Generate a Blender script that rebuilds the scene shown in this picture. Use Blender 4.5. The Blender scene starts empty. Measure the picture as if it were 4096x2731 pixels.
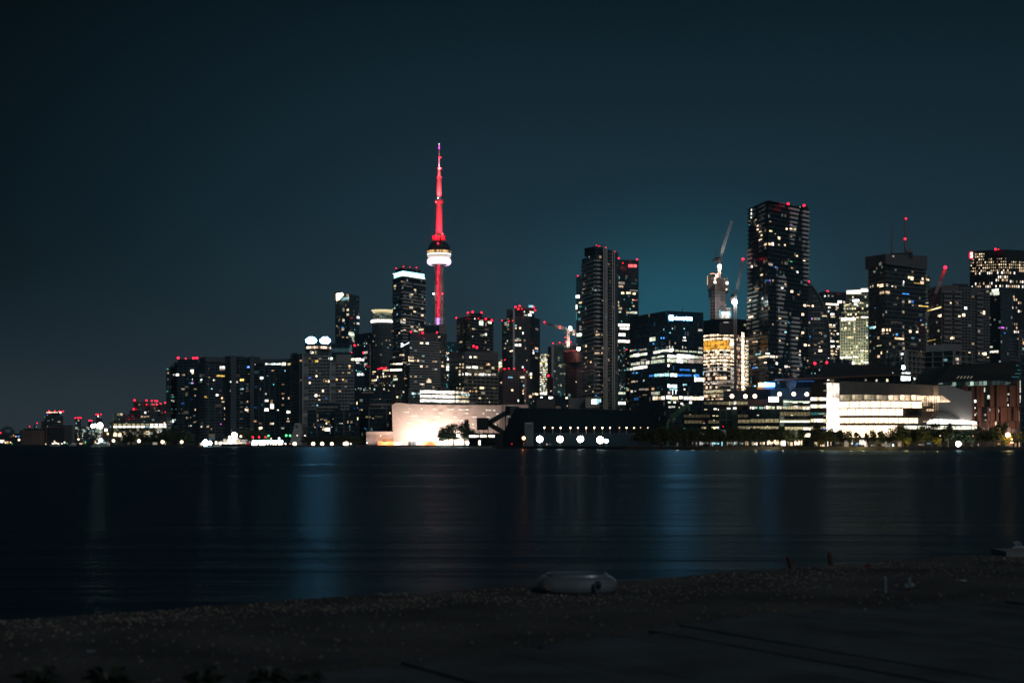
import bpy, math, random
from mathutils import Vector, noise
R = math.radians
C = bpy.context.scene.collection
F = 5688.9            # focal length in photograph pixels (50 mm on a 36 mm sensor, 4096 px wide)
HAZE = .00005
CX, CY, CZ = 2048.0, 1774.0, 2.5
# the zoomed views the measurements were read from: origin x, origin y, scale
V = dict(P=(0,0,1.0), A=(0,1350,3.267), B=(600,1300,2.9586), C=(1200,1000,3.267), D=(1200,1400,3.36), E=(1780,1150,3.1365),
         F=(1800,1550,3.136), G=(2150,950,2.2086), H=(1650,550,2.0909), I=(2750,780,1.96), J=(3350,830,2.178),
         K=(2500,1450,2.94), L=(3200,1430,2.625), B1=(640,1400,7.128), B2=(920,1400,7.128), B3=(640,1600,7.35),
         B4=(900,1600,6.918), B5=(1200,1330,5.808), B6=(1200,1560,6.533), N=(1400,1320,9.8), O=(2640,1240,9.8),
         Q=(3860,980,9.966), S=(1950,1600,7.84), U=(2960,1500,10.69), W=(1610,1530,8.11), X=(2620,1520,16.8))
def px(v, x, y): o = V[v]; return o[0]+x/o[2], o[1]+y/o[2]
def wx(X, Y): return (X-CX)/F*Y                  # world x of photograph column X at distance Y
def wz(Yp, Y): return CZ+(CY-Yp)/F*Y             # world z of photograph row Yp at distance Y
def at(v, x, y, Y): a, b = px(v, x, y); return Vector((wx(a, Y), Y, wz(b, Y)))
GZ = 1.25             # level of the city quay

# ---------------------------------------------------------------- materials
MATS = {}
def nt(name):
    m = bpy.data.materials.new(name); m.use_nodes = True
    return m, m.node_tree, m.node_tree.nodes['Principled BSDF']
def mat(name, col, rough=0.7, metal=0.0, var=0.15, scale=0.6, spec=0.5):
    if name in MATS: return MATS[name]
    m, t, b = nt(name)
    n = t.nodes.new('ShaderNodeTexNoise'); n.inputs['Scale'].default_value = scale; n.inputs['Detail'].default_value = 5
    g = t.nodes.new('ShaderNodeTexCoord'); t.links.new(g.outputs['Object'], n.inputs['Vector'])
    r = t.nodes.new('ShaderNodeValToRGB'); r.color_ramp.elements[0].position = .3; r.color_ramp.elements[1].position = .7
    r.color_ramp.elements[0].color = [c*(1-var) for c in col]+[1]; r.color_ramp.elements[1].color = [min(1, c*(1+var)) for c in col]+[1]
    t.links.new(n.outputs['Fac'], r.inputs['Fac']); t.links.new(r.outputs['Color'], b.inputs['Base Color'])
    b.inputs['Roughness'].default_value = rough; b.inputs['Metallic'].default_value = metal
    b.inputs['Specular IOR Level'].default_value = spec
    MATS[name] = m; return m
PAL = dict(w=(1,.86,.66), o=(1,.55,.25), y=(1,.83,.45), k=(1,.62,.12), c=(.86,1,.96), t=(.12,.75,.8), b=(.05,.3,1), p=(.7,.35,1),
           r=(1,.008,.03), g=(.1,1,.3), n=(.95,.78,.66), l=(.40,.88,1), h=(.22,.62,1), B=(.06,.42,1), K=(1,.46,.05), m=(1,.1,.9), q=(.9,1,.75), i=(1,.93,.82), s=(1,.72,.45), R=(1,.12,.13))
def emat(code, strength=1.0, vary=True):
    key = 'glow_%s_%g_%d' % (code, strength, vary)
    if key in MATS: return MATS[key]
    m, t, b = nt(key); col = PAL[code]
    b.inputs['Base Color'].default_value = (.02, .02, .02, 1); b.inputs['Roughness'].default_value = .4
    b.inputs['Emission Color'].default_value = (*col, 1)
    if vary:       # curtains, furniture and ceiling lamps seen through the glass: uneven in strips and patches
        tc = t.nodes.new('ShaderNodeTexCoord'); oi = t.nodes.new('ShaderNodeObjectInfo')
        mp = t.nodes.new('ShaderNodeVectorMath'); mp.operation = 'MULTIPLY_ADD'
        mp.inputs[1].default_value = (5.0, 1, 2.2)
        cb = t.nodes.new('ShaderNodeCombineXYZ'); ml = t.nodes.new('ShaderNodeMath'); ml.operation = 'MULTIPLY'; ml.inputs[1].default_value = 77
        t.links.new(oi.outputs['Random'], ml.inputs[0]); t.links.new(ml.outputs[0], cb.inputs[0]); t.links.new(ml.outputs[0], cb.inputs[2])
        t.links.new(tc.outputs['Object'], mp.inputs[0]); t.links.new(cb.outputs[0], mp.inputs[2])
        n = t.nodes.new('ShaderNodeTexNoise'); n.inputs['Scale'].default_value = 1.3; n.inputs['Detail'].default_value = 3
        t.links.new(mp.outputs[0], n.inputs['Vector'])
        r = t.nodes.new('ShaderNodeMapRange'); r.inputs[1].default_value = .36; r.inputs[2].default_value = .62
        r.inputs[3].default_value = strength*.25; r.inputs[4].default_value = strength*1.5
        t.links.new(n.outputs['Fac'], r.inputs[0]); t.links.new(r.outputs[0], b.inputs['Emission Strength'])
    else:
        b.inputs['Emission Strength'].default_value = strength
    if strength < 4 or code in 'rR': m.cycles.emission_sampling = 'NONE'
    MATS[key] = m; return m
def facade(name, wall, glass, fh=3.0, bw=3.0, sp=.35, mu=.18, lit=0.0, lc=((1,.7,.4),(.7,1,.95)), ls=.25, grough=.25, gvar=.6, spec=.5, wrough=.8):
    """walls with a grid of panes from the mesh's own metre UVs; `lit` of the rooms have a dim lamp on"""
    if name in MATS: return MATS[name]
    if lit < .25: lit *= .6
    m, t, b = nt(name); L = t.links.new; N = t.nodes.new
    def M(op, a, c=None, d=None):
        n = N('ShaderNodeMath'); n.operation = op
        for i, v in enumerate((a, c, d)):
            if v is None: continue
            if isinstance(v, (int, float)): n.inputs[i].default_value = v
            else: L(v, n.inputs[i])
        return n.outputs[0]
    uv = N('ShaderNodeUVMap'); sx = N('ShaderNodeSeparateXYZ'); L(uv.outputs[0], sx.inputs[0])
    u = M('DIVIDE', sx.outputs[0], bw); v = M('DIVIDE', sx.outputs[1], fh)
    fu = M('FRACT', u); fv = M('FRACT', v); iu = M('FLOOR', u); iv = M('FLOOR', v)
    g = M('MULTIPLY', M('GREATER_THAN', fu, mu), M('GREATER_THAN', fv, sp))
    cb = N('ShaderNodeCombineXYZ'); L(iu, cb.inputs[0]); L(iv, cb.inputs[1]); oi = N('ShaderNodeObjectInfo'); L(oi.outputs['Random'], cb.inputs[2])
    wn = N('ShaderNodeTexWhiteNoise'); wn.noise_dimensions = '3D'; L(cb.outputs[0], wn.inputs['Vector'])
    cs = N('ShaderNodeSeparateColor'); L(wn.outputs['Color'], cs.inputs[0])
    gv = M('MULTIPLY_ADD', M('POWER', cs.outputs[0], 2.5), gvar*3, 1-gvar*.6)
    gm = N('ShaderNodeVectorMath'); gm.operation = 'SCALE'; gm.inputs[0].default_value = glass; L(gv, gm.inputs['Scale'])
    ns = N('ShaderNodeTexNoise'); ns.inputs['Scale'].default_value = .08; ns.inputs['Detail'].default_value = 6
    tc = N('ShaderNodeTexCoord'); L(tc.outputs['Object'], ns.inputs['Vector'])
    wv = N('ShaderNodeVectorMath'); wv.operation = 'SCALE'; wv.inputs[0].default_value = wall; L(M('MULTIPLY_ADD', ns.outputs['Fac'], .7, .65), wv.inputs['Scale'])
    mx = N('ShaderNodeMix'); mx.data_type = 'RGBA'; L(g, mx.inputs['Factor']); L(wv.outputs[0], mx.inputs['A']); L(gm.outputs[0], mx.inputs['B'])
    L(mx.outputs['Result'], b.inputs['Base Color'])
    L(M('MULTIPLY_ADD', g, grough-wrough, wrough), b.inputs['Roughness']); b.inputs['Specular IOR Level'].default_value = spec
    if lit > 0:
        on = M('MULTIPLY', g, M('GREATER_THAN', cs.outputs[1], 1-lit))
        st = M('MULTIPLY', on, M('MULTIPLY', M('POWER', cs.outputs[2], 2.0), ls*3))
        mc = N('ShaderNodeMix'); mc.data_type = 'RGBA'; L(M('GREATER_THAN', cs.outputs[0], .62), mc.inputs['Factor'])
        mc.inputs['A'].default_value = (*lc[0], 1); mc.inputs['B'].default_value = (*lc[1], 1)
        L(mc.outputs['Result'], b.inputs['Emission Color']); L(st, b.inputs['Emission Strength'])
        m.cycles.emission_sampling = 'NONE'
    MATS[name] = m; return m

# ---------------------------------------------------------------- meshes
class MB:
    def __init__(s): s.v, s.f, s.m, s.uv = [], [], [], []
    def face(s, pts, m=0, uv=None):
        i = len(s.v); s.v += [tuple(p) for p in pts]; s.f.append(tuple(range(i, i+len(pts)))); s.m.append(m)
        s.uv.append(uv or [(0, 0)]*len(pts))
    def prism(s, poly, z0, z1, m=0, mt=1, top=None, bottom=True):
        """poly counter-clockwise seen from above; top: another polygon for the upper edge"""
        top = top or poly; n = len(poly); u = 0
        zt = z1 if isinstance(z1, (list, tuple)) else [z1]*n
        for i in range(n):
            j = (i+1) % n; a, b, c, d = poly[i], poly[j], top[j], top[i]
            w = math.hypot(b[0]-a[0], b[1]-a[1])
            s.face([(a[0],a[1],z0),(b[0],b[1],z0),(c[0],c[1],zt[j]),(d[0],d[1],zt[i])], m, [(u,z0),(u+w,z0),(u+w,zt[j]),(u,zt[i])]); u += w
        s.face([(p[0],p[1],zt[i]) for i, p in enumerate(top)], mt)
        if bottom: s.face([(p[0],p[1],z0) for p in reversed(poly)], mt)
    def box(s, x0, x1, y0, y1, z0, z1, m=0): s.prism([(x0,y0),(x1,y0),(x1,y1),(x0,y1)], z0, z1, m, m)
    def bar(s, a, b, w, m=0, w2=None, n=4):
        a, b = Vector(a), Vector(b); d = (b-a).normalized(); w2 = w if w2 is None else w2
        e = Vector((0,0,1)) if abs(d.z) < .9 else Vector((1,0,0)); p = d.cross(e).normalized(); q = d.cross(p)
        ra, rb = [], []
        for k in range(n):
            t = 2*math.pi*(k+.5)/n; o = p*math.cos(t)+q*math.sin(t); ra.append(a+o*w); rb.append(b+o*w2)
        for k in range(n):
            j = (k+1) % n; s.face([ra[j], ra[k], rb[k], rb[j]], m)
        s.face(list(ra), m); s.face(list(reversed(rb)), m)
    def lathe(s, c, prof, n=32, m=0):
        """prof: list of (r, z, material of the band below to this point)"""
        for i in range(len(prof)-1):
            r0, z0 = prof[i][:2]; r1, z1 = prof[i+1][:2]; mm = prof[i+1][2] if len(prof[i+1]) > 2 else m
            for k in range(n):
                a, b = 2*math.pi*k/n, 2*math.pi*(k+1)/n
                P = lambda r, t, z: (c[0]+r*math.cos(t), c[1]+r*math.sin(t), z)
                rr = max(r0, r1)
                q = [P(r0,a,z0), P(r0,b,z0), P(r1,b,z1), P(r1,a,z1)]; uu = [(a*rr,z0),(b*rr,z0),(b*rr,z1),(a*rr,z1)]
                if r0 < 1e-6: q = [q[0], q[2], q[3]]; uu = [uu[0], uu[2], uu[3]]
                elif r1 < 1e-6: q = q[:3]; uu = uu[:3]
                s.face(q, mm, uu)
    def build(s, name, mats, parent=None, smooth=False, kind=None, label=None, org=None):
        if not isinstance(mats, (list, tuple)): mats = [mats]
        o0 = Vector(parent.matrix_world_loc if hasattr(parent, 'matrix_world_loc') else worldloc(parent)) if parent else Vector(org or (0,0,0))
        me = bpy.data.meshes.new(name); me.from_pydata([tuple(Vector(p)-o0) for p in s.v], [], s.f)
        for m in mats: me.materials.append(m)
        me.polygons.foreach_set('material_index', [min(i, len(mats)-1) for i in s.m])
        ul = me.uv_layers.new(name='UVMap'); fl = []
        for q in s.uv:
            for c in q: fl += [c[0], c[1]]
        ul.data.foreach_set('uv', fl)
        if smooth: me.polygons.foreach_set('use_smooth', [True]*len(me.polygons))
        me.update(); o = bpy.data.objects.new(name, me); C.objects.link(o)
        if parent: o.parent = parent
        else: o.location = o0
        if kind: o['kind'] = kind
        if label: o['label'] = label
        return o
def worldloc(o):
    v = Vector((0,0,0))
    while o: v += o.location; o = o.parent
    return v
def empty(name, label, cat, loc=(0,0,0), group=None):
    o = bpy.data.objects.new(name, None); C.objects.link(o); o.location = loc; o.empty_display_size = 1
    o['label'] = label; o['category'] = cat
    if group: o['group'] = group
    return o
def tag(o, label, cat, group=None, kind=None):
    o['label'] = label; o['category'] = cat
    if group: o['group'] = group
    if kind: o['kind'] = kind
    return o
SHARED = {}
def unit(kind):
    """shared unit meshes: a box with its front face (-y) in slot 0, and a ball"""
    if kind in SHARED: return SHARED[kind]
    b = MB()
    if kind == 'pane':
        h = .5
        b.face([(-h,-h,-h),(h,-h,-h),(h,-h,h),(-h,-h,h)], 0)
        b.face([(h,-h,-h),(h,h,-h),(h,h,h),(h,-h,h)], 1); b.face([(-h,h,-h),(-h,-h,-h),(-h,-h,h),(-h,h,h)], 1)
        b.face([(-h,-h,h),(h,-h,h),(h,h,h),(-h,h,h)], 1); b.face([(-h,h,-h),(h,h,-h),(h,-h,-h),(-h,-h,-h)], 1)
    elif kind == 'box':
        b.box(-.5,.5,-.5,.5,-.5,.5)
    elif kind == 'ball':
        n = 6
        b.lathe((0,0), [(math.sin(math.pi*i/n), -math.cos(math.pi*i/n)) for i in range(n+1)], 10)
    me = bpy.data.meshes.new('unit_'+kind); me.from_pydata(b.v, [], b.f)
    nm = 2 if kind == 'pane' else 1
    for i in range(nm): me.materials.append(mat('window_frame', (.03,.035,.04), .5))
    me.polygons.foreach_set('material_index', [min(i, nm-1) for i in b.m])
    if kind == 'ball': me.polygons.foreach_set('use_smooth', [True]*len(me.polygons))
    me.update(); SHARED[kind] = me; return me
def inst(kind, name, m, loc, size, rotz=0, parent=None, label=None):
    o = bpy.data.objects.new(name, unit(kind)); C.objects.link(o)
    o.material_slots[0].link = 'OBJECT'; o.material_slots[0].material = m
    if parent: o.parent = parent; loc = Vector(loc)-worldloc(parent)
    o.location = loc; o.scale = size; o.rotation_euler = (0,0,rotz)
    if label: o['label'] = label
    return o
def offset(poly, d):
    """grow a counter-clockwise polygon outwards by d"""
    out = []; n = len(poly)
    for i in range(n):
        a, b, c = [Vector(poly[k][:2]) for k in ((i-1) % n, i, (i+1) % n)]
        e1, e2 = (b-a).normalized(), (c-b).normalized(); n1, n2 = Vector((e1.y,-e1.x)), Vector((e2.y,-e2.x))
        m = n1+n2; m = m/max(.3, m.dot(n1)) if m.length > 1e-6 else n1
        p = b+m*d; out.append((p.x, p.y))
    return out
rnd = random.Random(5)

class Tower:
    """one building: an Empty with its prisms, slabs, windows and roof lights as parts"""
    def __init__(s, name, label, v, chain, cat='building', back=None, group=None):
        s.v = v; s.faces = []; s.n = name
        pts = s.chain(chain); c = sum((Vector(p) for p in pts), Vector((0,0)))/len(pts)
        s.root = empty(name, label, cat, (c.x, c.y, GZ), group); s.nw = 0; s.levels = []
    def chain(s, ch): return [(wx(px(s.v, x, 0)[0], Y), Y) for x, Y in ch]
    def poly(s, ch, back=None):
        p = s.chain(ch)
        if back is None and len(p) == 3:
            q = (p[0][0]+p[2][0]-p[1][0], p[0][1]+p[2][1]-p[1][1]); bk = [q]
        else:
            back = back or 30
            bk = [(x*(1+back/Y), Y+back) for x, Y in reversed(p)]
        return p, p+bk
    def prism(s, ch, y0, y1=None, mat_=None, name='wall', back=None, roof=None, slabs=None, off=0, yref=None, zt=None, label=None, ring=None):
        p, poly = s.poly(ch, back)
        near = min(p, key=lambda q: q[1]); Yn = yref or near[1]
        if isinstance(y0, (list, tuple)):
            z1 = [wz(px(s.v, 0, y)[1], q[1]) for y, q in zip(y0, p)]
            z1 = z1+[z1[-1]]*(len(poly)-len(p)) if len(p) > 2 else [z1[0], z1[1], z1[1], z1[0]]
        else: z1 = wz(px(s.v, 0, y0)[1], Yn)
        z0 = GZ if y1 is None else wz(px(s.v, 0, y1)[1], Yn)
        zz = max(z1) if isinstance(z1, list) else z1
        b = MB(); b.prism(poly, z0, z1, 0, 1); b.build(name, [mat_, roof or mat('roof_dark', (.05,.055,.06), .9)], s.root, label=label)
        for i in range(len(p)-1): s.faces.append((Vector(p[i]), Vector(p[i+1]), z0, zz))
        s.last = (p, poly, z0, zz)
        if slabs:
            fh, out, th, sm = slabs[:4]; z = z0+fh; items = []
            while z < zz-.3:
                items.append(z); z += fh
            rp = offset(poly, out)
            for k, z in enumerate(reversed(items)):
                if k < 100:
                    b = MB(); b.prism(rp, z-th, z, 0, 0); b.build(slabs[4] if len(slabs) > 4 else 'floor_slab', sm, s.root)
                else: break
        return s
    def hit(s, X, Yp, near=None):
        a = (X-CX)/F; best = None
        for tol in (0, 3, 1e9):
            for k, (P, Q, z0, z1) in enumerate(s.faces):
                # point on ray (aY, Y) on the line P + t (Q-P)
                d = Q-P; den = d.x-a*d.y
                if abs(den) < 1e-6: continue
                t = (a*P.y-P.x)/den
                e = .02 if tol < 1e8 else .6
                if t < -e or t > 1+e: continue
                Y = P.y+t*d.y; z = wz(Yp, Y)
                if z < z0-tol or z > z1+tol: continue
                if best is None or Y < best[0]: best = (Y, a*Y, z, math.atan2(d.y, d.x), k)
            if best: return best
        return None
    def pane(s, X, Yp, w, h, m, name='window', out=.12, th=.3, label=None):
        r = s.hit(X, Yp)
        if not r: print('MISS', s.n, X, Yp); return
        Y, x, z, ang, k = r
        P, Q = s.faces[k][:2]; d = (Q-P).normalized()
        # the pane's width along the face that fills w photograph pixels
        a0, a1 = (X-w/2-CX)/F, (X+w/2-CX)/F
        def tt(a):
            dd = Q-P; den = dd.x-a*dd.y
            return (a*P.y-P.x)/den*dd.length
        L = abs(tt(a1)-tt(a0)); hh = h*Y/F
        nrm = Vector((d.y, -d.x)); nrm = nrm if nrm.y < 0 else -nrm
        s.nw += 1
        return inst('pane', name, m, (x+nrm.x*out, Y+nrm.y*out, z), (max(.35, L), th, max(.35, hh)), ang, s.root, label)
    def win(s, v, spec, name='window'):
        """spec: 'x y w h colour[strength]' separated by ';' in the view's pixels"""
        for it in spec.split(';'):
            q = it.split()
            if len(q) < 5: continue
            x, y, w, h = map(float, q[:4]); code = q[4][0]; st = float(q[4][1:] or 1.0); st = round(st*.72, 2) if st < 2 else st
            X, Yp = px(v, x, y); sc = V[v][2]
            s.pane(X, Yp, w/sc, h/sc, emat(code, st), name)
        return s
    def fill(s, v, box, n, cols, seed, w=(2,6), h=(3,4.5), st=(.3,1.5), step=None):
        """n more lit rooms spread at random over a region of the facade, on its floor rows"""
        r = random.Random(seed); x0, y0, x1, y1 = box; X0, Y0 = px(v, x0, y0); X1, Y1 = px(v, x1, y1)
        sts = (.15, .35, .8, 1.6, 3); step = step or 9; used = set()
        for _ in range(n):
            X = r.uniform(X0, X1); k = r.randrange(max(1, int((Y1-Y0)/step))); Yp = Y0+(k+.5)*step
            key = (k, int(X/7))
            if key in used: continue
            used.add(key)
            lo, hi = st; S = min(sts, key=lambda q: abs(q-(lo+(hi-lo)*r.random()**2)))
            s.pane(X, Yp, r.uniform(*w), r.uniform(*h), emat(r.choice(cols), S))
        return s
    def lights(s, v, spec, size=1.0, strength=25, code='r', Y=None):
        """small beacons: 'x y' pairs"""
        Yd = Y or min(q[1] for q in s.last[0])+4
        for it in spec.split(';'):
            q = list(map(float, it.split()))
            if len(q) < 2: continue
            p = at(v, q[0], q[1], Yd); sz = size*(q[2] if len(q) > 2 else 1)*(.44 if code == 'r' else 1); strength = min(strength, 7) if code == 'r' else strength
            inst('ball', 'warning_light' if code == 'r' else 'lamp', emat(code, strength, False), p, (sz, sz, sz), 0, s.root)
        return s
    def roofbox(s, v, x0, x1, y0, y1, m=None, Y=None, dep=10, name='roof_unit'):
        Yd = (Y or min(q[1] for q in s.last[0])+6); a = at(v, x0, y1, Yd); c = at(v, x1, y0, Yd)
        b = MB(); b.box(a.x, c.x, Yd, Yd+dep, a.z-2, c.z); b.build(name, m or mat('roof_unit_grey', (.12,.13,.14), .8), s.root); return s
    def piers(s, cols, y0, y1, w, out, m, name='pier'):
        """vertical fins: cols in photograph columns of the view"""
        for x in cols:
            X, Yt = px(s.v, x, y0); _, Yb = px(s.v, 0, y1); r = s.hit(X, (Yt+Yb)/2)
            if not r: continue
            Y, xx, z, ang, k = r; zt, zb = wz(Yt, Y), wz(Yb, Y)
            inst('box', name, m, (xx, Y, (zt+zb)/2), (w, out*2, zt-zb), ang, s.root)
        return s
    def balconies(s, fh, segs, m, hgt=1.1, out=1.4, name='balcony', cap=100, zlo=None):
        """segs(face, floor, length) -> list of (u0, u1) along the face; past the largest hundred they are one part"""
        p, poly, z0, z1 = s.last; items = []
        for i in range(len(p)-1):
            P, Q = Vector(p[i]), Vector(p[i+1]); Ln = (Q-P).length; d = (Q-P)/Ln; nrm = Vector((d.y,-d.x))
            nf = int((z1-z0)/fh)
            for fl in range(1, nf):
                for u0, u1 in segs(i, fl, Ln):
                    z = z0+fl*fh
                    if zlo and z < zlo: continue
                    items.append((u1-u0, P+d*((u0+u1)/2)+nrm*(out/2), z+hgt/2, math.atan2(d.y, d.x), u1-u0))
        items.sort(key=lambda t: -t[0])
        for it in items[:cap]: inst('box', name, m, (it[1].x, it[1].y, it[2]), (it[4], out, hgt), it[3], s.root)
        if len(items) > cap:
            b = MB()
            for it in items[cap:]:
                c, sn = math.cos(it[3]), math.sin(it[3]); hx, hy = it[4]/2, out/2
                pl = [(it[1].x+c*a-sn*e, it[1].y+sn*a+c*e) for a, e in ((-hx,-hy),(hx,-hy),(hx,hy),(-hx,hy))]
                b.prism(pl, it[2]-hgt/2, it[2]+hgt/2, 0, 0)
            b.build(name, m, s.root, kind='stuff')
        return s
def text(parent, body, v, x0, x1, yc, Y, ang, m, name='sign', hgt=None, bold=True):
    """lit lettering standing on a facade, fitted between two columns of a view"""
    cu = bpy.data.curves.new(name, 'FONT'); cu.body = body; cu.align_x = 'CENTER'; cu.align_y = 'CENTER'; cu.extrude = .06; cu.offset = .02 if bold else 0
    t = bpy.data.objects.new(name, cu); C.objects.link(t); dg = bpy.context.evaluated_depsgraph_get()
    me = bpy.data.meshes.new_from_object(t.evaluated_get(dg)); bpy.data.objects.remove(t); me.materials.clear(); me.materials.append(m)
    xs = [q.co.x for q in me.vertices]; ys = [q.co.y for q in me.vertices]
    a = at(v, x0, yc, Y); c = at(v, x1, yc, Y); sx = abs(c.x-a.x)/max(.01, max(xs)-min(xs)); sy = hgt/max(.01, max(ys)-min(ys)) if hgt else sx
    mx, my = (max(xs)+min(xs))/2, (max(ys)+min(ys))/2
    for q in me.vertices: q.co = ((q.co.x-mx)*sx, -(q.co.z)*6, (q.co.y-my)*sy)
    o = bpy.data.objects.new(name, me); C.objects.link(o); o.parent = parent
    o.location = Vector(((a.x+c.x)/2, Y, (a.z+c.z)/2))-worldloc(parent); o.rotation_euler = (0,0,ang); return o
# ---------------------------------------------------------------- camera, sky, added fill light
sc = bpy.context.scene
cam = bpy.data.cameras.new('camera'); co = bpy.data.objects.new('camera', cam); C.objects.link(co); sc.camera = co
co.location = (0,0,CZ); co.rotation_euler = (R(90),0,0); cam.lens = 50; cam.sensor_width = 36; cam.shift_y = (CY-1365.5)/4096
cam.clip_end = 60000; cam.clip_start = .05
cam.dof.use_dof = True; cam.dof.focus_distance = 900; cam.dof.aperture_fstop = 2.8; cam.dof.aperture_blades = 9
sc.render.resolution_x, sc.render.resolution_y = 1024, 682
sc.view_settings.view_transform = 'Standard'; sc.view_settings.look = 'None'; sc.view_settings.gamma = 1; sc.view_settings.exposure = 0
sc.render.engine = 'CYCLES'; cy = sc.cycles
cy.use_denoising = True; cy.max_bounces = 4; cy.diffuse_bounces = 2; cy.glossy_bounces = 2; cy.sample_clamp_indirect = 3; cy.sample_clamp_direct = 0
cy.use_light_tree = True; cy.caustics_reflective = False; cy.caustics_refractive = False; cy.filter_width = 1.6; cy.volume_bounces = 0
w = bpy.data.worlds.new('World'); sc.world = w; w.use_nodes = True; t = w.node_tree; L = t.links.new; N = t.nodes.new
bg = t.nodes['Background']
def WM(op, a, c=None, d=None, cl=False):
    n = N('ShaderNodeMath'); n.operation = op; n.use_clamp = cl
    for i, v in enumerate((a, c, d)):
        if v is None: continue
        if isinstance(v, (int, float)): n.inputs[i].default_value = v
        else: L(v, n.inputs[i])
    return n.outputs[0]
def WR(v, a, b_, c, d):
    n = N('ShaderNodeMapRange'); n.interpolation_type = 'SMOOTHSTEP'; L(v, n.inputs[0])
    for i, q in enumerate((a, b_, c, d)): n.inputs[i+1].default_value = q
    return n.outputs[0]
tc = N('ShaderNodeTexCoord'); sx = N('ShaderNodeSeparateXYZ'); L(tc.outputs['Generated'], sx.inputs[0])
X_, Y_, Z_ = sx.outputs
ramp = N('ShaderNodeValToRGB'); L(Z_, ramp.inputs[0]); e = ramp.color_ramp.elements
stops = [(0,(.033,.044,.054)),(.05,(.026,.041,.054)),(.11,(.0175,.041,.057)),(.16,(.0104,.031,.0465)),(.30,(.0032,.0105,.017)),(1,(.003,.008,.013))]
e[0].position = 0; e[0].color = (*stops[0][1],1); e[1].position = 1; e[1].color = (*stops[-1][1],1)
for p_, c_ in stops[1:-1]:
    q = e.new(p_); q.color = (*c_,1)
fl = WR(X_, -.42, .0, .17, 1); fr = WR(X_, .12, .5, 1, .8); f1 = WM('MULTIPLY', fl, fr)
low = WR(Z_, 0, .13, 1, 0)
f2 = WM('ADD', f1, WM('MULTIPLY', low, WM('SUBTRACT', .86, f1)))
back = WR(Y_, -.2, .5, 0, 1)
f3 = WM('ADD', WM('MULTIPLY', f2, back), WM('MULTIPLY', 1.6, WM('SUBTRACT', 1, back)))
dx = WM('DIVIDE', WM('SUBTRACT', X_, .115), .08); dz = WM('DIVIDE', WM('SUBTRACT', Z_, .085), .052)
g_ = WM('POWER', 2.718, WM('MULTIPLY', -1, WM('ADD', WM('MULTIPLY', dx, dx), WM('MULTIPLY', dz, dz))))
cc = N('ShaderNodeVectorMath'); cc.operation = 'SCALE'; L(ramp.outputs[0], cc.inputs[0]); L(f3, cc.inputs['Scale'])
gg = N('ShaderNodeVectorMath'); gg.operation = 'SCALE'; gg.inputs[0].default_value = (0,.066,.10); L(g_, gg.inputs['Scale'])
ad = N('ShaderNodeVectorMath'); L(cc.outputs[0], ad.inputs[0]); L(gg.outputs[0], ad.inputs[1]); L(ad.outputs[0], bg.inputs['Color'])
bg.inputs['Strength'].default_value = 1
sun = bpy.data.lights.new('ambient_fill', 'SUN'); so = bpy.data.objects.new('ambient_fill', sun); C.objects.link(so)
sun.energy = .30; sun.angle = R(12); sun.color = (.93,.95,1); so.rotation_euler = (R(56), 0, R(30))  # added sun lamp from behind the camera, stands in for ambient city glow

# ---------------------------------------------------------------- water
m, t_, b_ = nt('water'); L = t_.links.new; N = t_.nodes.new
b_.inputs['Base Color'].default_value = (.0012,.0035,.0055,1); b_.inputs['IOR'].default_value = 1.33
tc = N('ShaderNodeTexCoord')
def stretched(sx_, sy_, det=4):
    mp = N('ShaderNodeMapping'); mp.inputs['Scale'].default_value = (sx_, sy_, 1); L(tc.outputs['Object'], mp.inputs[0])
    n = N('ShaderNodeTexNoise'); n.inputs['Scale'].default_value = 1; n.inputs['Detail'].default_value = det; L(mp.outputs[0], n.inputs[0]); return n.outputs['Fac']
a_ = stretched(.006, .05); mr = N('ShaderNodeMapRange'); L(a_, mr.inputs[0]); mr.inputs[1].default_value = .3; mr.inputs[2].default_value = .7
mr.inputs[3].default_value = .25; mr.inputs[4].default_value = .38; L(mr.outputs[0], b_.inputs['Roughness'])
bp = N('ShaderNodeBump'); bp.inputs['Strength'].default_value = .25; bp.inputs['Distance'].default_value = .12
L(stretched(.35, 2.2, 6), bp.inputs['Height']); L(bp.outputs[0], b_.inputs['Normal'])
rg_ = b_.inputs['Roughness'].links[0].from_socket; t_.nodes.remove(b_)
bp.inputs['Strength'].default_value = .6; bp.inputs['Distance'].default_value = .22; L(stretched(.06, .55, 8), bp.inputs['Height'])
gl = N('ShaderNodeBsdfGlossy'); gl.inputs['Color'].default_value = (.145,.205,.23,1); L(rg_, gl.inputs['Roughness']); L(bp.outputs[0], gl.inputs['Normal'])
df = N('ShaderNodeBsdfDiffuse'); df.inputs['Color'].default_value = (.002,.006,.009,1); ads = N('ShaderNodeAddShader'); L(gl.outputs[0], ads.inputs[0]); L(df.outputs[0], ads.inputs[1])
L(ads.outputs[0], t_.nodes['Material Output'].inputs['Surface'])
WATER = m
b = MB(); b.face([(-9000,-300,0),(9000,-300,0),(9000,15000,0),(-9000,15000,0)]); tag(b.build('water', m, kind='structure'), 'dark calm harbour water with blurred coloured light columns', 'water')

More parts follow.
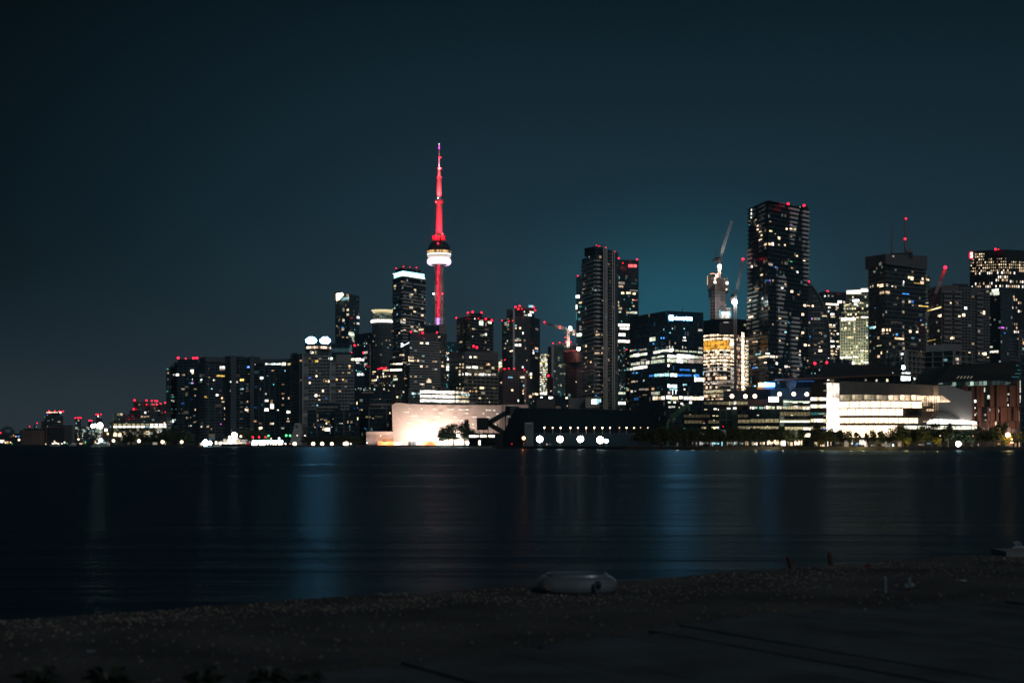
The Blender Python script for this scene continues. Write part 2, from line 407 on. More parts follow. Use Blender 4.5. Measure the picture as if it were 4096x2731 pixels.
# ---------------------------------------------------------------- the city's ground and its quay wall
shore = [(-700,2600),(0,1780),(420,1600),(640,1320),(900,1200),(1200,1098),(1960,1085),(1990,730),(2500,640),(2540,618),(3300,545),(4096,525),(5400,520)]
sp_ = [(wx(a, Y), Y) for a, Y in shore]
b = MB(); n_ = len(sp_)
far = [(q[0]*14000/q[1], 14000) for q in sp_]
for i in range(n_-1): b.face([(*sp_[i],GZ),(*sp_[i+1],GZ),(*far[i+1],GZ),(*far[i],GZ)])
tag(b.build('ground', mat('quay_paving', (.10,.10,.10), .9, var=.3, scale=.05), kind='structure'), 'paved city ground running back from the harbour wall', 'ground')
b = MB()
for i in range(n_-1):
    (x0,y0),(x1,y1) = sp_[i], sp_[i+1]
    d = Vector((x1-x0,y1-y0)).normalized(); nn = Vector((d.y,-d.x))*.25
    b.face([(x0+nn.x,y0+nn.y,-1.5),(x1+nn.x,y1+nn.y,-1.5),(x1+nn.x,y1+nn.y,GZ+.12),(x0+nn.x,y0+nn.y,GZ+.12)])
    b.face([(x0+nn.x,y0+nn.y,GZ+.12),(x1+nn.x,y1+nn.y,GZ+.12),(x1-nn.x,y1-nn.y,GZ+.12),(x0-nn.x,y0-nn.y,GZ+.12)])
    b.face([(x1-nn.x,y1-nn.y,GZ+.12),(x1-nn.x,y1-nn.y,GZ-.3),(x0-nn.x,y0-nn.y,GZ-.3),(x0-nn.x,y0-nn.y,GZ+.12)])
tag(b.build('seawall', mat('wall_stone', (.09,.09,.085), .9, var=.35, scale=.3), kind='structure'), 'dark concrete seawall along the far harbour edge', 'seawall')

# ---------------------------------------------------------------- the near pier
HG = 1.1; PZ = CZ-HG
edge = [(-3.29,9.15),(-2.70,9.54),(-2.06,9.95),(-1.36,10.46),(-.585,10.88),(0,11.28),(.86,11.70),(1.91,12.5),(3.56,13.7),(5.29,14.69)]
def edgeY(x):
    if x <= edge[0][0]: return edge[0][1]+(x-edge[0][0])*.66
    if x >= edge[-1][0]: return edge[-1][1]+(x-edge[-1][0])*.57
    for (a, p), (c, q) in zip(edge, edge[1:]):
        if a <= x <= c: return p+(q-p)*(x-a)/(c-a)
def gz(x, y): return PZ+.018*noise.noise((x*.8, y*.8, 0))+.009*noise.noise((x*4, y*4, 3))+.005*noise.noise((x*17, y*17, 7))-.03
verts, faces, uvs = [], [], []
NX, NY = 330, 150
xs = [-9+26*i/NX for i in range(NX+1)]
for i, x in enumerate(xs):
    ey = edgeY(x)+.035*noise.noise((x*3,0,0))+.02*noise.noise((x*11,5,0))
    for j in range(NY+1):
        y = -6+(ey+6)*(1-(1-j/NY)**1.7); verts.append((x, y, gz(x, y)))
    verts.append((x, ey+.04, PZ-.12)); verts.append((x, ey+.02, -2))
M_ = NY+3
for i in range(NX):
    for j in range(M_-1): faces.append((i*M_+j, (i+1)*M_+j, (i+1)*M_+j+1, i*M_+j+1))
me = bpy.data.meshes.new('pier_ground'); me.from_pydata(verts, [], faces)
m, t_, b_ = nt('pier_gravel'); L = t_.links.new; N = t_.nodes.new
tc = N('ShaderNodeTexCoord'); n1 = N('ShaderNodeTexNoise'); n1.inputs['Scale'].default_value = 1.3; n1.inputs['Detail'].default_value = 8; L(tc.outputs['Object'], n1.inputs[0])
n2 = N('ShaderNodeTexVoronoi'); n2.inputs['Scale'].default_value = 55; L(tc.outputs['Object'], n2.inputs[0])
r_ = N('ShaderNodeValToRGB'); L(n1.outputs[0], r_.inputs[0]); r_.color_ramp.elements[0].position = .35; r_.color_ramp.elements[1].position = .68
r_.color_ramp.elements[0].color = (.05,.05,.046,1); r_.color_ramp.elements[1].color = (.135,.125,.105,1)
mx = N('ShaderNodeMix'); mx.data_type = 'RGBA'; mx.blend_type = 'MULTIPLY'; mx.inputs['Factor'].default_value = .55
L(r_.outputs[0], mx.inputs['A']); L(n2.outputs['Color'], mx.inputs['B']); L(mx.outputs['Result'], b_.inputs['Base Color'])
bp = N('ShaderNodeBump'); bp.inputs['Strength'].default_value = .7; bp.inputs['Distance'].default_value = .01; L(n2.outputs['Distance'], bp.inputs['Height']); L(bp.outputs[0], b_.inputs['Normal'])
b_.inputs['Roughness'].default_value = .85
me.materials.append(m); me.polygons.foreach_set('use_smooth', [True]*len(me.polygons)); me.update()
o = bpy.data.objects.new('pier_ground', me); C.objects.link(o); o['kind'] = 'structure'
tag(o, 'dark worn concrete and gravel ground in front of the water', 'ground')
# loose gravel, thickest along the edge
b = MB(); rg = random.Random(3)
def stone(b, x, y, z, s, m):
    top = [(x+s*math.cos(a+rg.uniform(-.3,.3))*rg.uniform(.7,1.1), y+s*math.sin(a)*rg.uniform(.7,1.1), z) for a in (0,1.25,2.5,3.77,5.0)]
    t_ = [(x+(q[0]-x)*.5, y+(q[1]-y)*.5, z+s*rg.uniform(.5,.9)) for q in top]
    for k in range(5): b.face([top[k], top[(k+1)%5], t_[(k+1)%5], t_[k]], m)
    b.face(t_, m)
for i in range(24000):
    x = rg.uniform(-6, 9); ey = edgeY(x)
    dd = abs(rg.gauss(0, .75)) if rg.random() < .6 else rg.uniform(0, 6.5)
    y = ey-.03-dd; cl = noise.noise((x*1.1, y*1.6, 9))
    if y < 2.5 or rg.random() > .55+cl*1.2: continue
    stone(b, x, y, gz(x, y)-.002, rg.choice((.004,.005,.006,.008,.010,.013)), rg.choice((0,0,1,1,2)))
tag(b.build('gravel', [mat('pebble_grey', (.15,.15,.14), .8), mat('pebble_brown', (.24,.18,.13), .8), mat('pebble_pale', (.20,.18,.15), .7)]),
    'loose brown and grey gravel scattered along the pier edge', 'gravel', kind='stuff')
def gp(X, Yp): Y = HG*F/(Yp-CY); return Vector((wx(X, Y), Y, gz(wx(X, Y), Y)))
# timber deck
endl = [(-2.2,5.7),(-.87,6.7),(0,7.38),(.74,8.0),(1.57,8.94),(3.52,9.79),(6.5,11.1),(9,12.2)]
dk = empty('timber_deck', 'dark weathered plank deck lying in the lower right foreground', 'deck', (2.5,6,PZ))
wood = mat('weathered_timber', (.062,.072,.075), .8, var=.5, scale=2.2)
dd_ = Vector((.53,-.848)); nn_ = Vector((.848,.53)); rg = random.Random(8)
k = 0; c_ = 1.6
while c_ < 11:
    wdt = .285; best = None
    for (a, p), (q, s_) in zip(endl, endl[1:]):
        A, B = Vector((a,p)), Vector((q,s_)); na, nb = A.dot(nn_), B.dot(nn_)
        if na <= c_ < nb: best = A+(B-A)*((c_-na)/(nb-na))
    if best:
        st = best-dd_*rg.uniform(-.05,.06); en = st+dd_*11; z0 = PZ-.03; z1 = PZ+.03+rg.uniform(-.004,.004); sk = rg.uniform(-.004,.004)
        b = MB(); h = nn_*wdt/2
        segs = 10
        for q in range(segs):
            s0 = st+dd_*(11*q/segs); s1 = st+dd_*(11*(q+1)/segs)
            za = z1+.008*noise.noise((c_*3,q*.9,0)); zb = z1+.008*noise.noise((c_*3,(q+1)*.9,0))
            P = [(s0-h), (s1-h), (s1+h), (s0+h)]
            b.face([(*P[0],za-sk),(*P[1],zb-sk),(*P[2],zb+sk),(*P[3],za+sk)])
            b.face([(*P[1],z0),(*P[1],zb-sk),(*P[0],za-sk),(*P[0],z0)]); b.face([(*P[3],z0),(*P[3],za+sk),(*P[2],zb+sk),(*P[2],z0)])
        b.face([(*(st-h),z0),(*(st-h),z1-sk),(*(st+h),z1+sk),(*(st+h),z0)])
        b.build('plank', wood, dk)
    c_ += .296
# grey upturned basin on the edge
p = gp(2308, 2345); bs = empty('upturned_basin', 'smooth grey metal basin lying upside down on the gravel at the water edge', 'basin', (p.x, p.y, PZ-.03))
metal = mat('grey_metal', (.17,.21,.22), .33, .25, var=.12, scale=7)
b = MB(); prof = [(.98,0),(1.02,.018),(1.04,.05),(1.02,.085),(.96,.112),(.87,.128),(.81,.134),(.79,.152),(.74,.158),(.68,.152),(.65,.14),(0,.136)]
A_, B_ = .295, .24; nseg = 48
def sup(t, r): c, s = math.cos(t), math.sin(t); e_ = 2/2.7; return (p.x+A_*r*math.copysign(abs(c)**e_, c), p.y+B_*r*math.copysign(abs(s)**e_, s))
for (r0, h0), (r1, h1) in zip(prof, prof[1:]):
    for q in range(nseg):
        a0, a1 = 2*math.pi*q/nseg, 2*math.pi*(q+1)/nseg
        z0, z1 = PZ-.03+h0*.88, PZ-.03+h1*.88
        if r1 < 1e-6: b.face([(*sup(a0,r0),z0),(*sup(a1,r0),z0),(p.x,p.y,z1)])
        else: b.face([(*sup(a0,r0),z0),(*sup(a1,r0),z0),(*sup(a1,r1),z1),(*sup(a0,r1),z1)])
o = b.build('shell', metal, bs, smooth=True)
dark = mat('notch_shade', (.012,.013,.015), .7)  # near-black colour stands in for the shade inside the notch
qn = Vector((p.x+.145, p.y-.235, PZ+.035)); b = MB()
b.lathe((0,0), [(0,-.02),(.034,-.02),(.04,0),(.034,.02),(0,.024)], 14)
b.v = [(qn.x+x*.75, qn.y+z*.6, qn.z+y*.8) for x, y, z in b.v]; b.build('notch', dark, bs, smooth=True)
b = MB(); b.bar((qn.x-.028,qn.y-.03,qn.z+.012),(qn.x-.012,qn.y-.035,qn.z-.055),.011,n=8); b.bar((qn.x-.03,qn.y-.03,qn.z+.014),(qn.x+.02,qn.y-.028,qn.z+.008),.01,n=8)
b.build('bolt', mat('steel_dark', (.08,.12,.15), .4, .6), bs)
b = MB(); b.lathe((0,0), [(0,-.01),(.07,-.01),(.082,0),(.07,.01),(0,.012)], 20)
b.v = [(p.x-.185+x*1.0, p.y-.205+z*.6, PZ+.018+y*.42) for x, y, z in b.v]; b.build('side_panel', mat('brown_plate', (.12,.10,.08), .6), bs, smooth=True)
# rusty stubs
rust = mat('rust', (.10,.045,.028), .9, var=.4, scale=30)
def stub(X, Yp, lean, h, r, name, label, cat, m, n=10):
    p = gp(X, Yp); b = MB(); top = (p.x+lean, p.y-.01, p.z+h)
    b.bar((p.x,p.y,p.z-.03), top, r, 0, r*.96, n); b.bar(top, (top[0]-.002,top[1],top[2]+.006), r*.96, 0, r*.7, n)
    return b, p
b, p = stub(3168, 2250, -.035, .085, .024, 0,0,0,0); tag(b.build('rusty_stub', rust, org=p), 'shorter rusty iron stub leaning left at the water edge', 'iron stub', 'rusty stubs at the pier edge')
b, p = stub(3327, 2240, -.028, .105, .022, 0,0,0,0); tag(b.build('rusty_stub', rust, org=p), 'taller rusty iron stub standing nearly upright at the water edge', 'iron stub', 'rusty stubs at the pier edge')
b, p = stub(3455, 2252, .05, .03, .026, 0,0,0,0); tag(b.build('rusty_stub', rust, org=p), 'low rusty lump of iron lying flat right of the two stubs', 'iron stub', 'rusty stubs at the pier edge')
gal = mat('galvanised', (.30,.38,.39), .4, .5, var=.2, scale=20)
b, p = stub(3541, 2359, -.004, .115, .013, 0,0,0,0); tag(b.build('steel_pipe', gal, org=p), 'thin grey upright pipe end sticking out of the dark ground', 'pipe')
p = gp(3637, 2352); v_ = empty('pipe_fitting', 'grey valve fitting with side lugs beside the thin upright pipe', 'fitting', p)
b = MB(); b.bar((p.x,p.y,p.z-.02),(p.x,p.y,p.z+.045),.012,n=8); b.build('stem', rust, v_)
b = MB(); b.bar((p.x-.036,p.y,p.z+.038),(p.x+.036,p.y,p.z+.046),.019,n=8); b.bar((p.x-.005,p.y-.02,p.z+.045),(p.x-.005,p.y+.02,p.z+.062),.017,n=8); b.build('body', gal, v_)
b = MB(); b.bar((p.x,p.y,p.z+.05),(p.x+.002,p.y,p.z+.102),.0095,n=8); b.build('cap', gal, v_)
def scrap(X, Yp, w_, d_, h_, name, label, cat, m):
    p = gp(X, Yp); b = MB(); rr = random.Random(int(X))
    pl = [(p.x+w_*.5*math.cos(a)*rr.uniform(.75,1.05), p.y+d_*.5*math.sin(a)*rr.uniform(.75,1.05)) for a in [k*math.pi/4 for k in range(8)]]
    b.prism(pl, p.z-.004, [p.z+h_*rr.uniform(.6,1) for _ in pl], 0, 0); tag(b.build(name, m, org=p), label, cat)
wht = mat('pale_scrap', (.5,.52,.5), .7)
scrap(3853, 2306, .07, .03, .006, 'litter', 'small pale flat scrap lying right of the pipe fitting', 'litter', wht)
scrap(366, 2584, .075, .05, .006, 'litter', 'pale scrap of paper lying alone at the lower left', 'litter', mat('blue_scrap', (.25,.32,.35), .8))
scrap(2246, 2363, .016, .014, .016, 'pebble', 'tiny white pebble in front of the grey basin', 'pebble', wht)
scrap(4018, 2222, .02, .018, .012, 'pebble', 'tiny pale pebble in front of the concrete block at the right edge', 'pebble', wht)
scrap(3460, 2423, .035, .03, .018, 'stone', 'small bluish stone lying below the thin upright pipe', 'stone', mat('blue_stone', (.2,.24,.26), .8))
# concrete block with a mooring cleat, cut by the right edge of the picture
p = gp(4110, 2209); blk = empty('concrete_block', 'low grey concrete block at the right edge carrying a shiny cleat', 'block', p)
b = MB(); b.box(p.x-.235,p.x+.5,p.y-.06,p.y+.4,p.z-.02,p.z+.052); b.build('slab', mat('block_concrete', (.2,.21,.2), .85), blk)
c_ = gp(4068, 2196); cl = empty('mooring_cleat', 'small shiny metal cleat bolted on the concrete block', 'cleat', (c_.x,c_.y,p.z+.052))
cm = mat('bright_steel', (.6,.65,.66), .25, .9)
z_ = p.z+.052; b = MB(); b.box(c_.x-.06,c_.x+.10,c_.y-.04,c_.y+.04,z_,z_+.015); b.build('base', cm, cl)
b = MB(); b.bar((c_.x-.01,c_.y,z_+.01),(c_.x-.01,c_.y,z_+.05),.018,n=8); b.bar((c_.x+.035,c_.y,z_+.01),(c_.x+.035,c_.y,z_+.045),.016,n=8); b.build('post', cm, cl)
b = MB(); b.bar((c_.x-.045,c_.y,z_+.052),(c_.x+.03,c_.y,z_+.058),.016,n=8); b.build('horn', cm, cl)
# weeds in the lower left corner
def weed(X, Yp, sz, n, seed, label):
    p = gp(X, Yp); rr = random.Random(seed); o = empty('weed', label, 'weed', p, 'weeds by the deck'); b = MB(); s_ = MB()
    for k in range(n):
        a = rr.uniform(0, 6.28); ln = sz*rr.uniform(.5,1.1); hh = sz*rr.uniform(.35,1.0); wd = ln*rr.uniform(.18,.3)
        d = Vector((math.cos(a), math.sin(a), 0)); q = Vector((-d.y, d.x, 0)); b0 = Vector(p)+d*sz*.05; up = Vector((0,0,1))
        m1 = b0+d*ln*.45+up*hh; tp = b0+d*ln+up*hh*rr.uniform(.5,.95)
        s_.bar(Vector(p)+Vector((0,0,-.01)), b0+d*ln*.2+up*hh*.6, .003, n=4)
        b.face([b0+d*ln*.2+up*hh*.6, m1-q*wd, tp, m1+q*wd])
    b.build('leaves', mat('weed_leaf', (.028,.042,.024), .6, var=.4, scale=9), o); s_.build('stem', mat('weed_stem', (.012,.018,.01), .7), o)
weed(150, 2750, .12, 40, 1, 'dark leafy weed nearest the lower left corner')
weed(430, 2745, .12, 34, 2, 'low dark weed below the scrap of paper')
weed(800, 2745, .12, 30, 3, 'sparse dark weed between the corner clump and the broad leaves')
weed(1080, 2750, .13, 44, 4, 'broad leafed dark weed growing left of the deck end')
weed(1240, 2745, .10, 24, 5, 'small weed touching the left end of the timber deck')
# ================================================================ shared materials
G_dark  = facade('glass_dark', (.045,.07,.085), (.016,.03,.038), 3, 3.2, .22, .10, .03, ls=.06)
G_cond  = facade('condo_glass', (.20,.21,.22), (.03,.055,.065), 3, 3.6, .30, .14, .06, ls=.10)
G_teal  = facade('glass_teal', (.07,.13,.15), (.02,.08,.10), 3.4, 2.0, .2, .15, .10, ((.4,.95,1),(.8,1,.9)), .08)
G_conc  = facade('punched_concrete', (.30,.28,.26), (.03,.04,.045), 3.1, 4.2, .45, .30, .03, ls=.12)
G_harb  = facade('harbour_grid', (.10,.135,.155), (.008,.022,.032), 3, 6.4, .16, .07, .05, ((1,.75,.5),(.5,.85,1)), .035)
G_hotel = facade('hotel_grid', (.34,.33,.32), (.04,.06,.07), 3.1, 2.9, .42, .14, .02, ls=.10, gvar=.9)
G_bl    = facade('blank_wall', (.40,.375,.36), (.2,.2,.2), 3.1, 60, .05, .02)
G_off   = facade('office_dark', (.032,.055,.068), (.008,.022,.032), 3.9, 1.5, .3, .12, .04, ((1,.8,.5),(.5,.9,1)), .05)
conc = mat('concrete', (.40,.38,.36), .85, var=.15, scale=.05); conc_d = mat('concrete_dark', (.105,.125,.14), .85)
slab_w = mat('slab_white', (.55,.54,.53), .8); slab_g = mat('slab_grey', (.30,.31,.32), .8); slab_d = mat('slab_dark', (.16,.165,.17), .8)
steel = mat('painted_steel', (.25,.24,.23), .6); rdark = mat('roof_dark', (.05,.055,.06), .9); brick = mat('brick', (.25,.13,.10), .9, var=.3, scale=.4)

# ================================================================ far left shore (view A)
T = Tower('grain_silo', 'row of dark concrete grain silos with a tall shaft on the far left shore', 'A', [(300,1900),(600,1900)], 'silo')
T.prism([(535,1905),(612,1905)], 1090, None, facade('silo_tower', (.16,.11,.09), (.03,.03,.03), 6, 30, .1, .05), 'elevator_shaft', back=25)
T.prism([(300,1900),(545,1900)], 1190, 1215, facade('silo_tower', (.16,.11,.09), (.03,.03,.03), 6, 30, .1, .05), 'head_house', back=20)
sm = mat('silo_concrete', (.17,.11,.085), .9, var=.25, scale=.06)
for k in range(6):
    c_ = at('A', 322+k*41, 1210, 1896); b = MB(); b.lathe((c_.x,c_.y), [(6.3,GZ),(6.3,c_.z)], 20); b.build('silo', sm, T.root, smooth=True)
T.prism([(655,1890),(952,1890)], 1145, None, facade('silo_block', (.20,.125,.10), (.06,.05,.05), 24, 9.5, .04, .03, wrough=.9), 'brick_block', back=30)
T.prism([(600,1895),(660,1895)], 1180, None, facade('silo_tower', (.16,.11,.09), (.03,.03,.03), 6, 30, .1, .05), 'link_block', back=20)

T = Tower('red_topped_tower', 'far apartment block with a red and gold lit crown behind the grain silos', 'A', [(580,2650),(700,2640),(825,2660)], 'tower')
T.prism([(580,2650),(700,2640),(825,2660)], 1020, None, G_cond, 'wall', slabs=(3.2,.8,.5,slab_d))
T.prism([(600,2655),(780,2655)], 988, 1022, G_dark, 'crown', back=18)
T.lights('A', '642 958;718 960;655 996;618 997;772 963;825 963;800 968', 2.6, 22)
T.win('A', '682 976 150 9 s2.5;640 985 70 6 R2;690 974 30 7 m1.5;788 978 22 18 i3;618 1008 12 7 b2;770 1100 30 12 s1.5;632 1083 30 8 n.5;586 1036 10 12 s.8;622 1160 8 10 s.8', 'lit_band')

T = Tower('distant_sail_tower', 'tiny distant slanted tower left of the silos with one red light', 'A', [(440,5200),(490,5200)], 'tower')
T.prism([(440,5200),(490,5200)], [1150,1128], None, facade('far_blue', (.10,.13,.16), (.04,.07,.09), 4, 6, .3, .2, .05, ls=.1), 'wall', back=30)
T.lights('A', '487 1117', 4.5, 14); T.win('A', '478 1162 8 14 c1.2;488 1128 6 16 b.3')
T = Tower('distant_slab_tower', 'tiny distant wedge building beside the sail shaped tower', 'A', [(350,5300),(398,5300)], 'tower')
T.prism([(350,5300),(398,5300)], [1190,1165], None, MATS['far_blue'], 'wall', back=30); T.lights('A', '387 1160', 4, 14)
FARL = [('slim far tower with four red roof lights right of the silos', 980,1060,1055, '985 1049;1015 1049;1030 1048;1058 1049', '1026 1082 20 12 s1.2;997 1108 16 8 t.8;998 1122 18 8 c1'),
        ('low far tower topped by a short red bar of light', 1145,1220,1092, '1163 1084;1172 1082;1180 1082;1188 1083;1197 1084', '1205 1095 12 5 c.5;1160 1100 8 4 b.5'),
        ('blue far tower carrying a bright white peak light', 1255,1335,1040, '1257 1002;1281 1002;1319 1002', '1281 1026 14 18 i3;1310 1040 20 5 n.8')]
for lb, x0, x1, y0, li, wi in FARL:
    T = Tower('distant_tower', lb, 'A', [(x0,4600),(x1,4600)], 'tower', group='small far towers beyond the left shore')
    T.prism([(x0,4600),((x0+x1)/2,4585),(x1,4600)], y0, None, MATS['far_blue'], 'wall'); T.lights('A', li, 4.2, 14); T.win('A', wi)
    if y0 == 1040: T.roofbox('A', 1262, 1300, 1022, 1042, None, 4600, 15, 'spire_base')
T = Tower('waterside_block', 'dark ribbed low block with scattered lamps between silos and bright cluster', 'A', [(962,1820),(1180,1820)])
T.prism([(962,1820),(1180,1820)], 1160, None, facade('ribbed_low', (.10,.11,.12), (.03,.035,.04), 4, 5, .3, .4, .12, ls=.2), 'wall', back=25)
T.fill('A', (990,1180,1170,1340), 16, 'oscyc', 12, (2,5), (2,4), (.3,2)); T.win('A', '1140 1169 26 5 s1.5;1090 1200 40 8 c.8;1175 1240 30 8 o1;1195 1222 26 16 s2')
T = Tower('lit_condo', 'grey balconied block under white roof lamps near the bright yacht', 'A', [(1172,1760),(1335,1760)])
T.prism([(1172,1760),(1260,1750),(1335,1765)], 1165, None, facade('lit_cond', (.28,.28,.27), (.06,.08,.08), 3, 3.5, .4, .2, .35, ((1,.85,.6),(.8,1,.95)), .35), 'wall', slabs=(3,1.0,.3,slab_g))
T.lights('A', '1212 1152;1247 1150;1306 1147 1.6', 2.2, 30, 'q')
T.fill('A', (1180,1180,1330,1310), 18, 'cwlq', 13, (2,4), (2,4), (.4,2))
T = Tower('narrow_block', 'pinkish narrow block with vivid orange lamp left of the lit office', 'A', [(1337,1800),(1420,1800)])
T.prism([(1337,1800),(1420,1800)], 1185, None, facade('pink_cond', (.26,.2,.19), (.05,.05,.05), 3, 3.5, .4, .3, .2, ls=.2), 'wall', back=20)
T.win('A', '1355 1173 8 6 r2;1385 1207 34 34 i4;1408 1256 18 18 s4;1440 1285 14 14 s3;1350 1280 12 10 r.8;1445 1162 12 12 l1')
T = Tower('lit_office', 'low office with two rows of blazing windows left of the dark apartment slabs', 'A', [(1420,1740),(2168,1740)], 'office')
T.prism([(1420,1745),(1485,1740)], 1092, None, facade('dim_off', (.13,.13,.12), (.04,.045,.04), 3.6, 4, .35, .1, .1, ls=.1), 'side_wing', back=40)
T.prism([(1485,1735),(2168,1735)], 1110, None, facade('yellow_off', (.17,.16,.12), (.05,.05,.035), 4.2, 2.8, .3, .12, .35, ((1,.85,.45),(.9,1,.8)), .22), 'wall', back=45)
T.prism([(1485,1760),(2168,1760)], [985,1085], 1112, G_cond, 'upper_floors', back=30, slabs=(3.4,1,.3,slab_d))
T.prism([(1690,1790),(1835,1790)], 950, 1090, G_dark, 'plant_room', back=15)
for k in range(12):
    x = 1508+k*59.5
    if k in (7,): T.win('A', f'{x-2} 1164 48 22 l.8')
    else: T.win('A', f'{x} 1164 {50} 24 i2.5')
    T.win('A', f'{x} 1134 44 18 {"i2.5" if k > 7 else "y.8"}')
T.win('A', '2150 1140 16 70 y2.5;1506 1268 46 44 s2.5;1564 1270 44 44 s2.5;1930 1228 46 18 y1.6;1928 1258 44 12 i1.6;2062 1232 24 16 i1.8;1622 1232 24 10 y1.4;1632 1256 20 12 s1.4;2105 1222 20 12 l1;1750 1265 20 8 y.8;1587 1002 32 26 y1.4;1550 1003 36 26 n.4;1855 1033 24 24 s1.2;1890 1035 24 22 s.9;1930 1028 44 10 s1;1900 980 20 24 c2.5;1445 1162 14 8 l1.5;1560 1070 8 8 c1;1887 1093 24 8 l.5')
T.fill('A', (1640,990,1830,1080), 20, 'r', 14, (1,2.5), (1,2.5), (.8,1.6), 3); T.fill('A', (1500,1205,2140,1290), 34, 'yosq', 15, (2,5), (2,4), (.15,1.6), 5)
for i, (lb, x0, x1, y0, li, wi) in enumerate([
   ('ribbed tower with two red corner lights behind the lit office', 1745,1912,828, '1757 817 1.5;1915 820 1.4;1748 935 1.5', '1819 875 14 10 s1.2;1838 940 10 8 b1.2'),
   ('balconied tower with a cluster of red roof lights behind the lit office', 1905,2072,852, '1984 825 1.3;2028 825 1.3;2054 828 1.3;1915 873;2010 875;2054 876;1968 950 .7', '1988 868 16 26 n.4;2040 866 18 26 n.4;2077 955 16 10 i1.6;1940 965 10 8 s1.2;2045 955 50 5 n.5'),
   ('lower stepped tower beside the dark apartment slabs behind the lit office', 2070,2172,872, '2098 862 1.1;2159 850 1.2;2161 972 .7', '2110 985 12 6 n.5;2174 988 6 6 s1')]):
    T = Tower('apartment_tower', lb, 'A', [(x0,2350+i*30),(x1,2350+i*30)], 'tower')
    T.prism([(x0,2350+i*30),((x0*2+x1)/3,2340+i*30),(x1,2355+i*30)], y0, None, [G_conc, G_cond, G_cond][i], 'wall', slabs=(3.1,.7,.4,slab_d)); T.lights('A', li, 2.1, 20); T.win('A', wi)
T = Tower('low_shore_building', 'long low dark building with orange and blue lamps at the far left edge', 'A', [(-60,1950),(292,1950)])
T.prism([(-60,1950),(292,1950)], [1262,1248], None, G_dark, 'wall', back=30)
T.win('A', '177 1275 8 8 s2;207 1290 14 10 o3;245 1289 34 7 b3;20 1355 46 34 i3;52 1345 12 20 s2;72 1370 18 22 y2.5;100 1365 26 24 o1.6;100 1385 30 6 o1;160 1290 60 14 o.15')
T.lights('A', '7 1243', 2, 12)
T = Tower('distant_dome', 'faint far domed hall with a green edge at the far left', 'A', [(70,5600),(190,5600)], 'dome')
c_ = at('A', 97, 1235, 5600); b = MB(); b.lathe((c_.x,c_.y), [(30,GZ),(30,c_.z-2),(26,c_.z+8),(15,c_.z+19),(0,c_.z+24)], 20); b.build('dome', MATS['far_blue'], T.root, smooth=True)
T.prism([(115,5600),(190,5600)], 1232, None, MATS['far_blue'], 'wall', back=30); T.win('A', '172 1233 40 3 g.35;135 1216 8 6 r1')

# ================================================================ the dark apartment slabs (view B)
T = Tower('stepped_apartments', 'black stepped apartment block at the left end of the big slabs with red roof lights', 'B', [(190,1500),(330,1475),(592,1480)], 'apartments')
T.prism([(190,1500),(250,1480)], 495, None, G_harb, 'low_wing', back=35); T.prism([(245,1490),(285,1480)], 473, None, G_harb, 'stepped_wing', back=30)
T.prism([(283,1486),(330,1478)], 438, None, G_harb, 'stepped_wing', back=30); T.prism([(328,1478),(592,1470)], 447, None, G_harb, 'wall', back=40)
T.prism([(328,1485),(568,1482)], 402, 450, G_dark, 'penthouse', back=20)
T.lights('B', '334 388 1.5;424 396 .8;515 393 1.5;554 389 1.5;503 420 .6;545 420 .6', 1.9, 24)
T.win('B1', '215 540 34 38 t.8;244 542 14 34 q.5;242 652 22 54 s1;213 652 16 50 o.4;235 828 14 40 s.7;400 702 50 42 c.8;500 702 88 58 i3;645 706 50 40 o.3;692 706 42 44 s.7;918 592 84 66 i3.5;862 594 26 40 n.3;935 652 56 50 s2;215 1172 50 44 t.35;352 1278 80 38 n.15;365 1338 90 40 t.35;330 1440 40 20 i1;395 1452 44 48 n.8;348 1432 40 16 i1.5;660 1110 98 38 s.6;763 1048 100 36 n.15;1010 1112 80 36 s.4;1008 1294 28 34 s1;985 1295 16 30 s.3;762 1222 70 14 s.4;755 1282 70 36 n.2;928 830 18 18 i3;932 878 14 16 i.8;908 940 28 34 i1.5;942 940 28 28 p2;850 938 30 36 b.6;875 940 10 26 b.5;930 942 8 8 m1;655 1516 90 46 b.3;905 1405 60 20 b.2;795 822 24 24 t.3')
T.win('B3', '1040 280 28 54 s1.8;350 265 60 32 t.3;474 266 16 28 q.5;635 265 24 22 n.3;788 515 20 50 s1.2;826 518 14 34 s.4;905 508 18 26 s.8;385 582 36 24 l3;450 580 26 46 q1.4;320 632 36 46 s.8;390 630 52 46 c3;360 706 30 40 b.5;1012 648 44 22 s.8;1060 630 14 34 s.8;910 750 50 28 q1.5;855 756 34 40 n.3;455 940 24 30 s1;660 390 14 34 n.3;570 386 12 30 n.4;1010 455 50 34 n.25;718 750 8 14 n.4;765 332 60 28 n.15')
T = Tower('apartment_slab', 'wide dark apartment slab with faint pale grid between stepped block and concrete fins', 'B', [(583,1440),(655,1420),(890,1430)], 'apartments')
T.prism([(583,1445),(655,1425),(890,1432)], 376, None, G_harb, 'wall', slabs=(3.0,.25,.22,conc_d,'floor_band'))
T.prism([(583,1444),(655,1424),(890,1431)], 374, 430, conc_d, 'parapet')
T.win('B1', '1182 845 50 42 c2.5;1178 908 44 30 l.4;1125 912 30 24 o.2;1785 488 160 54 i3;1835 490 54 60 i4;1775 545 150 44 n.7;1530 856 32 46 i2;1570 856 24 40 n.3;1730 734 240 40 k1.4;1668 728 30 40 k3;1780 738 26 36 k3;1403 776 16 20 o2.5;1368 968 14 16 o1;1473 1103 30 22 l3;1298 1330 72 34 k1.2;1330 1358 26 26 k.8;1628 1280 70 54 i3;1766 1366 44 42 o3;1795 1472 76 34 s1.2;1855 1412 20 40 s1.6;1390 532 24 18 o.4;1718 1160 30 16 n.3;1890 945 26 34 n.3;1520 970 12 24 o.5;1415 300 20 8 n.3;1710 1275 40 14 n.2')
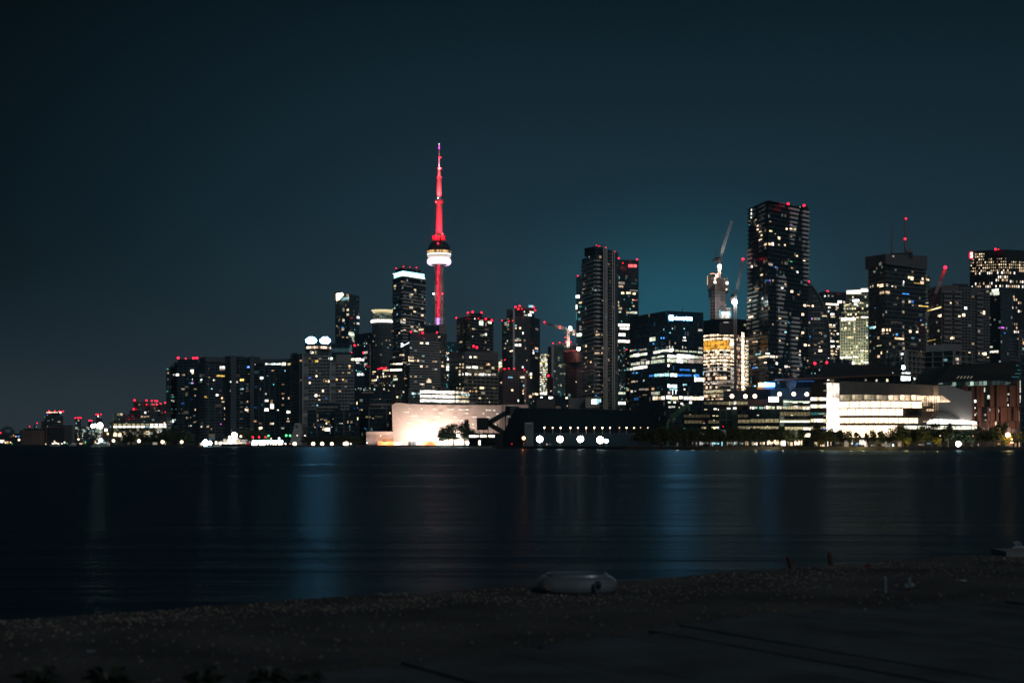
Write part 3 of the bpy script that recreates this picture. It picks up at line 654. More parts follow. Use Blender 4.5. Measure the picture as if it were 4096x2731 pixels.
T.win('B3', '1850 48 74 38 s1;1905 240 34 58 s3;1902 432 14 40 o.8;1897 556 16 44 o1.5;1223 780 32 46 q1.8;1262 778 22 30 s.4;1405 775 66 44 s1;1510 848 26 36 o1;1787 702 22 22 m3;1765 350 20 16 n.3')
T = Tower('finned_apartments', 'dark slab with two full height blank concrete fins in the middle of the slabs', 'B', [(885,1425),(1305,1425)], 'apartments')
T.prism([(885,1430),(1005,1424)], 362, None, G_dark, 'left_wing', back=40)
T.prism([(985,1424),(1225,1424)], 382, None, G_harb, 'wall', back=40); T.prism([(1000,1440),(1120,1440)], 367, 400, conc_d, 'penthouse', back=15); T.prism([(1180,1445),(1305,1445)], 372, 400, conc_d, 'penthouse', back=15)
for x0, x1, y0 in ((955,1022,366),(1185,1228,362)): T.prism([(x0,1412),(x1,1412)], y0, None, conc_d, 'concrete_fin', back=10)
T.win('B2', '18 902 28 40 i2.5;38 902 12 14 b1;12 1160 16 30 s.8;205 908 46 52 n1;345 850 104 60 k2.2;300 852 20 50 s3;340 1108 90 50 l.6;372 1100 26 40 c1.2;524 482 70 54 b2.2;532 480 36 30 p2.5;532 678 28 18 o.8;500 1460 22 22 o3;490 1100 60 34 n.15;490 1170 70 26 n.15;495 1045 70 40 t.08;330 1230 70 30 n.12;500 970 70 30 n.12;320 968 40 24 t.12;330 1490 80 30 n.12;490 1490 80 36 n.12;252 460 12 14 n.4')
T.win('B4', '605 265 96 54 s1.2;570 262 34 56 s2.5;606 282 24 24 i4;635 320 30 30 s1;605 192 44 28 l.5;455 320 76 28 n.12;450 512 76 30 n.12;455 190 76 30 n.12;440 760 76 26 n.15;620 32 16 16 o2;600 780 40 10 o.3')
T = Tower('grid_apartments', 'broad dark apartment slab with a glowing top floor strip beside the pale hotel', 'B', [(1222,1415),(1722,1405)], 'apartments')
T.prism([(1222,1418),(1722,1400)], 394, None, G_harb, 'wall', back=40, slabs=(3.0,.2,.2,conc_d,'floor_band'))
for k in range(9): T.piers([1228+61*k*1.0], 520, 1290, .5, .3, conc_d, 'pier')
T.prism([(1222,1416),(1722,1398)], 394, 440, conc_d, 'parapet', back=30)
T.win('B2', '1100 402 80 30 c1.5;1165 402 28 40 c1.5;1245 398 110 34 c3.5;1325 400 34 36 c2.5;1405 398 108 38 c3.5;1040 385 46 50 i4;1020 430 60 16 l.4;1540 390 104 90 y3.5;1700 402 94 58 y1.2;720 408 18 24 i1.6;1225 584 70 26 o1;1568 588 20 36 l2.5;1830 476 66 56 s1.6;1905 520 30 40 s.6;907 792 86 56 c3.5;900 862 30 30 n.3;1077 732 18 18 l1.5;1247 980 22 22 t3;1520 978 80 34 k.3;1325 795 14 44 r.2;745 1045 90 30 b.2;870 1112 18 56 s.6;1028 1246 42 50 c.9;1520 1240 90 40 o.4;1518 1372 36 40 s1.4;1518 1382 20 18 i3;1684 1368 44 54 s1.6;1048 1440 98 56 i2;1198 1440 52 40 o.6;1175 1498 22 42 s1.4;1210 1498 16 36 s1;1203 1570 94 60 i3.5;1812 1558 64 40 q2;1505 1556 70 26 o.3;1795 905 14 34 n.3;925 1556 20 30 t.5')
T.win('B4', '1155 266 108 70 i4;1305 206 100 56 i3;1470 272 36 24 i3;1460 272 20 14 i4;1762 330 102 60 i3;1765 340 60 40 s3;1725 286 14 14 l2;1748 510 22 22 y2.5;1755 584 92 46 s.8;836 584 76 44 o.9;990 644 84 34 o.25;1300 648 98 48 s1.2;1340 648 24 48 i2.5;988 770 94 58 s3.5;1598 775 80 46 q.5;1605 132 76 34 o.25;1890 516 50 24 o.25;848 200 80 44 b.2;960 830 34 20 n.4;1035 132 22 34 t.4;1900 134 56 34 q1.8')
T = Tower('hotel', 'pale hotel of blank piers and small windows under a round rooftop restaurant', 'B5', [(-60,1335),(690,1325)], 'hotel')
T.prism([(-200,1372),(-60,1365)], 470, None, G_harb, 'balcony_wing', back=30, slabs=(3.0,1.2,1.0,slab_d,'balcony'))
T.prism([(-130,1360),(-10,1350)], [505,495], None, G_dark, 'link_wing', back=30)
T.prism([(50,1330),(195,1330)], 482, None, G_bl, 'blank_pier', back=26); T.prism([(0,1338),(55,1334)], 485, None, G_dark, 'recess', back=20)
T.prism([(193,1335),(690,1330)], 482, None, G_hotel, 'wall', back=26); T.prism([(688,1328),(822,1328)], 655, None, G_bl, 'blank_pier', back=26)
T.prism([(820,1333),(1262,1330)], 672, None, G_hotel, 'wall', back=26)
T.prism([(790,1345),(850,1345)], 575, 660, G_dark, 'plant_room', back=15); T.prism([(848,1342),(1190,1342)], 508, 676, mat('render_wall', (.28,.27,.26), .9), 'plant_room', back=20)
c_ = at('B5', 418, 480, 1350); sc_ = 1350/F/5.808; rr = 305*sc_
zc = lambda y: at('B5', 0, y, 1350).z
b = MB(); b.lathe((c_.x,c_.y), [(rr*.9,zc(490)),(rr*.9,zc(432)),(rr*1.0,zc(425)),(rr*1.0,zc(388)),(0,zc(388))], 40); b.build('drum', facade('drum', (.16,.17,.18), (.05,.06,.07), 4, 3, .1, .12), T.root)
b = MB(); b.lathe((c_.x,c_.y), [(rr*.985,zc(388)),(rr*.985,zc(335))], 48, 0); b.build('restaurant_glazing', facade('restaurant', (.10,.08,.07), (.3,.2,.12), 8, 2.2, .05, .2, .75, ((1,.62,.42),(1,.80,.62)), .9), T.root)
b = MB(); b.lathe((c_.x,c_.y), [(rr*1.0,zc(335)),(rr*1.0,zc(270)),(0,zc(270))], 40); b.build('crown', facade('crown', (.12,.14,.16), (.06,.09,.11), 12, 1.6, .02, .25), T.root)
for x, wd in ((262,200),(588,180)):
    p_ = at('B5', x, 195, 1346); b = MB(); hw = wd/2*sc_
    b.box(p_.x-hw, p_.x+hw, p_.y-.5, p_.y+.5, zc(250), zc(150)); b.build('light_frame', steel, T.root)
    for i in range(4):
        for j in range(3):
            if i in (0, 3) and j != 1: continue
            inst('ball', 'floodlight', emat('h', 46, False), (p_.x+(i-1.5)*hw*.48, p_.y-1.0, zc(232)+(zc(160)-zc(232))*j/2), (2.4,.8,2.1), 0, T.root)
T.win('B5', '285 465 50 46 i4;262 455 60 60 n.5;366 458 46 74 y.5;390 664 76 42 k1.6;230 600 50 30 o.4;470 605 60 20 s.6;292 665 20 20 o.7;732 602 56 52 q2.2;672 602 20 46 q1.5;385 1010 34 44 s3.5;228 1168 34 46 s3;228 1050 64 26 b1;205 1050 16 20 m.8;606 1124 26 32 o2;668 1132 34 48 s2.5;568 1076 16 16 o1.2;548 1122 16 26 o1;385 888 34 26 o.4;535 1354 38 54 s2.5;375 1460 56 54 i4;450 1462 24 22 s2;450 1560 40 20 s2;855 1090 36 40 o2;1000 1092 40 42 o1.5;1150 776 42 42 o2;1152 828 24 30 o1.4;925 772 16 22 o.8;1000 932 18 36 o1;1140 934 60 30 y.9;1212 886 16 16 s1.2;928 1360 52 34 o1.2;30 652 38 36 o1.2;5 652 18 30 o.8;1065 1252 44 30 n.4;610 1520 50 24 b.8;620 792 12 12 l.6;620 905 12 12 l.4;205 1000 30 24 b.2;465 955 12 20 s.6;30 1104 12 40 s.5')
# the pale wedge at the hotel's foot
b = MB(); Yw = 1300
pts = [at('B4', *q, Yw) for q in ((1790,980),(1935,640),(2065,635),(2120,860),(2110,985))]
po = empty('hotel_entrance_wedge', 'pale sloping concrete wedge at the foot of the hotel', 'wedge', (pts[0].x+5, Yw, GZ))
fr = [(p_.x, p_.z if i not in (0,4) else GZ) for i, p_ in enumerate(pts)]
b.face([(x,Yw,z) for x, z in fr]); b.face([(x,Yw+14,z) for x, z in reversed(fr)])
for i in range(5):
    j = (i+1) % 5; b.face([(fr[j][0],Yw,fr[j][1]),(fr[i][0],Yw,fr[i][1]),(fr[i][0],Yw+14,fr[i][1]),(fr[j][0],Yw+14,fr[j][1])])
b.build('wedge', mat('wedge_concrete', (.5,.49,.47), .9), po)
a, c2 = at('B4', 1945, 690, Yw-.15), at('B4', 2020, 775, Yw-.15)
b = MB(); b.box(a.x,c2.x,Yw-.15,Yw,c2.z,a.z); b.build('emblem_panel', mat('emblem_dark', (.12,.13,.14), .8), po)
T = Tower('hotel_podium', 'grey plain podium between the pale wedge and the dark glass block', 'B4', [(2085,1310),(2275,1310)])
T.prism([(2085,1310),(2275,1310)], 645, None, facade('podium', (.22,.22,.21), (.1,.1,.1), 9, 30, .04, .02), 'wall', back=30)

# ---------------------------------------------------------------- glass towers behind the hotel (views B5, C, N)
T = Tower('louvre_tower', 'blue louvred rooftop block behind the hotel with vertical light fins', 'B5', [(728,1700),(1292,1700)])
T.prism([(728,1700),(1292,1690)], 242, None, facade('louvre', (.03,.06,.08), (.02,.05,.07), 40, 1.5, .02, .35), 'wall', back=30)
for k in range(19): T.win('B5', f'{748+k*25} {410 if k<17 else 380} 3 {96 if k < 17 else 180} {"l.25" if k<16 else "l.7"}', 'light_fin')
T.win('B5', '1222 622 86 50 y2.5;1347 625 132 60 i3.5;1457 632 60 46 i3;1345 700 76 34 i1.6;1366 970 70 50 c3;1445 968 54 50 c2;1310 880 18 18 t2.5;1385 905 100 26 l.3;1510 735 50 60 q.8;1530 848 14 14 t2')
T.prism([(1188,1670),(1492,1670)], 590, None, G_off, 'office_wing', back=30)
T.win('B5', '1222 622 86 50 y2.5;1347 625 132 60 i3.5;1457 632 60 46 i3;1345 700 76 34 i1.6;1366 970 70 50 c3;1445 968 54 50 c2;1310 880 18 18 t2.5;1385 905 100 26 l.3;1485 990 14 14 c1.5')
T.lights('B5', '1270 295 1.3;1200 460 .5', 2, 22)
T = Tower('signless_glass_tower', 'dark blank crowned glass tower right of the louvred block', 'N', [(195,2000),(890,1960)])
T.prism([(190,2020),(890,1960)], [185,75], None, G_off, 'wall', back=40)
T.win('N', '615 880 160 90 n1;590 880 60 80 i1;600 1090 140 90 n.3;575 1335 70 90 n.7;625 1330 60 34 R1;655 1368 50 20 r2;720 1434 110 22 r1.6;680 1305 22 22 t2.5;562 1430 34 34 l2;620 1532 24 24 l2;565 518 22 22 l2;648 520 24 24 y2;682 522 18 18 t1.5;575 632 24 24 l2.2;325 583 26 30 s2.2;695 735 16 16 b.6;608 1012 20 20 t.8;565 1088 34 30 l1.5;920 1095 4 4 s1;300 545 60 20 n.2;610 450 16 80 n.15')
T.lights('N', '183 598 .1;515 890 1.2', 2, 22)
b = MB(); a = at('N', 790, 570, 1950); c_ = at('N', 790, 1568, 1950); b.bar(a, (c_.x,c_.y,GZ), .9); a2 = at('N', 230, 625, 1965); b.bar(a2, a, .5); b.build('edge_trim', mat('trim_pale', (.4,.32,.28), .7), T.root)
T = Tower('round_crown_tower', 'round office tower with a golden lit crown behind the white topped tower', 'C', [(945,2300),(1210,2300)], 'tower')
c_ = at('C', 1080, 900, 2330); sc_ = 2330/F/3.267; zc = lambda y: at('C', 0, y, 2330).z; rr = 137*sc_
b = MB(); b.lathe((c_.x,c_.y), [(rr,GZ),(rr,zc(945))], 36); b.build('wall', facade('round_low', (.17,.18,.19), (.02,.035,.045), 3.9, 3, .42, .12, .10, ((1,.8,.5),(.3,.9,1)), .10), T.root)
b = MB(); b.lathe((c_.x,c_.y), [(rr*1.0,zc(945)),(rr,zc(870)),(rr,zc(850)),(rr*.82,zc(848)),(rr*.82,zc(812))], 36); b.build('lit_floors', facade('round_lit', (.32,.34,.28), (.2,.24,.18), 4.2, 4.5, .4, .15, .7, ((.85,.9,.6),(.6,.75,.6)), .16), T.root)
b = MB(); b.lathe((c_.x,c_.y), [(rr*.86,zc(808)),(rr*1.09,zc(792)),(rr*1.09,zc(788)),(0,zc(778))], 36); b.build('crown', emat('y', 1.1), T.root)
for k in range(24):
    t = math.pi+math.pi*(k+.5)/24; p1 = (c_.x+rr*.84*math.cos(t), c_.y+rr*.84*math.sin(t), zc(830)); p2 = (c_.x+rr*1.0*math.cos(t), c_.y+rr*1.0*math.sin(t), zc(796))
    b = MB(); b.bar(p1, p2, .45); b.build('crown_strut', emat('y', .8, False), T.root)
for k in range(15):
    t = math.pi*1.03+math.pi*.94*(k+.5)/15; p_ = (c_.x+(rr+.6)*math.cos(t), c_.y+(rr+.6)*math.sin(t), zc(936)); inst('ball', 'crown_lamp', emat('i', 2.2, False), p_, (2.1,1.2,2.6), 0, T.root)
T.faces.append((Vector((c_.x-rr, c_.y-rr*.5)), Vector((c_.x, c_.y-rr)), GZ, zc(945))); T.faces.append((Vector((c_.x, c_.y-rr)), Vector((c_.x+rr, c_.y-rr*.5)), GZ, zc(945)))
T.win('N', '930 440 70 34 s1;1050 545 44 44 c3.5;1275 525 40 50 s3.5;1425 502 26 26 l3;1020 626 26 26 l2.6;1100 520 200 14 t.35;1455 562 50 20 l1;1445 758 20 20 t1.4;1035 738 70 14 t.3;965 845 26 50 t1;1077 855 22 22 t1.6;1010 966 26 26 t2;980 975 50 20 t.5;980 1095 90 26 s.6;1425 885 60 54 s3;1490 870 30 50 n.6;1428 986 34 18 t1.6;1405 1102 28 28 l2.4;1012 1310 32 32 l2.6;1012 1425 24 24 t2;1540 365 60 30 o.5;1545 325 60 14 t.3;1120 105 80 30 n.3;950 1315 20 20 t.5')
T = Tower('low_hat_building', 'dark pitched roof building with two short glowing strips below the pale striped tower', 'N', [(1560,1750),(2130,1750)])
T.prism([(1530,1760),(2130,1755)], [1160,1180], None, G_off, 'wall', back=30)
b = MB(); a, c_, d_ = at('N',1540,1170,1752), at('N',1850,1075,1760), at('N',2140,1195,1752)
b.face([a,d_,c_]); b.face([a,c_,(c_.x,c_.y+30,c_.z),(a.x,a.y+30,a.z)]); b.face([c_,d_,(d_.x,d_.y+30,d_.z),(c_.x,c_.y+30,c_.z)]); b.face([(a.x,a.y+30,a.z),(c_.x,c_.y+30,c_.z),(d_.x,d_.y+30,d_.z)]); b.build('roof', rdark, T.root)
T.win('N', '1625 1335 100 26 q1;1725 1325 80 46 y2.5;1925 1325 265 52 i2.8')
T = Tower('red_string_office', 'dark office with a red string of roof lights and rows of small lit windows', 'D', [(945,1600),(1400,1600)], 'office')
T.prism([(945,1610),(1400,1590)], [285,262], None, facade('string_off', (.09,.085,.08), (.03,.03,.03), 3.6, 3.2, .5, .4, .18, ((1,.9,.65),(.6,1,.95)), .4), 'wall', back=40)
T.lights('D', '1046 255 .7;1058 254 .6;1068 253 .6;1080 242 .7;1090 241 .8;1100 241 1;1110 243 .9;1120 245 .6;1135 244 .7;1148 243 .7;1158 237 1', 1.5, 14, 'r', 1590)
T.win('D', '1155 272 80 20 y1.5;1240 268 60 24 i2.5;1320 266 100 24 i2.8;998 291 44 10 y2;1120 316 14 28 i2.5;985 318 12 12 s1.5;1045 362 14 28 y2.5;1090 360 8 20 y1.2;1125 355 16 22 y2;1150 354 12 18 y1.6;1165 350 10 10 y1.6;1205 350 10 10 i2.5;970 408 8 24 y1.8;983 408 8 24 y1.8;997 407 8 26 y2;1012 405 8 26 y2;1028 400 10 26 i2.2;1062 405 7 7 b2;1280 350 40 18 y1;1285 392 60 26 q1.4;1268 384 20 10 l1;1205 470 9 9 l2;1135 472 8 8 y2;1250 415 12 12 l.5;1205 352 8 8 y2;1195 545 8 8 y2')
T.fill('D', (960,430,1230,510), 16, 'yqis', 21, (1.5,2.5), (1.5,3), (.5,1.6))
T = Tower('brick_podium', 'low brick block with punched openings left of the glowing sugar office', 'D', [(1290,1500),(1400,1500)])
T.prism([(1288,1500),(1365,1500)], 525, None, facade('brick_punch', (.18,.11,.09), (.03,.03,.03), 4, 4, .45, .45), 'wall', back=20)
T.win('D', '1308 630 20 20 s2.5;1232 630 8 14 s1;1345 635 30 10 t.3')
T = Tower('dark_podium_roof', 'long dark roof sloping up behind the glass blocks left of the sugar refinery', 'D', [(560,1350),(1230,1350)])
T.prism([(540,1360),(1235,1350)], [620,548], None, G_dark, 'wall', back=50)
T.fill('D', (735,505,950,550), 26, 'ytlqc', 22, (1.2,3), (1.2,3), (.8,3), 4)
T.win('D', '910 570 160 14 n.08')

# ---------------------------------------------------------------- dark glass blocks in front (view B6)
def framed(name, label, v, x0, x1, y0, Y, frames, wins, m=None, roof=None):
    T = Tower(name, label, v, [(x0,Y),(x1,Y)], 'office'); T.prism([(x0,Y),(x1,Y)], y0, None, m or G_off, 'wall', back=35)
    if roof: T.prism([(roof[0],Y+8),(roof[1],Y+8)], roof[2], y0+5, G_dark, 'upper_floors', back=20)
    fm = mat('frame_bronze', (.30,.27,.24), .6)
    for fx0, fx1, fy0, fy1 in frames:
        a, c_ = at(v, fx0, fy0, Y-.5), at(v, fx1, fy1, Y-.5); b = MB(); b.box(a.x, c_.x, Y-.6, Y-.1, c_.z, a.z); b.build('frame', fm, T.root)
    T.win(v, wins); return T
framed('glass_office', 'dark glass office with framed facade and one glowing room left of the refinery', 'B6', 195, 880, 515, 1190,
  [(432,445,500,1195),(440,885,520,540),(430,985,415,468)],
  '700 830 34 60 k.6;745 830 60 60 k.4;693 868 30 34 i3;680 1025 60 80 s2.2;715 1025 60 84 i3.5;765 1025 34 84 i3;610 1020 46 50 s1.6;655 1030 30 70 s2;470 785 36 34 s.8;550 765 20 22 o1.6;650 785 22 30 s1.2;595 760 40 18 o.4;905 672 22 34 y1;862 752 26 16 s.8;550 960 14 18 i2.5;612 962 14 16 i2.5;832 964 18 18 i2;392 968 18 16 s2;455 395 34 24 l2;336 392 16 16 t1.2;940 545 24 30 y1;980 552 14 24 y2;1020 545 34 30 y1.2;300 1110 50 30 t.12;790 1110 20 60 n.3;490 920 90 60 b.08;820 625 14 14 r.4;735 610 60 20 t.1;670 900 300 10 n.12',
  roof=(430, 1050, 330))
framed('glass_office', 'second dark glass block with a dotted white light row on its corner', 'B6', 878, 1560, 520, 1180,
  [(1140,1152,480,1195),(1150,1230,490,500),(1150,1410,1062,1072),(1150,1300,1142,1148)],
  '1035 867 8 8 i2;1055 867 6 6 i1.5;1075 867 8 8 i2;1098 867 14 8 i3;1112 867 8 8 i2;1490 340 22 70 y2.5;1508 745 20 66 y3;1252 832 34 60 s.7;1345 832 50 60 s.35;1295 936 12 10 t2;1312 938 10 10 t1;1620 515 24 30 y1.4;1580 512 60 22 s.3;1505 460 20 12 b2;1420 475 10 22 b1;1346 350 14 30 t.6;1300 1000 26 100 n.12;1300 640 30 80 n.06;1480 890 30 20 o.2',
  roof=(1290, 1500, 375))
framed('glass_office', 'third dark glass block with tall pale corner lines behind the white screen', 'B6', 1795, 2400, 420, 1178,
  [(1797,1812,425,1070),(1810,2302,460,485),(2256,2272,420,1080),(1825,2400,350,400),(1842,2400,235,242)],
  '1745 700 60 44 y.3;1820 705 60 40 y.25;1910 735 20 16 o2;1700 1000 34 34 b.7;1740 1030 16 14 t.8;2060 690 200 40 y.06;2350 600 20 50 y2;2160 1070 10 40 b.6;2090 232 16 20 y2.5',
  roof=(1842, 2400, 236))
T = Tower('glass_link', 'narrow unlit glass link between second and third dark blocks', 'B6', [(1555,1200),(1800,1200)]); T.prism([(1555,1200),(1800,1200)], 430, None, G_off, 'wall', back=30)
# ================================================================ towers left of the needle (view C)
T = Tower('curved_glass_tower', 'slim dark glass tower with a glaring white corner at its top left', 'C', [(460,2520),(640,2480),(775,2530)], 'tower')
T.prism([(460,2520),(640,2480),(775,2530)], [540,578,600], None, facade('glass_curve', (.06,.09,.11), (.018,.05,.065), 3.2, 3, .25, .12, .05, ls=.10), 'wall')
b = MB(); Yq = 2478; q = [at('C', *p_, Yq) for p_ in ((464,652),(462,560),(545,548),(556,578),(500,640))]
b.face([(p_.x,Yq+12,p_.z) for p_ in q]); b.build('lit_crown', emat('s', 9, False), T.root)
T.win('C', '592 636 96 30 l1;592 650 80 18 l.35;570 778 26 46 n.4;626 782 28 30 y1.6;626 844 28 28 y1.5;757 880 32 28 i2.5;757 960 32 26 i1.6;672 888 24 14 r.8;570 922 28 26 i1.2;566 905 24 16 s.8;562 1030 34 24 s.8;556 1012 22 20 b1.2;562 1042 30 16 s1.2;670 1080 68 22 q1.2;670 1102 72 22 q2;678 1128 60 18 q.8;690 1160 24 50 q.7;700 1190 20 24 n.8;712 1040 8 8 t2;563 1138 28 16 s.6;620 1140 26 20 s.6;482 992 10 18 s1;520 905 10 10 s.8;500 1010 12 30 n.2;708 958 12 12 s1;775 892 10 8 b2;600 722 20 40 n.12;520 1080 20 90 n.05')
T = Tower('white_topped_tower', 'tall striped tower with a blazing white band around its top left of the needle', 'C', [(1212,2140),(1340,2100),(1643,2150)], 'tower')
G_str = facade('striped_glass', (.10,.10,.11), (.02,.032,.042), 3, 3, .12, .14, .07, ls=.16)
T.prism([(1212,2140),(1340,2100),(1643,2150)], 352, None, G_str, 'wall')
rr_ = random.Random(31)
def seg_strip(full=.72, gap=(5,11), seg=(14,40)):
    def f(i, fl, Ln):
        out = []; u = 0
        r = random.Random(i*991+fl*17+int(fl/4)*7)
        while u < Ln:
            l = r.uniform(*seg); 
            if r.random() < full: out.append((u, min(Ln, u+l)))
            u += l+(r.uniform(*gap) if r.random() < .7 else .8)
        return out
    return f
T.balconies(2.98*1.6, seg_strip(.85, (4,9), (16,46)), mat('slab_pale', (.60,.57,.55), .8), hgt=1.9, out=1.5)
T.prism([(1206,2136),(1340,2094),(1648,2146)], 335, 352, mat('slab_white', (.55,.54,.53), .8), 'cornice')
T.prism([(1228,2142),(1345,2108),(1625,2150)], 272, 337, emat('l', 2.6, False), 'lit_band', roof=mat('roof_dark', (.05,.055,.06), .9))
T.win('C', '1535 345 60 30 c4;1425 343 420 12 c3', 'lit_edge')
T.prism([(1252,2150),(1330,2125),(1578,2155)], 232, 275, G_dark, 'penthouse')
a, c_ = at('C',1330,203,2150), at('C',1520,222,2150); b = MB(); b.bar(a, c_, .9); b.bar(at('C',1340,230,2150), at('C',1340,203,2150), .6); b.bar(at('C',1515,232,2150), at('C',1515,222,2150), .6); b.build('window_crane', steel, T.root)
T.lights('C', '1257 238 1;1353 217 1;1440 222 .7;1460 245 .0;1521 231 1', 1.6, 22)
T.win('C', '1243 468 26 26 y1.6;1243 495 20 26 s1.4;1345 414 60 14 s.6;1502 522 26 22 s1.8;1464 576 28 22 s2;1440 604 30 30 q1;1440 578 16 20 n.5;1598 612 24 24 l.3;1628 648 8 12 s1.5;1272 722 14 28 l1;1240 758 22 18 l1.2;1212 772 14 10 s1.4;1436 750 18 22 s1.4;1462 752 24 22 s1.4;1596 760 34 22 s1.6;1497 812 28 30 s2.5;1598 850 32 26 s2;1272 842 16 20 l1;1452 838 6 22 s1;1360 914 34 22 s2;1322 916 20 14 s1;1344 944 66 24 i1.3;1462 1003 34 20 s1.4;1496 1032 24 18 s1.8;1532 1006 20 16 s1;1560 1042 24 22 s1.8;1585 1040 22 22 s1.8;1605 1038 18 20 s1.6;1497 1062 30 22 i1.8;1525 1064 22 18 s1.8;1368 1050 24 20 s2;1300 1086 16 24 s1.6;1340 1052 40 14 i.7;1228 1242 10 12 s2;1178 1238 9 10 s2;1266 1320 14 18 s1.4;1265 1215 8 10 s1;1240 612 24 14 b.6;1278 612 8 14 l.8;1345 1370 34 18 s1.4;1635 885 8 30 p.5;1230 1400 40 10 s1')
T.win('N', '2160 560 330 60 c3.5;2300 530 90 60 c4;1935 125 46 54 s1.6;1720 600 34 40 s2;1845 826 46 50 s1.6;1975 976 36 40 s2;2025 976 28 40 s2;2090 978 60 40 s2;1745 1070 60 30 i2', 'window')
T = Tower('pale_balcony_tower', 'broad pale balconied building in front of the needle with three big red roof lights', 'C', [(1372,1750),(1440,1700),(1830,1720)], 'apartments')
G_pale = facade('pale_cond', (.36,.36,.35), (.05,.06,.065), 3.1, 3.4, .55, .08, .08, ls=.25)
T.prism([(1372,1750),(1440,1702),(1830,1722)], 1180, None, G_pale, 'wall', slabs=(3.1,1.3,1.0,mat('slab_pale2', (.44,.44,.43), .8),'balcony'))
T.prism([(1412,1735),(1445,1712),(1798,1730)], [1100,1088,1085], 1182, conc_d, 'penthouse')
T.lights('C', '1449 1070 1.5;1603 1081 1.8;1790 1077 1.5', 1.5, 26)
T.win('C', '1588 1215 38 28 s2.5;1662 1216 38 30 i3;1375 1230 110 22 c3;1450 1400 70 20 s2;1450 1440 66 28 s2.4;1542 1442 26 24 s2.5;1585 1440 30 12 n.7;1586 1520 28 24 s2.4;1658 1524 26 26 n.5;1745 1410 14 8 b1.5;1620 1156 5 8 s1.5')
T.win('D', '1492 98 64 20 s1.8;1492 136 70 30 s2.2;1586 138 26 30 s2.4;1548 135 24 16 s1;1630 137 30 12 n.6;1628 218 30 26 s2.4;1704 222 28 30 n.5;1732 415 46 38 s2.8;1732 418 70 34 s1.5;1728 380 22 20 s1.5;1640 456 60 22 s1.4;1640 456 20 22 i3;1405 380 60 14 o1;1400 165 60 12 s.8;1385 388 40 14 s1')
T = Tower('shadow_slab_tower', 'plain grey topped building rising just right of the needle foot', 'C', [(1640,1800),(1915,1810)], 'apartments')
T.prism([(1640,1850),(1765,1850)], 985, None, G_dark, 'rear_block', back=20)
T.prism([(1815,1800),(1915,1810)], 968, 1092, mat('render_wall', (.28,.27,.26), .9), 'lift_house', back=22); T.prism([(1760,1812),(1815,1810)], 975, 1095, conc_d, 'lift_house', back=20)
T.prism([(1800,1795),(1850,1780),(1918,1800)], 1092, None, G_cond, 'wall', slabs=(3.1,1.0,.5,slab_g,'balcony'))
T.win('C', '1822 1132 30 20 s1.8;1693 965 7 8 s1.5;1835 1325 10 14 y1.5;1862 1515 34 24 s2.2;1912 1340 10 10 s2;1840 1335 10 12 s1;1905 1380 10 30 l.8')
T.win('D', '1985 228 46 32 i2.6;1984 265 42 22 i2.2;1985 190 40 20 q1;1914 216 34 22 s1.6;1975 42 12 14 s2;1998 40 16 14 s2.2;1982 338 14 14 q2.2;1912 162 16 14 s1.4;1887 20 8 20 y1.5;1910 75 12 12 s1;1982 400 14 12 s.8;1975 490 12 10 t1.6;1882 492 12 10 o1.5;1968 460 16 12 t.8')
T = Tower('teal_low_tower', 'low teal glass building between needle foot and concrete office', 'C', [(1912,1950),(2060,1950)])
T.prism([(1912,1950),(2060,1950)], [1195,1205], None, G_teal, 'wall', back=30)
T.win('C', '1945 1345 14 14 s2.5;1930 1360 10 10 i2;1978 1312 8 8 t2;1942 1268 8 8 t1.5;1930 1400 14 20 l1.2;1932 1428 22 26 i2;2003 1240 8 8 t1;1925 1530 34 24 i2.6')
T.fill('C', (1920,1210,2040,1600), 24, 'tlbt', 33, (1,2), (1,2), (.3,1.6), 5)

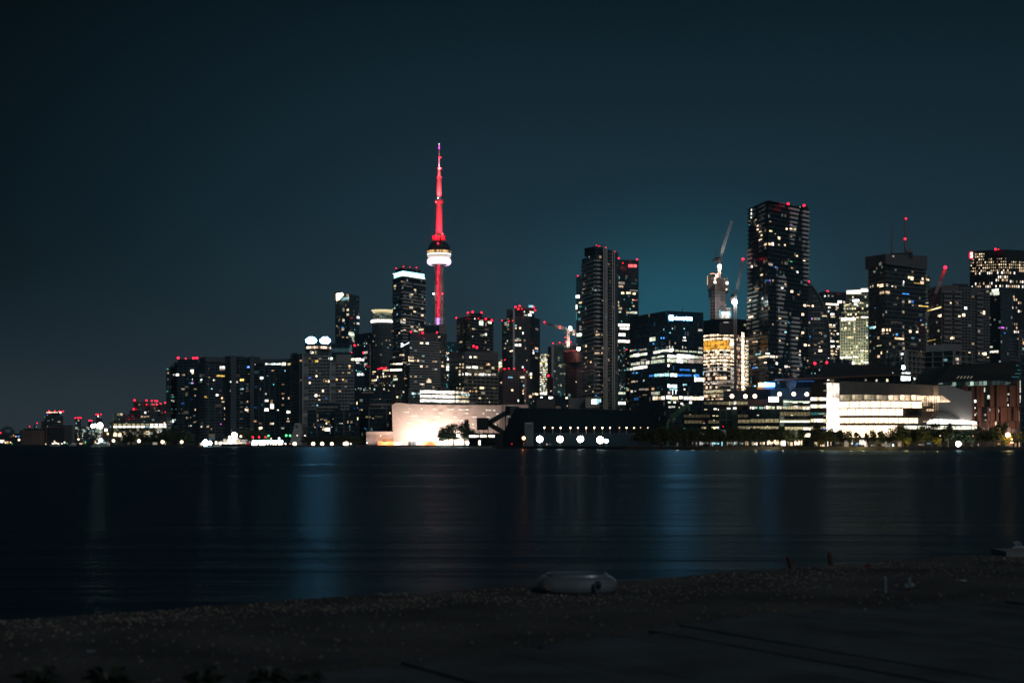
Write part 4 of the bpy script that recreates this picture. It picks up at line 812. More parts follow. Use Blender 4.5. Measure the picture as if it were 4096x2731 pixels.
# ================================================================ the needle tower (view H)
Yn = 2611; nx = wx(1756.5, Yn); zp = lambda y: wz(550+y/2.0909, Yn); rpx = lambda r: r/2.0909*Yn/F
T_ = empty('communications_tower', 'very tall needle tower lit red with a glowing white ring around its pod', 'tower', (nx, Yn, GZ))
nc = facade('needle_concrete', (.40,.38,.36), (.33,.31,.30), 6, 3.0, .08, .08)
b = MB()      # hexagonal core with three tapering fins
zt, zb = zp(1062), GZ
for i in range(6):
    a0, a1 = math.pi/3*i+math.pi/6, math.pi/3*(i+1)+math.pi/6
    P = lambda r, a, z: (nx+r*math.cos(a), Yn+r*math.sin(a), z)
    b.face([P(9.5,a0,zb),P(9.5,a1,zb),P(6.5,a1,zt),P(6.5,a0,zt)], 0, [(i*6,zb),(i*6+6,zb),(i*6+6,zt),(i*6,zt)])
for k in range(3):
    a = math.pi*.5+2*math.pi/3*k; d = Vector((math.cos(a), math.sin(a), 0)); q = Vector((-d.y, d.x, 0)); c0 = Vector((nx,Yn,0)); st = 24
    def w_(z): f = (z-zb)/(zt-zb); return rpx(40)+ (27-rpx(40))*(1-f)**1.8
    for j in range(st):
        z0, z1 = zb+(zt-zb)*j/st, zb+(zt-zb)*(j+1)/st; r0, r1 = w_(z0), w_(z1); h0, h1 = 2.4+1.4*(1-j/st), 2.4+1.4*(1-(j+1)/st)
        for sg in (-1, 1):
            A, B = c0+d*4+q*sg*h0*1.6, c0+d*r0+q*sg*h0; A1, B1 = c0+d*4+q*sg*h1*1.6, c0+d*r1+q*sg*h1
            f_ = [(*A.xy,z0),(*B.xy,z0),(*B1.xy,z1),(*A1.xy,z1)]; uu = [(0,z0),(r0,z0),(r1,z1),(0,z1)]
            b.face(f_ if sg < 0 else f_[::-1], 0, uu if sg < 0 else uu[::-1])
        A, B = c0+d*r0-q*h0, c0+d*r0+q*h0; A1, B1 = c0+d*r1-q*h1, c0+d*r1+q*h1
        b.face([(*A.xy,z0),(*B.xy,z0),(*B1.xy,z1),(*A1.xy,z1)], 0, [(0,z0),(5,z0),(5,z1),(0,z1)])
b.build('shaft', nc, T_)
def panel(x0, x1, y0, y1, Yq, name, m): 
    a, c_ = at('H', x0, y0, Yq), at('H', x1, y1, Yq); b = MB(); b.box(a.x, c_.x, Yq, Yq+.6, c_.z, a.z); return b.build(name, m, T_)
m_led = facade('led_strip', (.35,.004,.02), (1,.02,.06), 6.5, 1.9, .12, .28)
t2 = m_led.node_tree; bs_ = t2.nodes['Principled BSDF']
lk = [l for l in t2.links if l.to_socket == bs_.inputs['Base Color']][0].from_socket; t2.links.new(lk, bs_.inputs['Emission Color']); bs_.inputs['Emission Strength'].default_value = 1.2; m_led.cycles.emission_sampling = 'NONE'
def ledpanel(x0, x1, y0, y1, Yq, name, m):
    a, c_ = at('H', x0, y0, Yq), at('H', x1, y1, Yq); b = MB(); b.prism([(a.x,Yq),(c_.x,Yq),(c_.x,Yq+.5),(a.x,Yq+.5)], c_.z, a.z, 0, 0); return b.build(name, m, T_)
ledpanel(204, 226, 1068, 1508, Yn-12, 'elevator_light_strip', m_led)
ledpanel(202, 225, 1508, 1570, Yn-14, 'elevator_light_strip', emat('p', 1.6, False))
inst('ball', 'beacon', emat('i', 20, False), at('H', 176, 1307, Yn-14), (1.4,1.4,1.4), 0, T_); inst('ball', 'beacon', emat('r', 16, False), at('H', 250, 1306, Yn-14), (1.2,1.2,1.2), 0, T_)
# pod
def ring(name, prof, m, n=64): b = MB(); b.lathe((nx, Yn), [(rpx(r), zp(y)) for r, y in prof], n); return b.build(name, m, T_, smooth=True)
def uvring(name, prof, m, n=64): b = MB(); b.lathe((nx, Yn), [(rpx(r), zp(y)) for r, y in prof], n); return b.build(name, m, T_)
ring('pod_underside', [(34,1066),(62,1068),(72,1062)], mat('pod_white', (.55,.53,.52), .5))
R0 = [(72,1064),(84,1066),(94,1060),(100,1050),(101.5,1038),(100,1026),(95,1016),(86,1010),(80,1008)]
mw = bpy.data.materials.new('ring_glow'); mw.use_nodes = True; q_ = mw.node_tree.nodes['Principled BSDF']; q_.inputs['Emission Color'].default_value = (1,.72,1,1); q_.inputs['Emission Strength'].default_value = 1.5
ring('glowing_ring', R0, mw)
uvring('pod_level', [(80,1010),(97,1000),(97,988)], emat('n', .9))
uvring('pod_level', [(95,990),(98,990),(98,986)], mat('pod_dark', (.04,.045,.05), .6)); uvring('lit_level', [(98,986),(100,974)], emat('c', 2.2))
uvring('pod_level', [(100,974),(101,969)], mat('pod_dark', (.04,.045,.05), .6))
uvring('window_band', [(100,969),(100,951)], facade('pod_windows', (.05,.04,.03), (.9,.5,.2), 30, 2.2, .0, .22, .92, ((1,.5,.14),(1,.68,.3)), .8))
uvring('pod_roof', [(102,951),(102,947),(92,930),(90,928),(88,908),(84,906),(74,905),(74,885),(0,884)], facade('pod_roof', (.07,.08,.09), (.03,.04,.05), 4, 3, .3, .2))
inst('ball', 'beacon', emat('r', 14, False), at('H', 213, 886, Yn-20), (1.2,1.2,1.2), 0, T_)
# upper shaft and mast
hexm = mat('mast_concrete', (.5,.46,.44), .8)
def hexs(name, prof, m, n=6): 
    b = MB(); b.lathe((nx, Yn), [(rpx(r), zp(y)) for r, y in prof], n); return b.build(name, m, T_)
hexs('upper_shaft', [(26.5,886),(25,555)], hexm); 
for dx in (-34, 30, 2):
    a = at('H', 221+dx, 870, Yn-14); b = MB(); b.box(a.x-4.5,a.x+4.5,Yn-15,Yn-6,zp(880),zp(828 if dx != 2 else 838)); b.build('equipment_box', mat('plant_red', (.10,.05,.05), .8), T_)
b = MB()
for x in (197, 247): b.bar(at('H', x, 880, Yn-15), at('H', x, 800, Yn-15), .7)
b.build('service_mast', steel, T_)
ring('sky_pod', [(25,556),(30,552),(35,545),(36,538),(36,526),(33,518),(24,510),(20,508)], mat('pod_red', (.45,.30,.30), .6), 32)
hexs('mast', [(20,508),(19,340)], hexm); hexs('mast_collar', [(21,342),(21,336)], hexm); hexs('mast', [(15,336),(11,262)], hexm); hexs('mast_collar', [(14,262),(14,257)], hexm)
wm_ = mat('mast_white', (.7,.68,.7), .6)
hexs('mast', [(8,257),(6.5,170)], wm_); hexs('mast_collar', [(9,171),(9,166)], wm_); hexs('mast', [(5.5,166),(5,98)], wm_); hexs('mast', [(4.5,98),(3.2,54)], wm_)
hexs('mast_tip', [(6.5,98),(3,60)], emat('m', 2.0, False))
hexs('mast_tip', [(3.4,60),(5,56),(0,50)], emat('i', 3, False))
bc = lambda x, y, c, s_, st: inst('ball', 'beacon', emat(c, st, False), at('H', x, y, Yn-6), (s_,s_,s_), 0, T_)
for x, y, c, s_, st in ((222,169,'r',1.1,12),(235,169,'r',1.1,12),(214,260,'r',1.1,12),(238,260,'r',1.1,12),(226,259,'i',1,10),(210,334,'r',1.1,10),(240,334,'r',1.1,10),(195,540,'R',1.2,6),(214,512,'b',1.3,10),(207,838,'i',1.5,16),(250,806,'R',1.2,8),(214,506,'i',1,5)): bc(x, y, c, s_, st)
def spot(loc, tgt, W, col, ang=50, blend=.6, size=1.5, name='floodlight_beam'):
    l = bpy.data.lights.new(name, 'SPOT'); l.energy = W; l.color = col; l.spot_size = R(ang); l.spot_blend = blend; l.shadow_soft_size = size
    o = bpy.data.objects.new(name, l); C.objects.link(o); o.location = loc; o.rotation_euler = (Vector(tgt)-Vector(loc)).to_track_quat('-Z','Y').to_euler(); return o
for dx in (-26, 0, 26):
    spot((nx+dx, Yn-34, zp(905)), (nx, Yn, zp(690)), 4.5e5, (1,.012,.035), 70)
    spot((nx+dx*.5, Yn-16, zp(500)), (nx, Yn, zp(420)), 6e4, (1,.06,.08), 80)
spot((nx, Yn-12, zp(338)), (nx, Yn, zp(290)), 3e4, (1,.07,.08), 80); spot((nx, Yn-12, zp(262)), (nx, Yn, zp(200)), 2e4, (1,.5,.65), 80)
spot((nx, Yn-130, 60), (nx, Yn, 210), 3.4e5, (1,.93,.88), 90)

# ================================================================ middle towers (view E)
T = Tower('red_crowned_tower', 'dark ribbed tower ringed by many red lights right of the needle', 'E', [(148,2060),(325,2000),(606,2050)], 'tower')
T.prism([(148,2060),(325,2000),(606,2050)], [380,378,412], None, facade('rib_dark', (.10,.105,.11), (.014,.026,.034), 3.1, 4, .10, .10, .04, ls=.12), 'wall', slabs=(4.65,1.4,.7,mat('slab_faint', (.30,.29,.30), .8),'balcony'))
T.prism([(290,2030),(465,2030)], 322, 385, G_dark, 'penthouse', back=14); T.prism([(190,2030),(212,2028)], 375, None, conc_d, 'lift_shaft', back=5)
T.lights('E', '143 381 1.2;289 316 1.6;347 306 1.9;459 315 1.7;281 369 1.7;417 388 1.5;385 357 .7;513 394 1.6;587 411 1.9', 1.8, 28)
T.win('E', '452 450 50 44 q3;468 418 20 26 q1.5;512 460 14 40 n.8;560 436 40 30 q2.5;540 428 20 14 q1.5;372 392 12 14 i3;443 413 24 16 q1.5;350 520 16 18 y2;367 522 10 16 y1.2;382 522 8 16 s.8;322 520 10 14 n.5;512 588 22 28 q2.4;488 588 18 24 q1;346 610 14 18 i1.4;205 682 22 22 y1;184 684 10 18 s.6;540 780 30 24 n.3;490 762 8 8 s.6;520 525 50 20 n.12')
T.lights('E', '359 736 1.8;400 751 1.8', 1.5, 26, 'r', 1560)
T = Tower('punched_office', 'broad concrete office with a grid of square windows behind the refinery', 'E', [(50,1560),(245,1520),(670,1550)], 'office')
T.prism([(50,1560),(245,1520),(670,1550)], [818,802,812], None, facade('punch_grid', (.27,.245,.22), (.022,.026,.028), 3.9, 6.0, .38, .16, .10, ((1,.8,.5),(1,.9,.7)), .14), 'wall')
T.prism([(50,1558),(245,1518),(670,1548)], [816,800,810], 905, facade('parapet_conc', (.25,.225,.205), (.2,.2,.2), 9, 90, .02, .01), 'parapet')
T.prism([(290,1580),(520,1580)], 778, 812, rdark, 'plant_room', back=15)
T.win('E', '318 872 24 24 i2.5;378 874 48 24 y1.4;375 868 14 14 i2.5;228 872 12 24 n.5;193 962 14 16 s2;229 962 16 22 s1.2;540 965 46 20 o1.2;545 958 14 12 s2.5;295 1000 64 26 i1.8;376 1000 70 28 i2.4;455 1008 40 20 s.6;600 1008 34 24 y1.3;188 1000 20 12 s1;228 1000 22 24 s1;156 1005 10 12 s2;188 1048 20 28 y.9;186 1090 22 26 i1.6;228 1086 20 26 i1.6;270 1084 28 30 i3;308 1088 40 24 i1.4;385 1088 40 26 s1;455 1090 66 26 i2.2;482 1088 16 26 i3;512 1090 12 26 i2;552 1092 36 24 i1.8;610 1090 50 24 n.7;463 1258 52 26 y2;445 1258 20 26 y2.5;190 1212 10 16 y1.6;188 1262 20 14 y.7;152 1258 10 22 y.9;235 1262 16 16 y.7;375 1258 40 16 y.4;435 1386 28 22 y1.6;315 1298 14 18 o2;390 1300 24 20 o1.5;345 1302 20 10 o1;556 1436 14 14 y1.2;528 1386 12 20 y.4;430 1050 300 20 y.12;540 1046 60 20 y.3;610 1262 60 20 y.25;345 1185 14 14 y.3')
T = Tower('twin_part_tower', 'tall dark glass tower with a pale vertical spine and a red framed roof', 'E', [(722,1950),(868,1905),(1120,1925),(1192,1950)], 'tower')
Gt = facade('twin_glass', (.12,.14,.15), (.016,.034,.042), 3.1, 3.4, .10, .12, .06, ls=.12)
T.prism([(722,1950),(868,1905)], 370, None, Gt, 'left_wing', back=40, slabs=(3.1,1.1,.45,slab_g,'balcony'))
T.prism([(868,1905),(1066,1915)], 356, None, Gt, 'wall', back=40, slabs=(3.1,.8,.4,slab_g,'balcony'))
T.prism([(1064,1918),(1122,1930),(1192,1955)], 368, None, facade('twin_side', (.05,.06,.065), (.014,.03,.038), 3.1, 2.4, .10, .35, .03, ls=.1), 'side_wing')
T.prism([(772,1935),(868,1930)], 270, 372, conc_d, 'penthouse', back=16); T.prism([(868,1915),(1120,1925)], 262, 358, facade('top_dark', (.05,.055,.06), (.014,.03,.038), 3.4, 3, .2, .1), 'top_floors', back=30)
T.prism([(895,1915),(1122,1925)], [244,262], 274, mat('frame_red', (.30,.10,.10), .7), 'roof_frame', back=20)
T.prism([(852,1898),(876,1898)], 270, None, mat('spine_white', (.78,.75,.72), .8), 'spine', back=5)
T.win('E', '1078 235 60 26 l1.4', 'roof_sign')
T.lights('E', '883 243 1.5;936 232 1.5;920 270 1.5;1113 247 1.6;1131 286 1.4;715 412 1.0;803 422 .9;850 417 .8;752 905 .7;965 267 .7', 1.7, 24)
T.win('E', '1072 308 22 22 i2;1100 310 22 22 i2;995 304 12 18 c1.8;1010 346 40 18 q.8;1062 344 44 28 c2.2;765 460 26 24 s1.3;795 462 18 26 s.8;770 436 50 10 l.7;790 485 30 14 l.6;882 480 34 26 l1;888 512 20 22 s1.8;942 510 22 28 s2.4;977 572 16 28 i2.8;915 638 36 10 l1.6;905 644 8 14 l1.4;885 662 44 22 s1.4;930 660 46 20 s1;892 722 38 26 i2.2;938 722 30 28 i2.8;785 672 12 24 c1.6;763 702 10 22 s1.4;834 796 42 16 s2.4;752 764 16 20 s1;1010 760 14 26 n.7;1106 790 14 24 s1.6;1108 820 18 24 i2.4;1146 764 38 26 s1.6;1148 800 34 16 b1;1150 522 34 20 n.35;1146 882 34 20 n.6;975 996 18 26 i2.5;1026 1058 12 26 s1.6;1070 1084 36 30 i3;1076 1126 20 26 y2;1103 1335 14 26 s1.5;1144 1336 42 24 s2.2;1069 1366 34 30 s1.8;1026 910 10 22 s1;880 882 8 8 t1;752 906 22 6 r1.5;795 392 16 14 o.6;796 522 10 16 s.8;978 378 26 12 r.3;1108 1424 8 14 s1;750 560 20 14 t.2;988 758 8 10 r.6')
T = Tower('slim_gridded_block', 'low pale gridded apartment block between concrete office and tall twin tower', 'E', [(668,1705),(752,1685),(1030,1700)], 'apartments')
T.prism([(668,1705),(752,1685),(1030,1700)], [1032,1038,1052], None, facade('grid_teal', (.30,.33,.34), (.02,.07,.085), 3.0, 3.6, .18, .16, .06, ls=.15), 'wall', slabs=(3.0,.7,.3,slab_g,'balcony'))
T.prism([(752,1695),(1000,1700)], 1036, 1066, conc_d, 'parapet', back=14); T.prism([(996,1688),(1020,1690)], 1080, None, slab_w, 'side_wall', back=8)
T.lights('E', '673 1029;741 1018;757 1021;801 1013 1.2;869 1016 1.3;994 1030', 1.3, 22)
T.win('E', '968 1124 54 22 s2.2;968 1124 16 22 i3;818 1126 56 16 l.9;796 1126 12 12 b2.5;707 1190 20 18 s1.8;842 1285 22 26 s3;985 1228 22 26 l1.2;978 1296 12 26 s1.8;980 1328 14 18 s2.2;918 1416 16 26 i2.4;1002 1418 12 12 y1.2;1026 1060 12 20 s1')
T = Tower('gold_slit_tower', 'narrow gold lit slice of office between the concrete office and twin tower', 'E', [(670,2250),(735,2250)])
T.prism([(670,2250),(735,2250)], 905, None, facade('gold_slit', (.3,.25,.12), (.2,.16,.08), 4, 3, .3, .2, .8, ((1,.8,.4),(1,.9,.6)), .4), 'wall', back=30)
T.win('E', '692 940 30 14 i2.5;692 960 34 18 i2.5;700 988 50 14 y2.2;712 960 14 20 y1.2')
T = Tower('sparkling_office', 'narrow brightly lit glass office between twin tower and the building under the crane', 'E', [(1183,2250),(1290,2250)], 'office')
T.prism([(1183,2250),(1290,2250)], [842,822], None, facade('spark', (.30,.34,.30), (.25,.24,.18), 3.9, 2.6, .3, .2, .8, ((1,.85,.55),(.8,1,.85)), .5), 'wall', back=35)
T.win('E', '1232 1326 90 26 i2.6;1215 940 50 22 k1;1260 940 40 22 k.7')
T.fill('E', (1190,880,1278,1310), 60, 'iiqys', 41, (3,9), (3,5), (1.6,3))
T = Tower('balcony_block', 'green tinted balconied building with a pale side wall behind the small crane', 'E', [(1290,1960),(1350,1940),(1640,1960)], 'apartments')
T.prism([(1290,1965),(1345,1942)], 730, None, facade('side_dk', (.08,.08,.085), (.02,.03,.035), 3.1, 4, .2, .2), 'side_wing', back=30)
T.prism([(1336,1936),(1362,1936)], 722, None, slab_w, 'pale_wall', back=8)
T.prism([(1360,1940),(1640,1955)], 722, None, facade('green_cond', (.26,.32,.30), (.05,.12,.11), 3.1, 3.2, .25, .15, .15, ((.6,1,.85),(1,.9,.6)), .15), 'wall', back=35, slabs=(3.1,.9,.35,slab_g,'balcony'))
T.prism([(1362,1945),(1630,1955)], 692, 724, mat('top_pale', (.52,.50,.50), .8), 'top_floor', back=25)
T.win('E', '1460 720 26 16 n.05;1518 720 20 16 n.05;1445 975 30 20 y.8;1432 980 20 16 s.8;1303 852 10 18 o1.2;1455 1234 8 12 c1.6;1325 1298 14 16 s1.6;1420 1225 10 8 c.8;1400 1140 8 8 s1')
T.lights('E', '1354 698;1438 689 1.2;1519 680 1.3;1577 683 1.2;1297 1104 1.9', 1.5, 24)
T = Tower('netted_construction', 'dark netted concrete frame under construction with a blazing work light on top', 'G', [(232,1650),(345,1630),(392,1640)], 'construction site')
T.prism([(232,1655),(345,1632),(392,1640)], [1000,1008,1006], 1100, mat('safety_net', (.055,.045,.05), .9, var=.4, scale=.3), 'netting')
T.prism([(245,1652),(345,1638),(400,1645)], 1098, None, facade('raw_frame', (.17,.16,.16), (.03,.035,.04), 3.0, 4.4, .12, .14, .02, ls=.1), 'wall', slabs=(3.0,.5,.35,mat('raw_slab', (.22,.20,.20), .9),'floor_slab'))
T.win('G', '343 1276 10 10 y1.6;410 1272 4 4 s1;300 1000 100 12 R.5', 'window')
inst('ball', 'work_light', emat('s', 60, False), at('G', 362, 982, 1625), (2.0,1.5,1.8), 0, T.root); spot(at('G', 350, 975, 1622), at('G', 340, 1060, 1640), 3e4, (1,.3,.28), 120)
T = Tower('side_hoist_block', 'dark narrow hoist stack with one red light beside the netted frame', 'G', [(80,1690),(140,1690)], 'construction site')
T.prism([(84,1690),(138,1690)], 1232, None, facade('hoist', (.08,.07,.07), (.02,.02,.02), 3, 3, .3, .3), 'wall', back=12); T.lights('G', '97 1220 1.6', 1.5, 24); T.win('G', '118 1355 12 12 s1.2')
T = Tower('low_service_building', 'low grey service building with three white lamps in front of the construction frame', 'E', [(1155,1300),(1540,1300)])
T.prism([(1165,1330),(1375,1330)], [1352,1348], None, G_dark, 'rear_block', back=20); T.prism([(1150,1300),(1380,1300)], [1402,1400], None, mat('brown_render', (.14,.12,.12), .9), 'wall', back=25)
T.prism([(1370,1310),(1545,1310)], [1350,1352], None, G_dark, 'side_block', back=20)
T.win('E', '1210 1376 26 16 c3;1318 1382 36 26 i3;1345 1380 20 22 i2.5;1526 1384 26 18 q3;1534 1484 8 10 s2;1420 1500 60 30 n.08')
T = Tower('pale_roof_hall', 'low pale hall with one big bright window right of the service building', 'F', [(1490,1150),(2000,1150)], 'hall')
T.prism([(1490,1170),(1700,1165)], 128, None, mat('hall_grey', (.17,.18,.18), .9), 'wall', back=25); T.prism([(1700,1160),(1895,1160)], [125,132], 255, mat('hall_cream', (.50,.44,.32), .85), 'wall', back=20)
T.prism([(1420,1140),(1990,1140)], [262,272], None, mat('hall_grey', (.17,.18,.18), .9), 'lower_roof', back=20)
T.prism([(1870,1150),(1895,1150)], 182, 262, rdark, 'duct', back=6)
T.win('F', '1810 175 70 62 c2.6;1860 172 50 62 l1.4;1885 170 16 60 c1.6;1388 75 20 60 t.2')

# ================================================================ the sugar refinery (views D, F, S, W)
T = Tower('sugar_refinery', 'huge pale windowless refinery wall blazing with floodlight beside the water', 'P', [(1568,1150),(2006,1150)], 'refinery')
rw = facade('refinery_wall', (.46,.37,.33), (.50,.405,.36), 7, 5.2, .025, .025, grough=.8, gvar=.04)
b = MB(); Yr = 1130; npx = 24
top = [(1240,700),(1380,713),(1480,724),(1700,733),(2000,737),(2352,740)]
def topy(x):
    for (a, p), (c, q) in zip(top, top[1:]):
        if a <= x <= c: return p+(q-p)*(x-a)/(c-a)
    return 740
u = 0; prev = None; rl = []
for k in range(npx+1):
    xp = 1568+(2006-1568)*k/npx; xd = (xp-1200)*3.36; Yk = Yr+14*math.sin(math.pi*k/npx)*0+6*(k/npx-.5)**2*4
    p0 = Vector((wx(xp+ (4.5 if k == 0 else 4.5*(1-k/npx)), Yk), Yk, GZ)); p1 = Vector((wx(xp, Yk), Yk-1.5, wz(1400+(topy(min(2352,xd)) if xd < 2352 else 740)/3.36, Yk))); rl.append((p0, p1))
    if prev:
        w_ = (p0-prev[0]).length; b.face([prev[0], p0, p1, prev[1]], 0, [(u,prev[0].z),(u+w_,p0.z),(u+w_,p1.z),(u,prev[1].z)]); u += w_
    prev = (p0, p1)
for k in range(npx): a0, a1 = rl[k][1], rl[k+1][1]; b.face([a0, a1, (a1.x,a1.y+40,a1.z), (a0.x,a0.y+40,a0.z)], 1)
for q, s_ in ((rl[0], 1), (rl[-1], -1)):
    f_ = [q[0], q[1], (q[1].x,q[1].y+41.5,q[1].z), (q[0].x,q[0].y+40,q[0].z)]; b.face(f_ if s_ > 0 else f_[::-1], 0)
b.build('wall', [rw, rdark], T.root); T.faces.append((Vector((wx(1568,Yr-2),Yr-2)), Vector((wx(2006,Yr-2),Yr-2)), GZ, 60)); T.last = (None,None,GZ,60)
wind = '1466 787 10 8;1485 786 24 3;1635 788 30 12;1800 794 30 8;1828 793 20 10;1995 796 28 12;2166 800 32 8;2210 801 60 2;2250 801 24 12;1446 834 50 10;1402 834 16 8;1686 839 20 6;1894 844 56 12;2248 851 24 10;2220 850 24 3;1485 885 10 8;1538 885 76 8;1827 891 22 8;1866 891 28 8;1778 889 4 4;2080 895 50 10;2335 900 30 8;2310 900 20 3;1338 932 44 3;1632 937 62 7;1907 941 26 10;2176 946 44 7;2130 945 40 3;1457 984 26 8;1745 989 30 3;1803 989 52 8;2326 996 26 12;2330 1044 30 6'
for q in wind.split(';'):
    x, y, w_, h_ = map(float, q.split()); X, Yp = px('D', x, y); T.pane(X, Yp, w_/3.36, h_/3.36, emat('i', 1.5 if h_ > 5 else .9, False), 'slot_window')
wf = '26 272 50 8;124 275 30 12;172 275 50 3;217 276 24 12;460 282 22 12;500 283 40 4;492 283 16 10;556 285 24 12;208 322 36 8;420 326 20 10;594 329 24 10;60 364 48 8;310 369 60 7;478 370 40 7;288 459 24 9;105 411 30 3;150 410 40 6;572 463 20 9'
for q in wf.split(';'):
    x, y, w_, h_ = map(float, q.split()); X, Yp = px('F', x, y); T.pane(X, Yp, w_/3.136, h_/3.136, emat('i', 1.4, False), 'slot_window')
T.prism([(2006,1140),(2113,1140)], 1618, 1660, rw, 'roof_ledge', back=20); T.prism([(2006,1141),(2030,1141)], 1638, None, rw, 'return_wall', back=10)
# floodlights at its foot
def amb(): return None
for X, P in ((1600,.5),(1680,.6),(1760,.7),(1850,.5),(1930,.3),(1985,.3)): spot((wx(X, Yr-30), Yr-30, 2.0), (wx(X, Yr), Yr, 18), 4.4e4*P, (1,.75,.64), 140, 1)
for k in range(13): X = 1578+k*22; spot((wx(X, Yr-11), Yr-11, 1.6), (wx(X, Yr), Yr, 10), (1.0+.8*math.exp(-((X-1745)/75)**2))*1.05e4, (1,.84,.72), 150, 1)
T2 = Tower('sugar_office', 'glass office with three blazing window bands standing on the refinery roof', 'W', [(190,1150),(2180,1165)], 'office')
T2.prism([(190,1145),(2182,1160)], [190,255], 720, facade('lattice_glass', (.25,.24,.21), (.09,.10,.09), 2.2, 1.5, .08, .08, .0), 'wall', back=22)
T2.prism([(62,1150),(190,1146)], [205,190], 700, G_dark, 'side_wall', back=20)
for (xa, xb, ya, yb, h_) in ((570,1080,285,305,88),(1080,1680,305,322,90),(570,1080,432,448,84),(1080,1680,448,460,84),(570,1150,580,590,84),(1150,1680,592,604,90)):
    T2.win('W', f'{(xa+xb)/2} {(ya+yb)/2} {xb-xa-4} {h_} i2.8', 'window_band')
T2.win('W', '1715 318 60 78 y1.2;1785 320 80 80 i1.8;1860 325 60 70 s1.1;1935 325 70 80 i1.8;2020 330 90 60 s1.2;2110 335 80 70 s.9;1710 462 50 80 y1;1770 455 66 84 i2.4;1850 462 90 80 y1.3;1960 460 110 80 s1.2;2085 470 120 80 s1;1710 600 50 80 y1;1775 600 76 84 i2.4;1860 605 80 80 y1.3;1970 607 130 80 i1.6;2105 612 120 74 y1.3', 'window_band')
for it in ('335 352 60 60 c2.5','400 356 60 40 l1.5','440 350 20 30 l1','510 352 36 24 l1.3','555 358 50 36 c1.8','265 345 20 14 t1','372 458 50 24 l1.5','195 456 12 14 t1','2000 388 180 36 l1.2','2070 405 50 40 c1.4','2150 400 60 50 l1.4','2000 335 70 30 c1.5'): T2.win('W', it, 'sign_light')
b = MB(); Yl = 1144.3
fx = lambda x, y: at('W', x, y, Yl)
for k in range(9):
    x0 = 190+k*265*.98; y0 = 195+k*7.5
    for A_, B_ in (((x0,y0+470),(x0+265*.5,y0+320)),((x0+132,y0+320),(x0+265,y0+470)),((x0,y0+160),(x0+132,y0+5)),((x0+132,y0+5),(x0+265,y0+160)),((x0,y0+160),(x0+132,y0+320)),((x0+132,y0+320),(x0+265,y0+160))):
        if max(A_[0], B_[0]) < 2190: b.bar(fx(*A_)+Vector((0, k*1.6, 0)), fx(*B_)+Vector((0, k*1.6, 0)), .14)
b.build('lattice', mat('lattice_pale', (.5,.42,.38), .7), T2.root)
T2.prism([(1150,1175),(1240,1175)], 160, 250, rdark, 'roof_unit', back=6); T2.prism([(1242,1175),(1440,1175)], 158, 195, mat('pink_unit', (.5,.3,.28), .8), 'roof_unit', back=6); T2.prism([(2190,1150),(2352,1150)], 640, 720, mat('pink_pale', (.62,.5,.48), .8), 'roof_unit', back=6)
# white slatted screen building
T = Tower('white_screen_building', 'low building clad in bright white perforated upright screens at the refinery corner', 'D', [(890,1115),(1247,1115)])
T.prism([(890,1118),(1247,1118)], 1096, None, mat('behind_screen', (.10,.10,.11), .8), 'wall', back=20)
ws = mat('screen_white', (.78,.74,.72), .7); Yb = 1116
for j, (ya, yb) in enumerate(((1098,1160),(1162,1214),(1218,1262))):
    for k in range(22):
        xc = 898+k*16.2; a, c_ = at('D', xc-6.4, ya, Yb), at('D', xc+6.4, yb, Yb)
        if j == 2 and (k > 10 or k < 1): continue
        b = MB(); wt, wb = (1.0, .45) if j != 1 else (.5, 1.0); xm = (a.x+c_.x)/2; h = (c_.x-a.x)/2
        b.face([(xm-h*wb,Yb,c_.z),(xm+h*wb,Yb,c_.z),(xm+h*wt,Yb,a.z),(xm-h*wt,Yb,a.z)]); b.face([(xm+h*wb,Yb+.3,c_.z),(xm-h*wb,Yb+.3,c_.z),(xm-h*wt,Yb+.3,a.z),(xm+h*wt,Yb+.3,a.z)])
        b.build('screen_panel', ws, T.root)
b = MB()
for y in (1096,1161,1216): a, c_ = at('D', 889, y, Yb-.3), at('D', 1248, y+4, Yb-.3); b.box(a.x, c_.x, Yb-.4, Yb-.1, c_.z, a.z)
b.build('screen_rail', ws, T.root)
for X in (1492, 1540): spot((wx(X, 1101), 1101, 1.6), (wx(X, Yb), Yb, 8), 4.5e3, (1,.9,.88), 140, 1)
# containers
def box_thing(name, label, cat, v, x0, x1, y0, y1, Y, dep, m, group=None, ribs=8):
    a, c_ = at(v, x0, y0, Y), at(v, x1, y1, Y); z0 = max(GZ, c_.z); r = empty(name, label, cat, ((a.x+c_.x)/2, Y, z0), group)
    b = MB(); b.box(a.x, c_.x, Y, Y+dep, z0+.15, a.z); b.build('body', m, r); b = MB()
    for k in range(ribs+1): x = a.x+(c_.x-a.x)*k/ribs; b.box(x-.07, x+.07, Y-.08, Y-.002, z0+.15, a.z)
    b.box(a.x-.06, c_.x+.06, Y-.11, Y-.0025, a.z-.12, a.z+.06); b.build('ribs', m, r); b = MB(); b.box(a.x+.2, c_.x-.2, Y+.2, Y+dep-.2, z0, z0+.15); b.build('skids', rdark, r); return r
mo = mat('orange_paint', (.75,.26,.10), .6); mb = mat('blue_grey_paint', (.10,.14,.17), .6); mp = mat('pale_paint', (.6,.55,.5), .6)
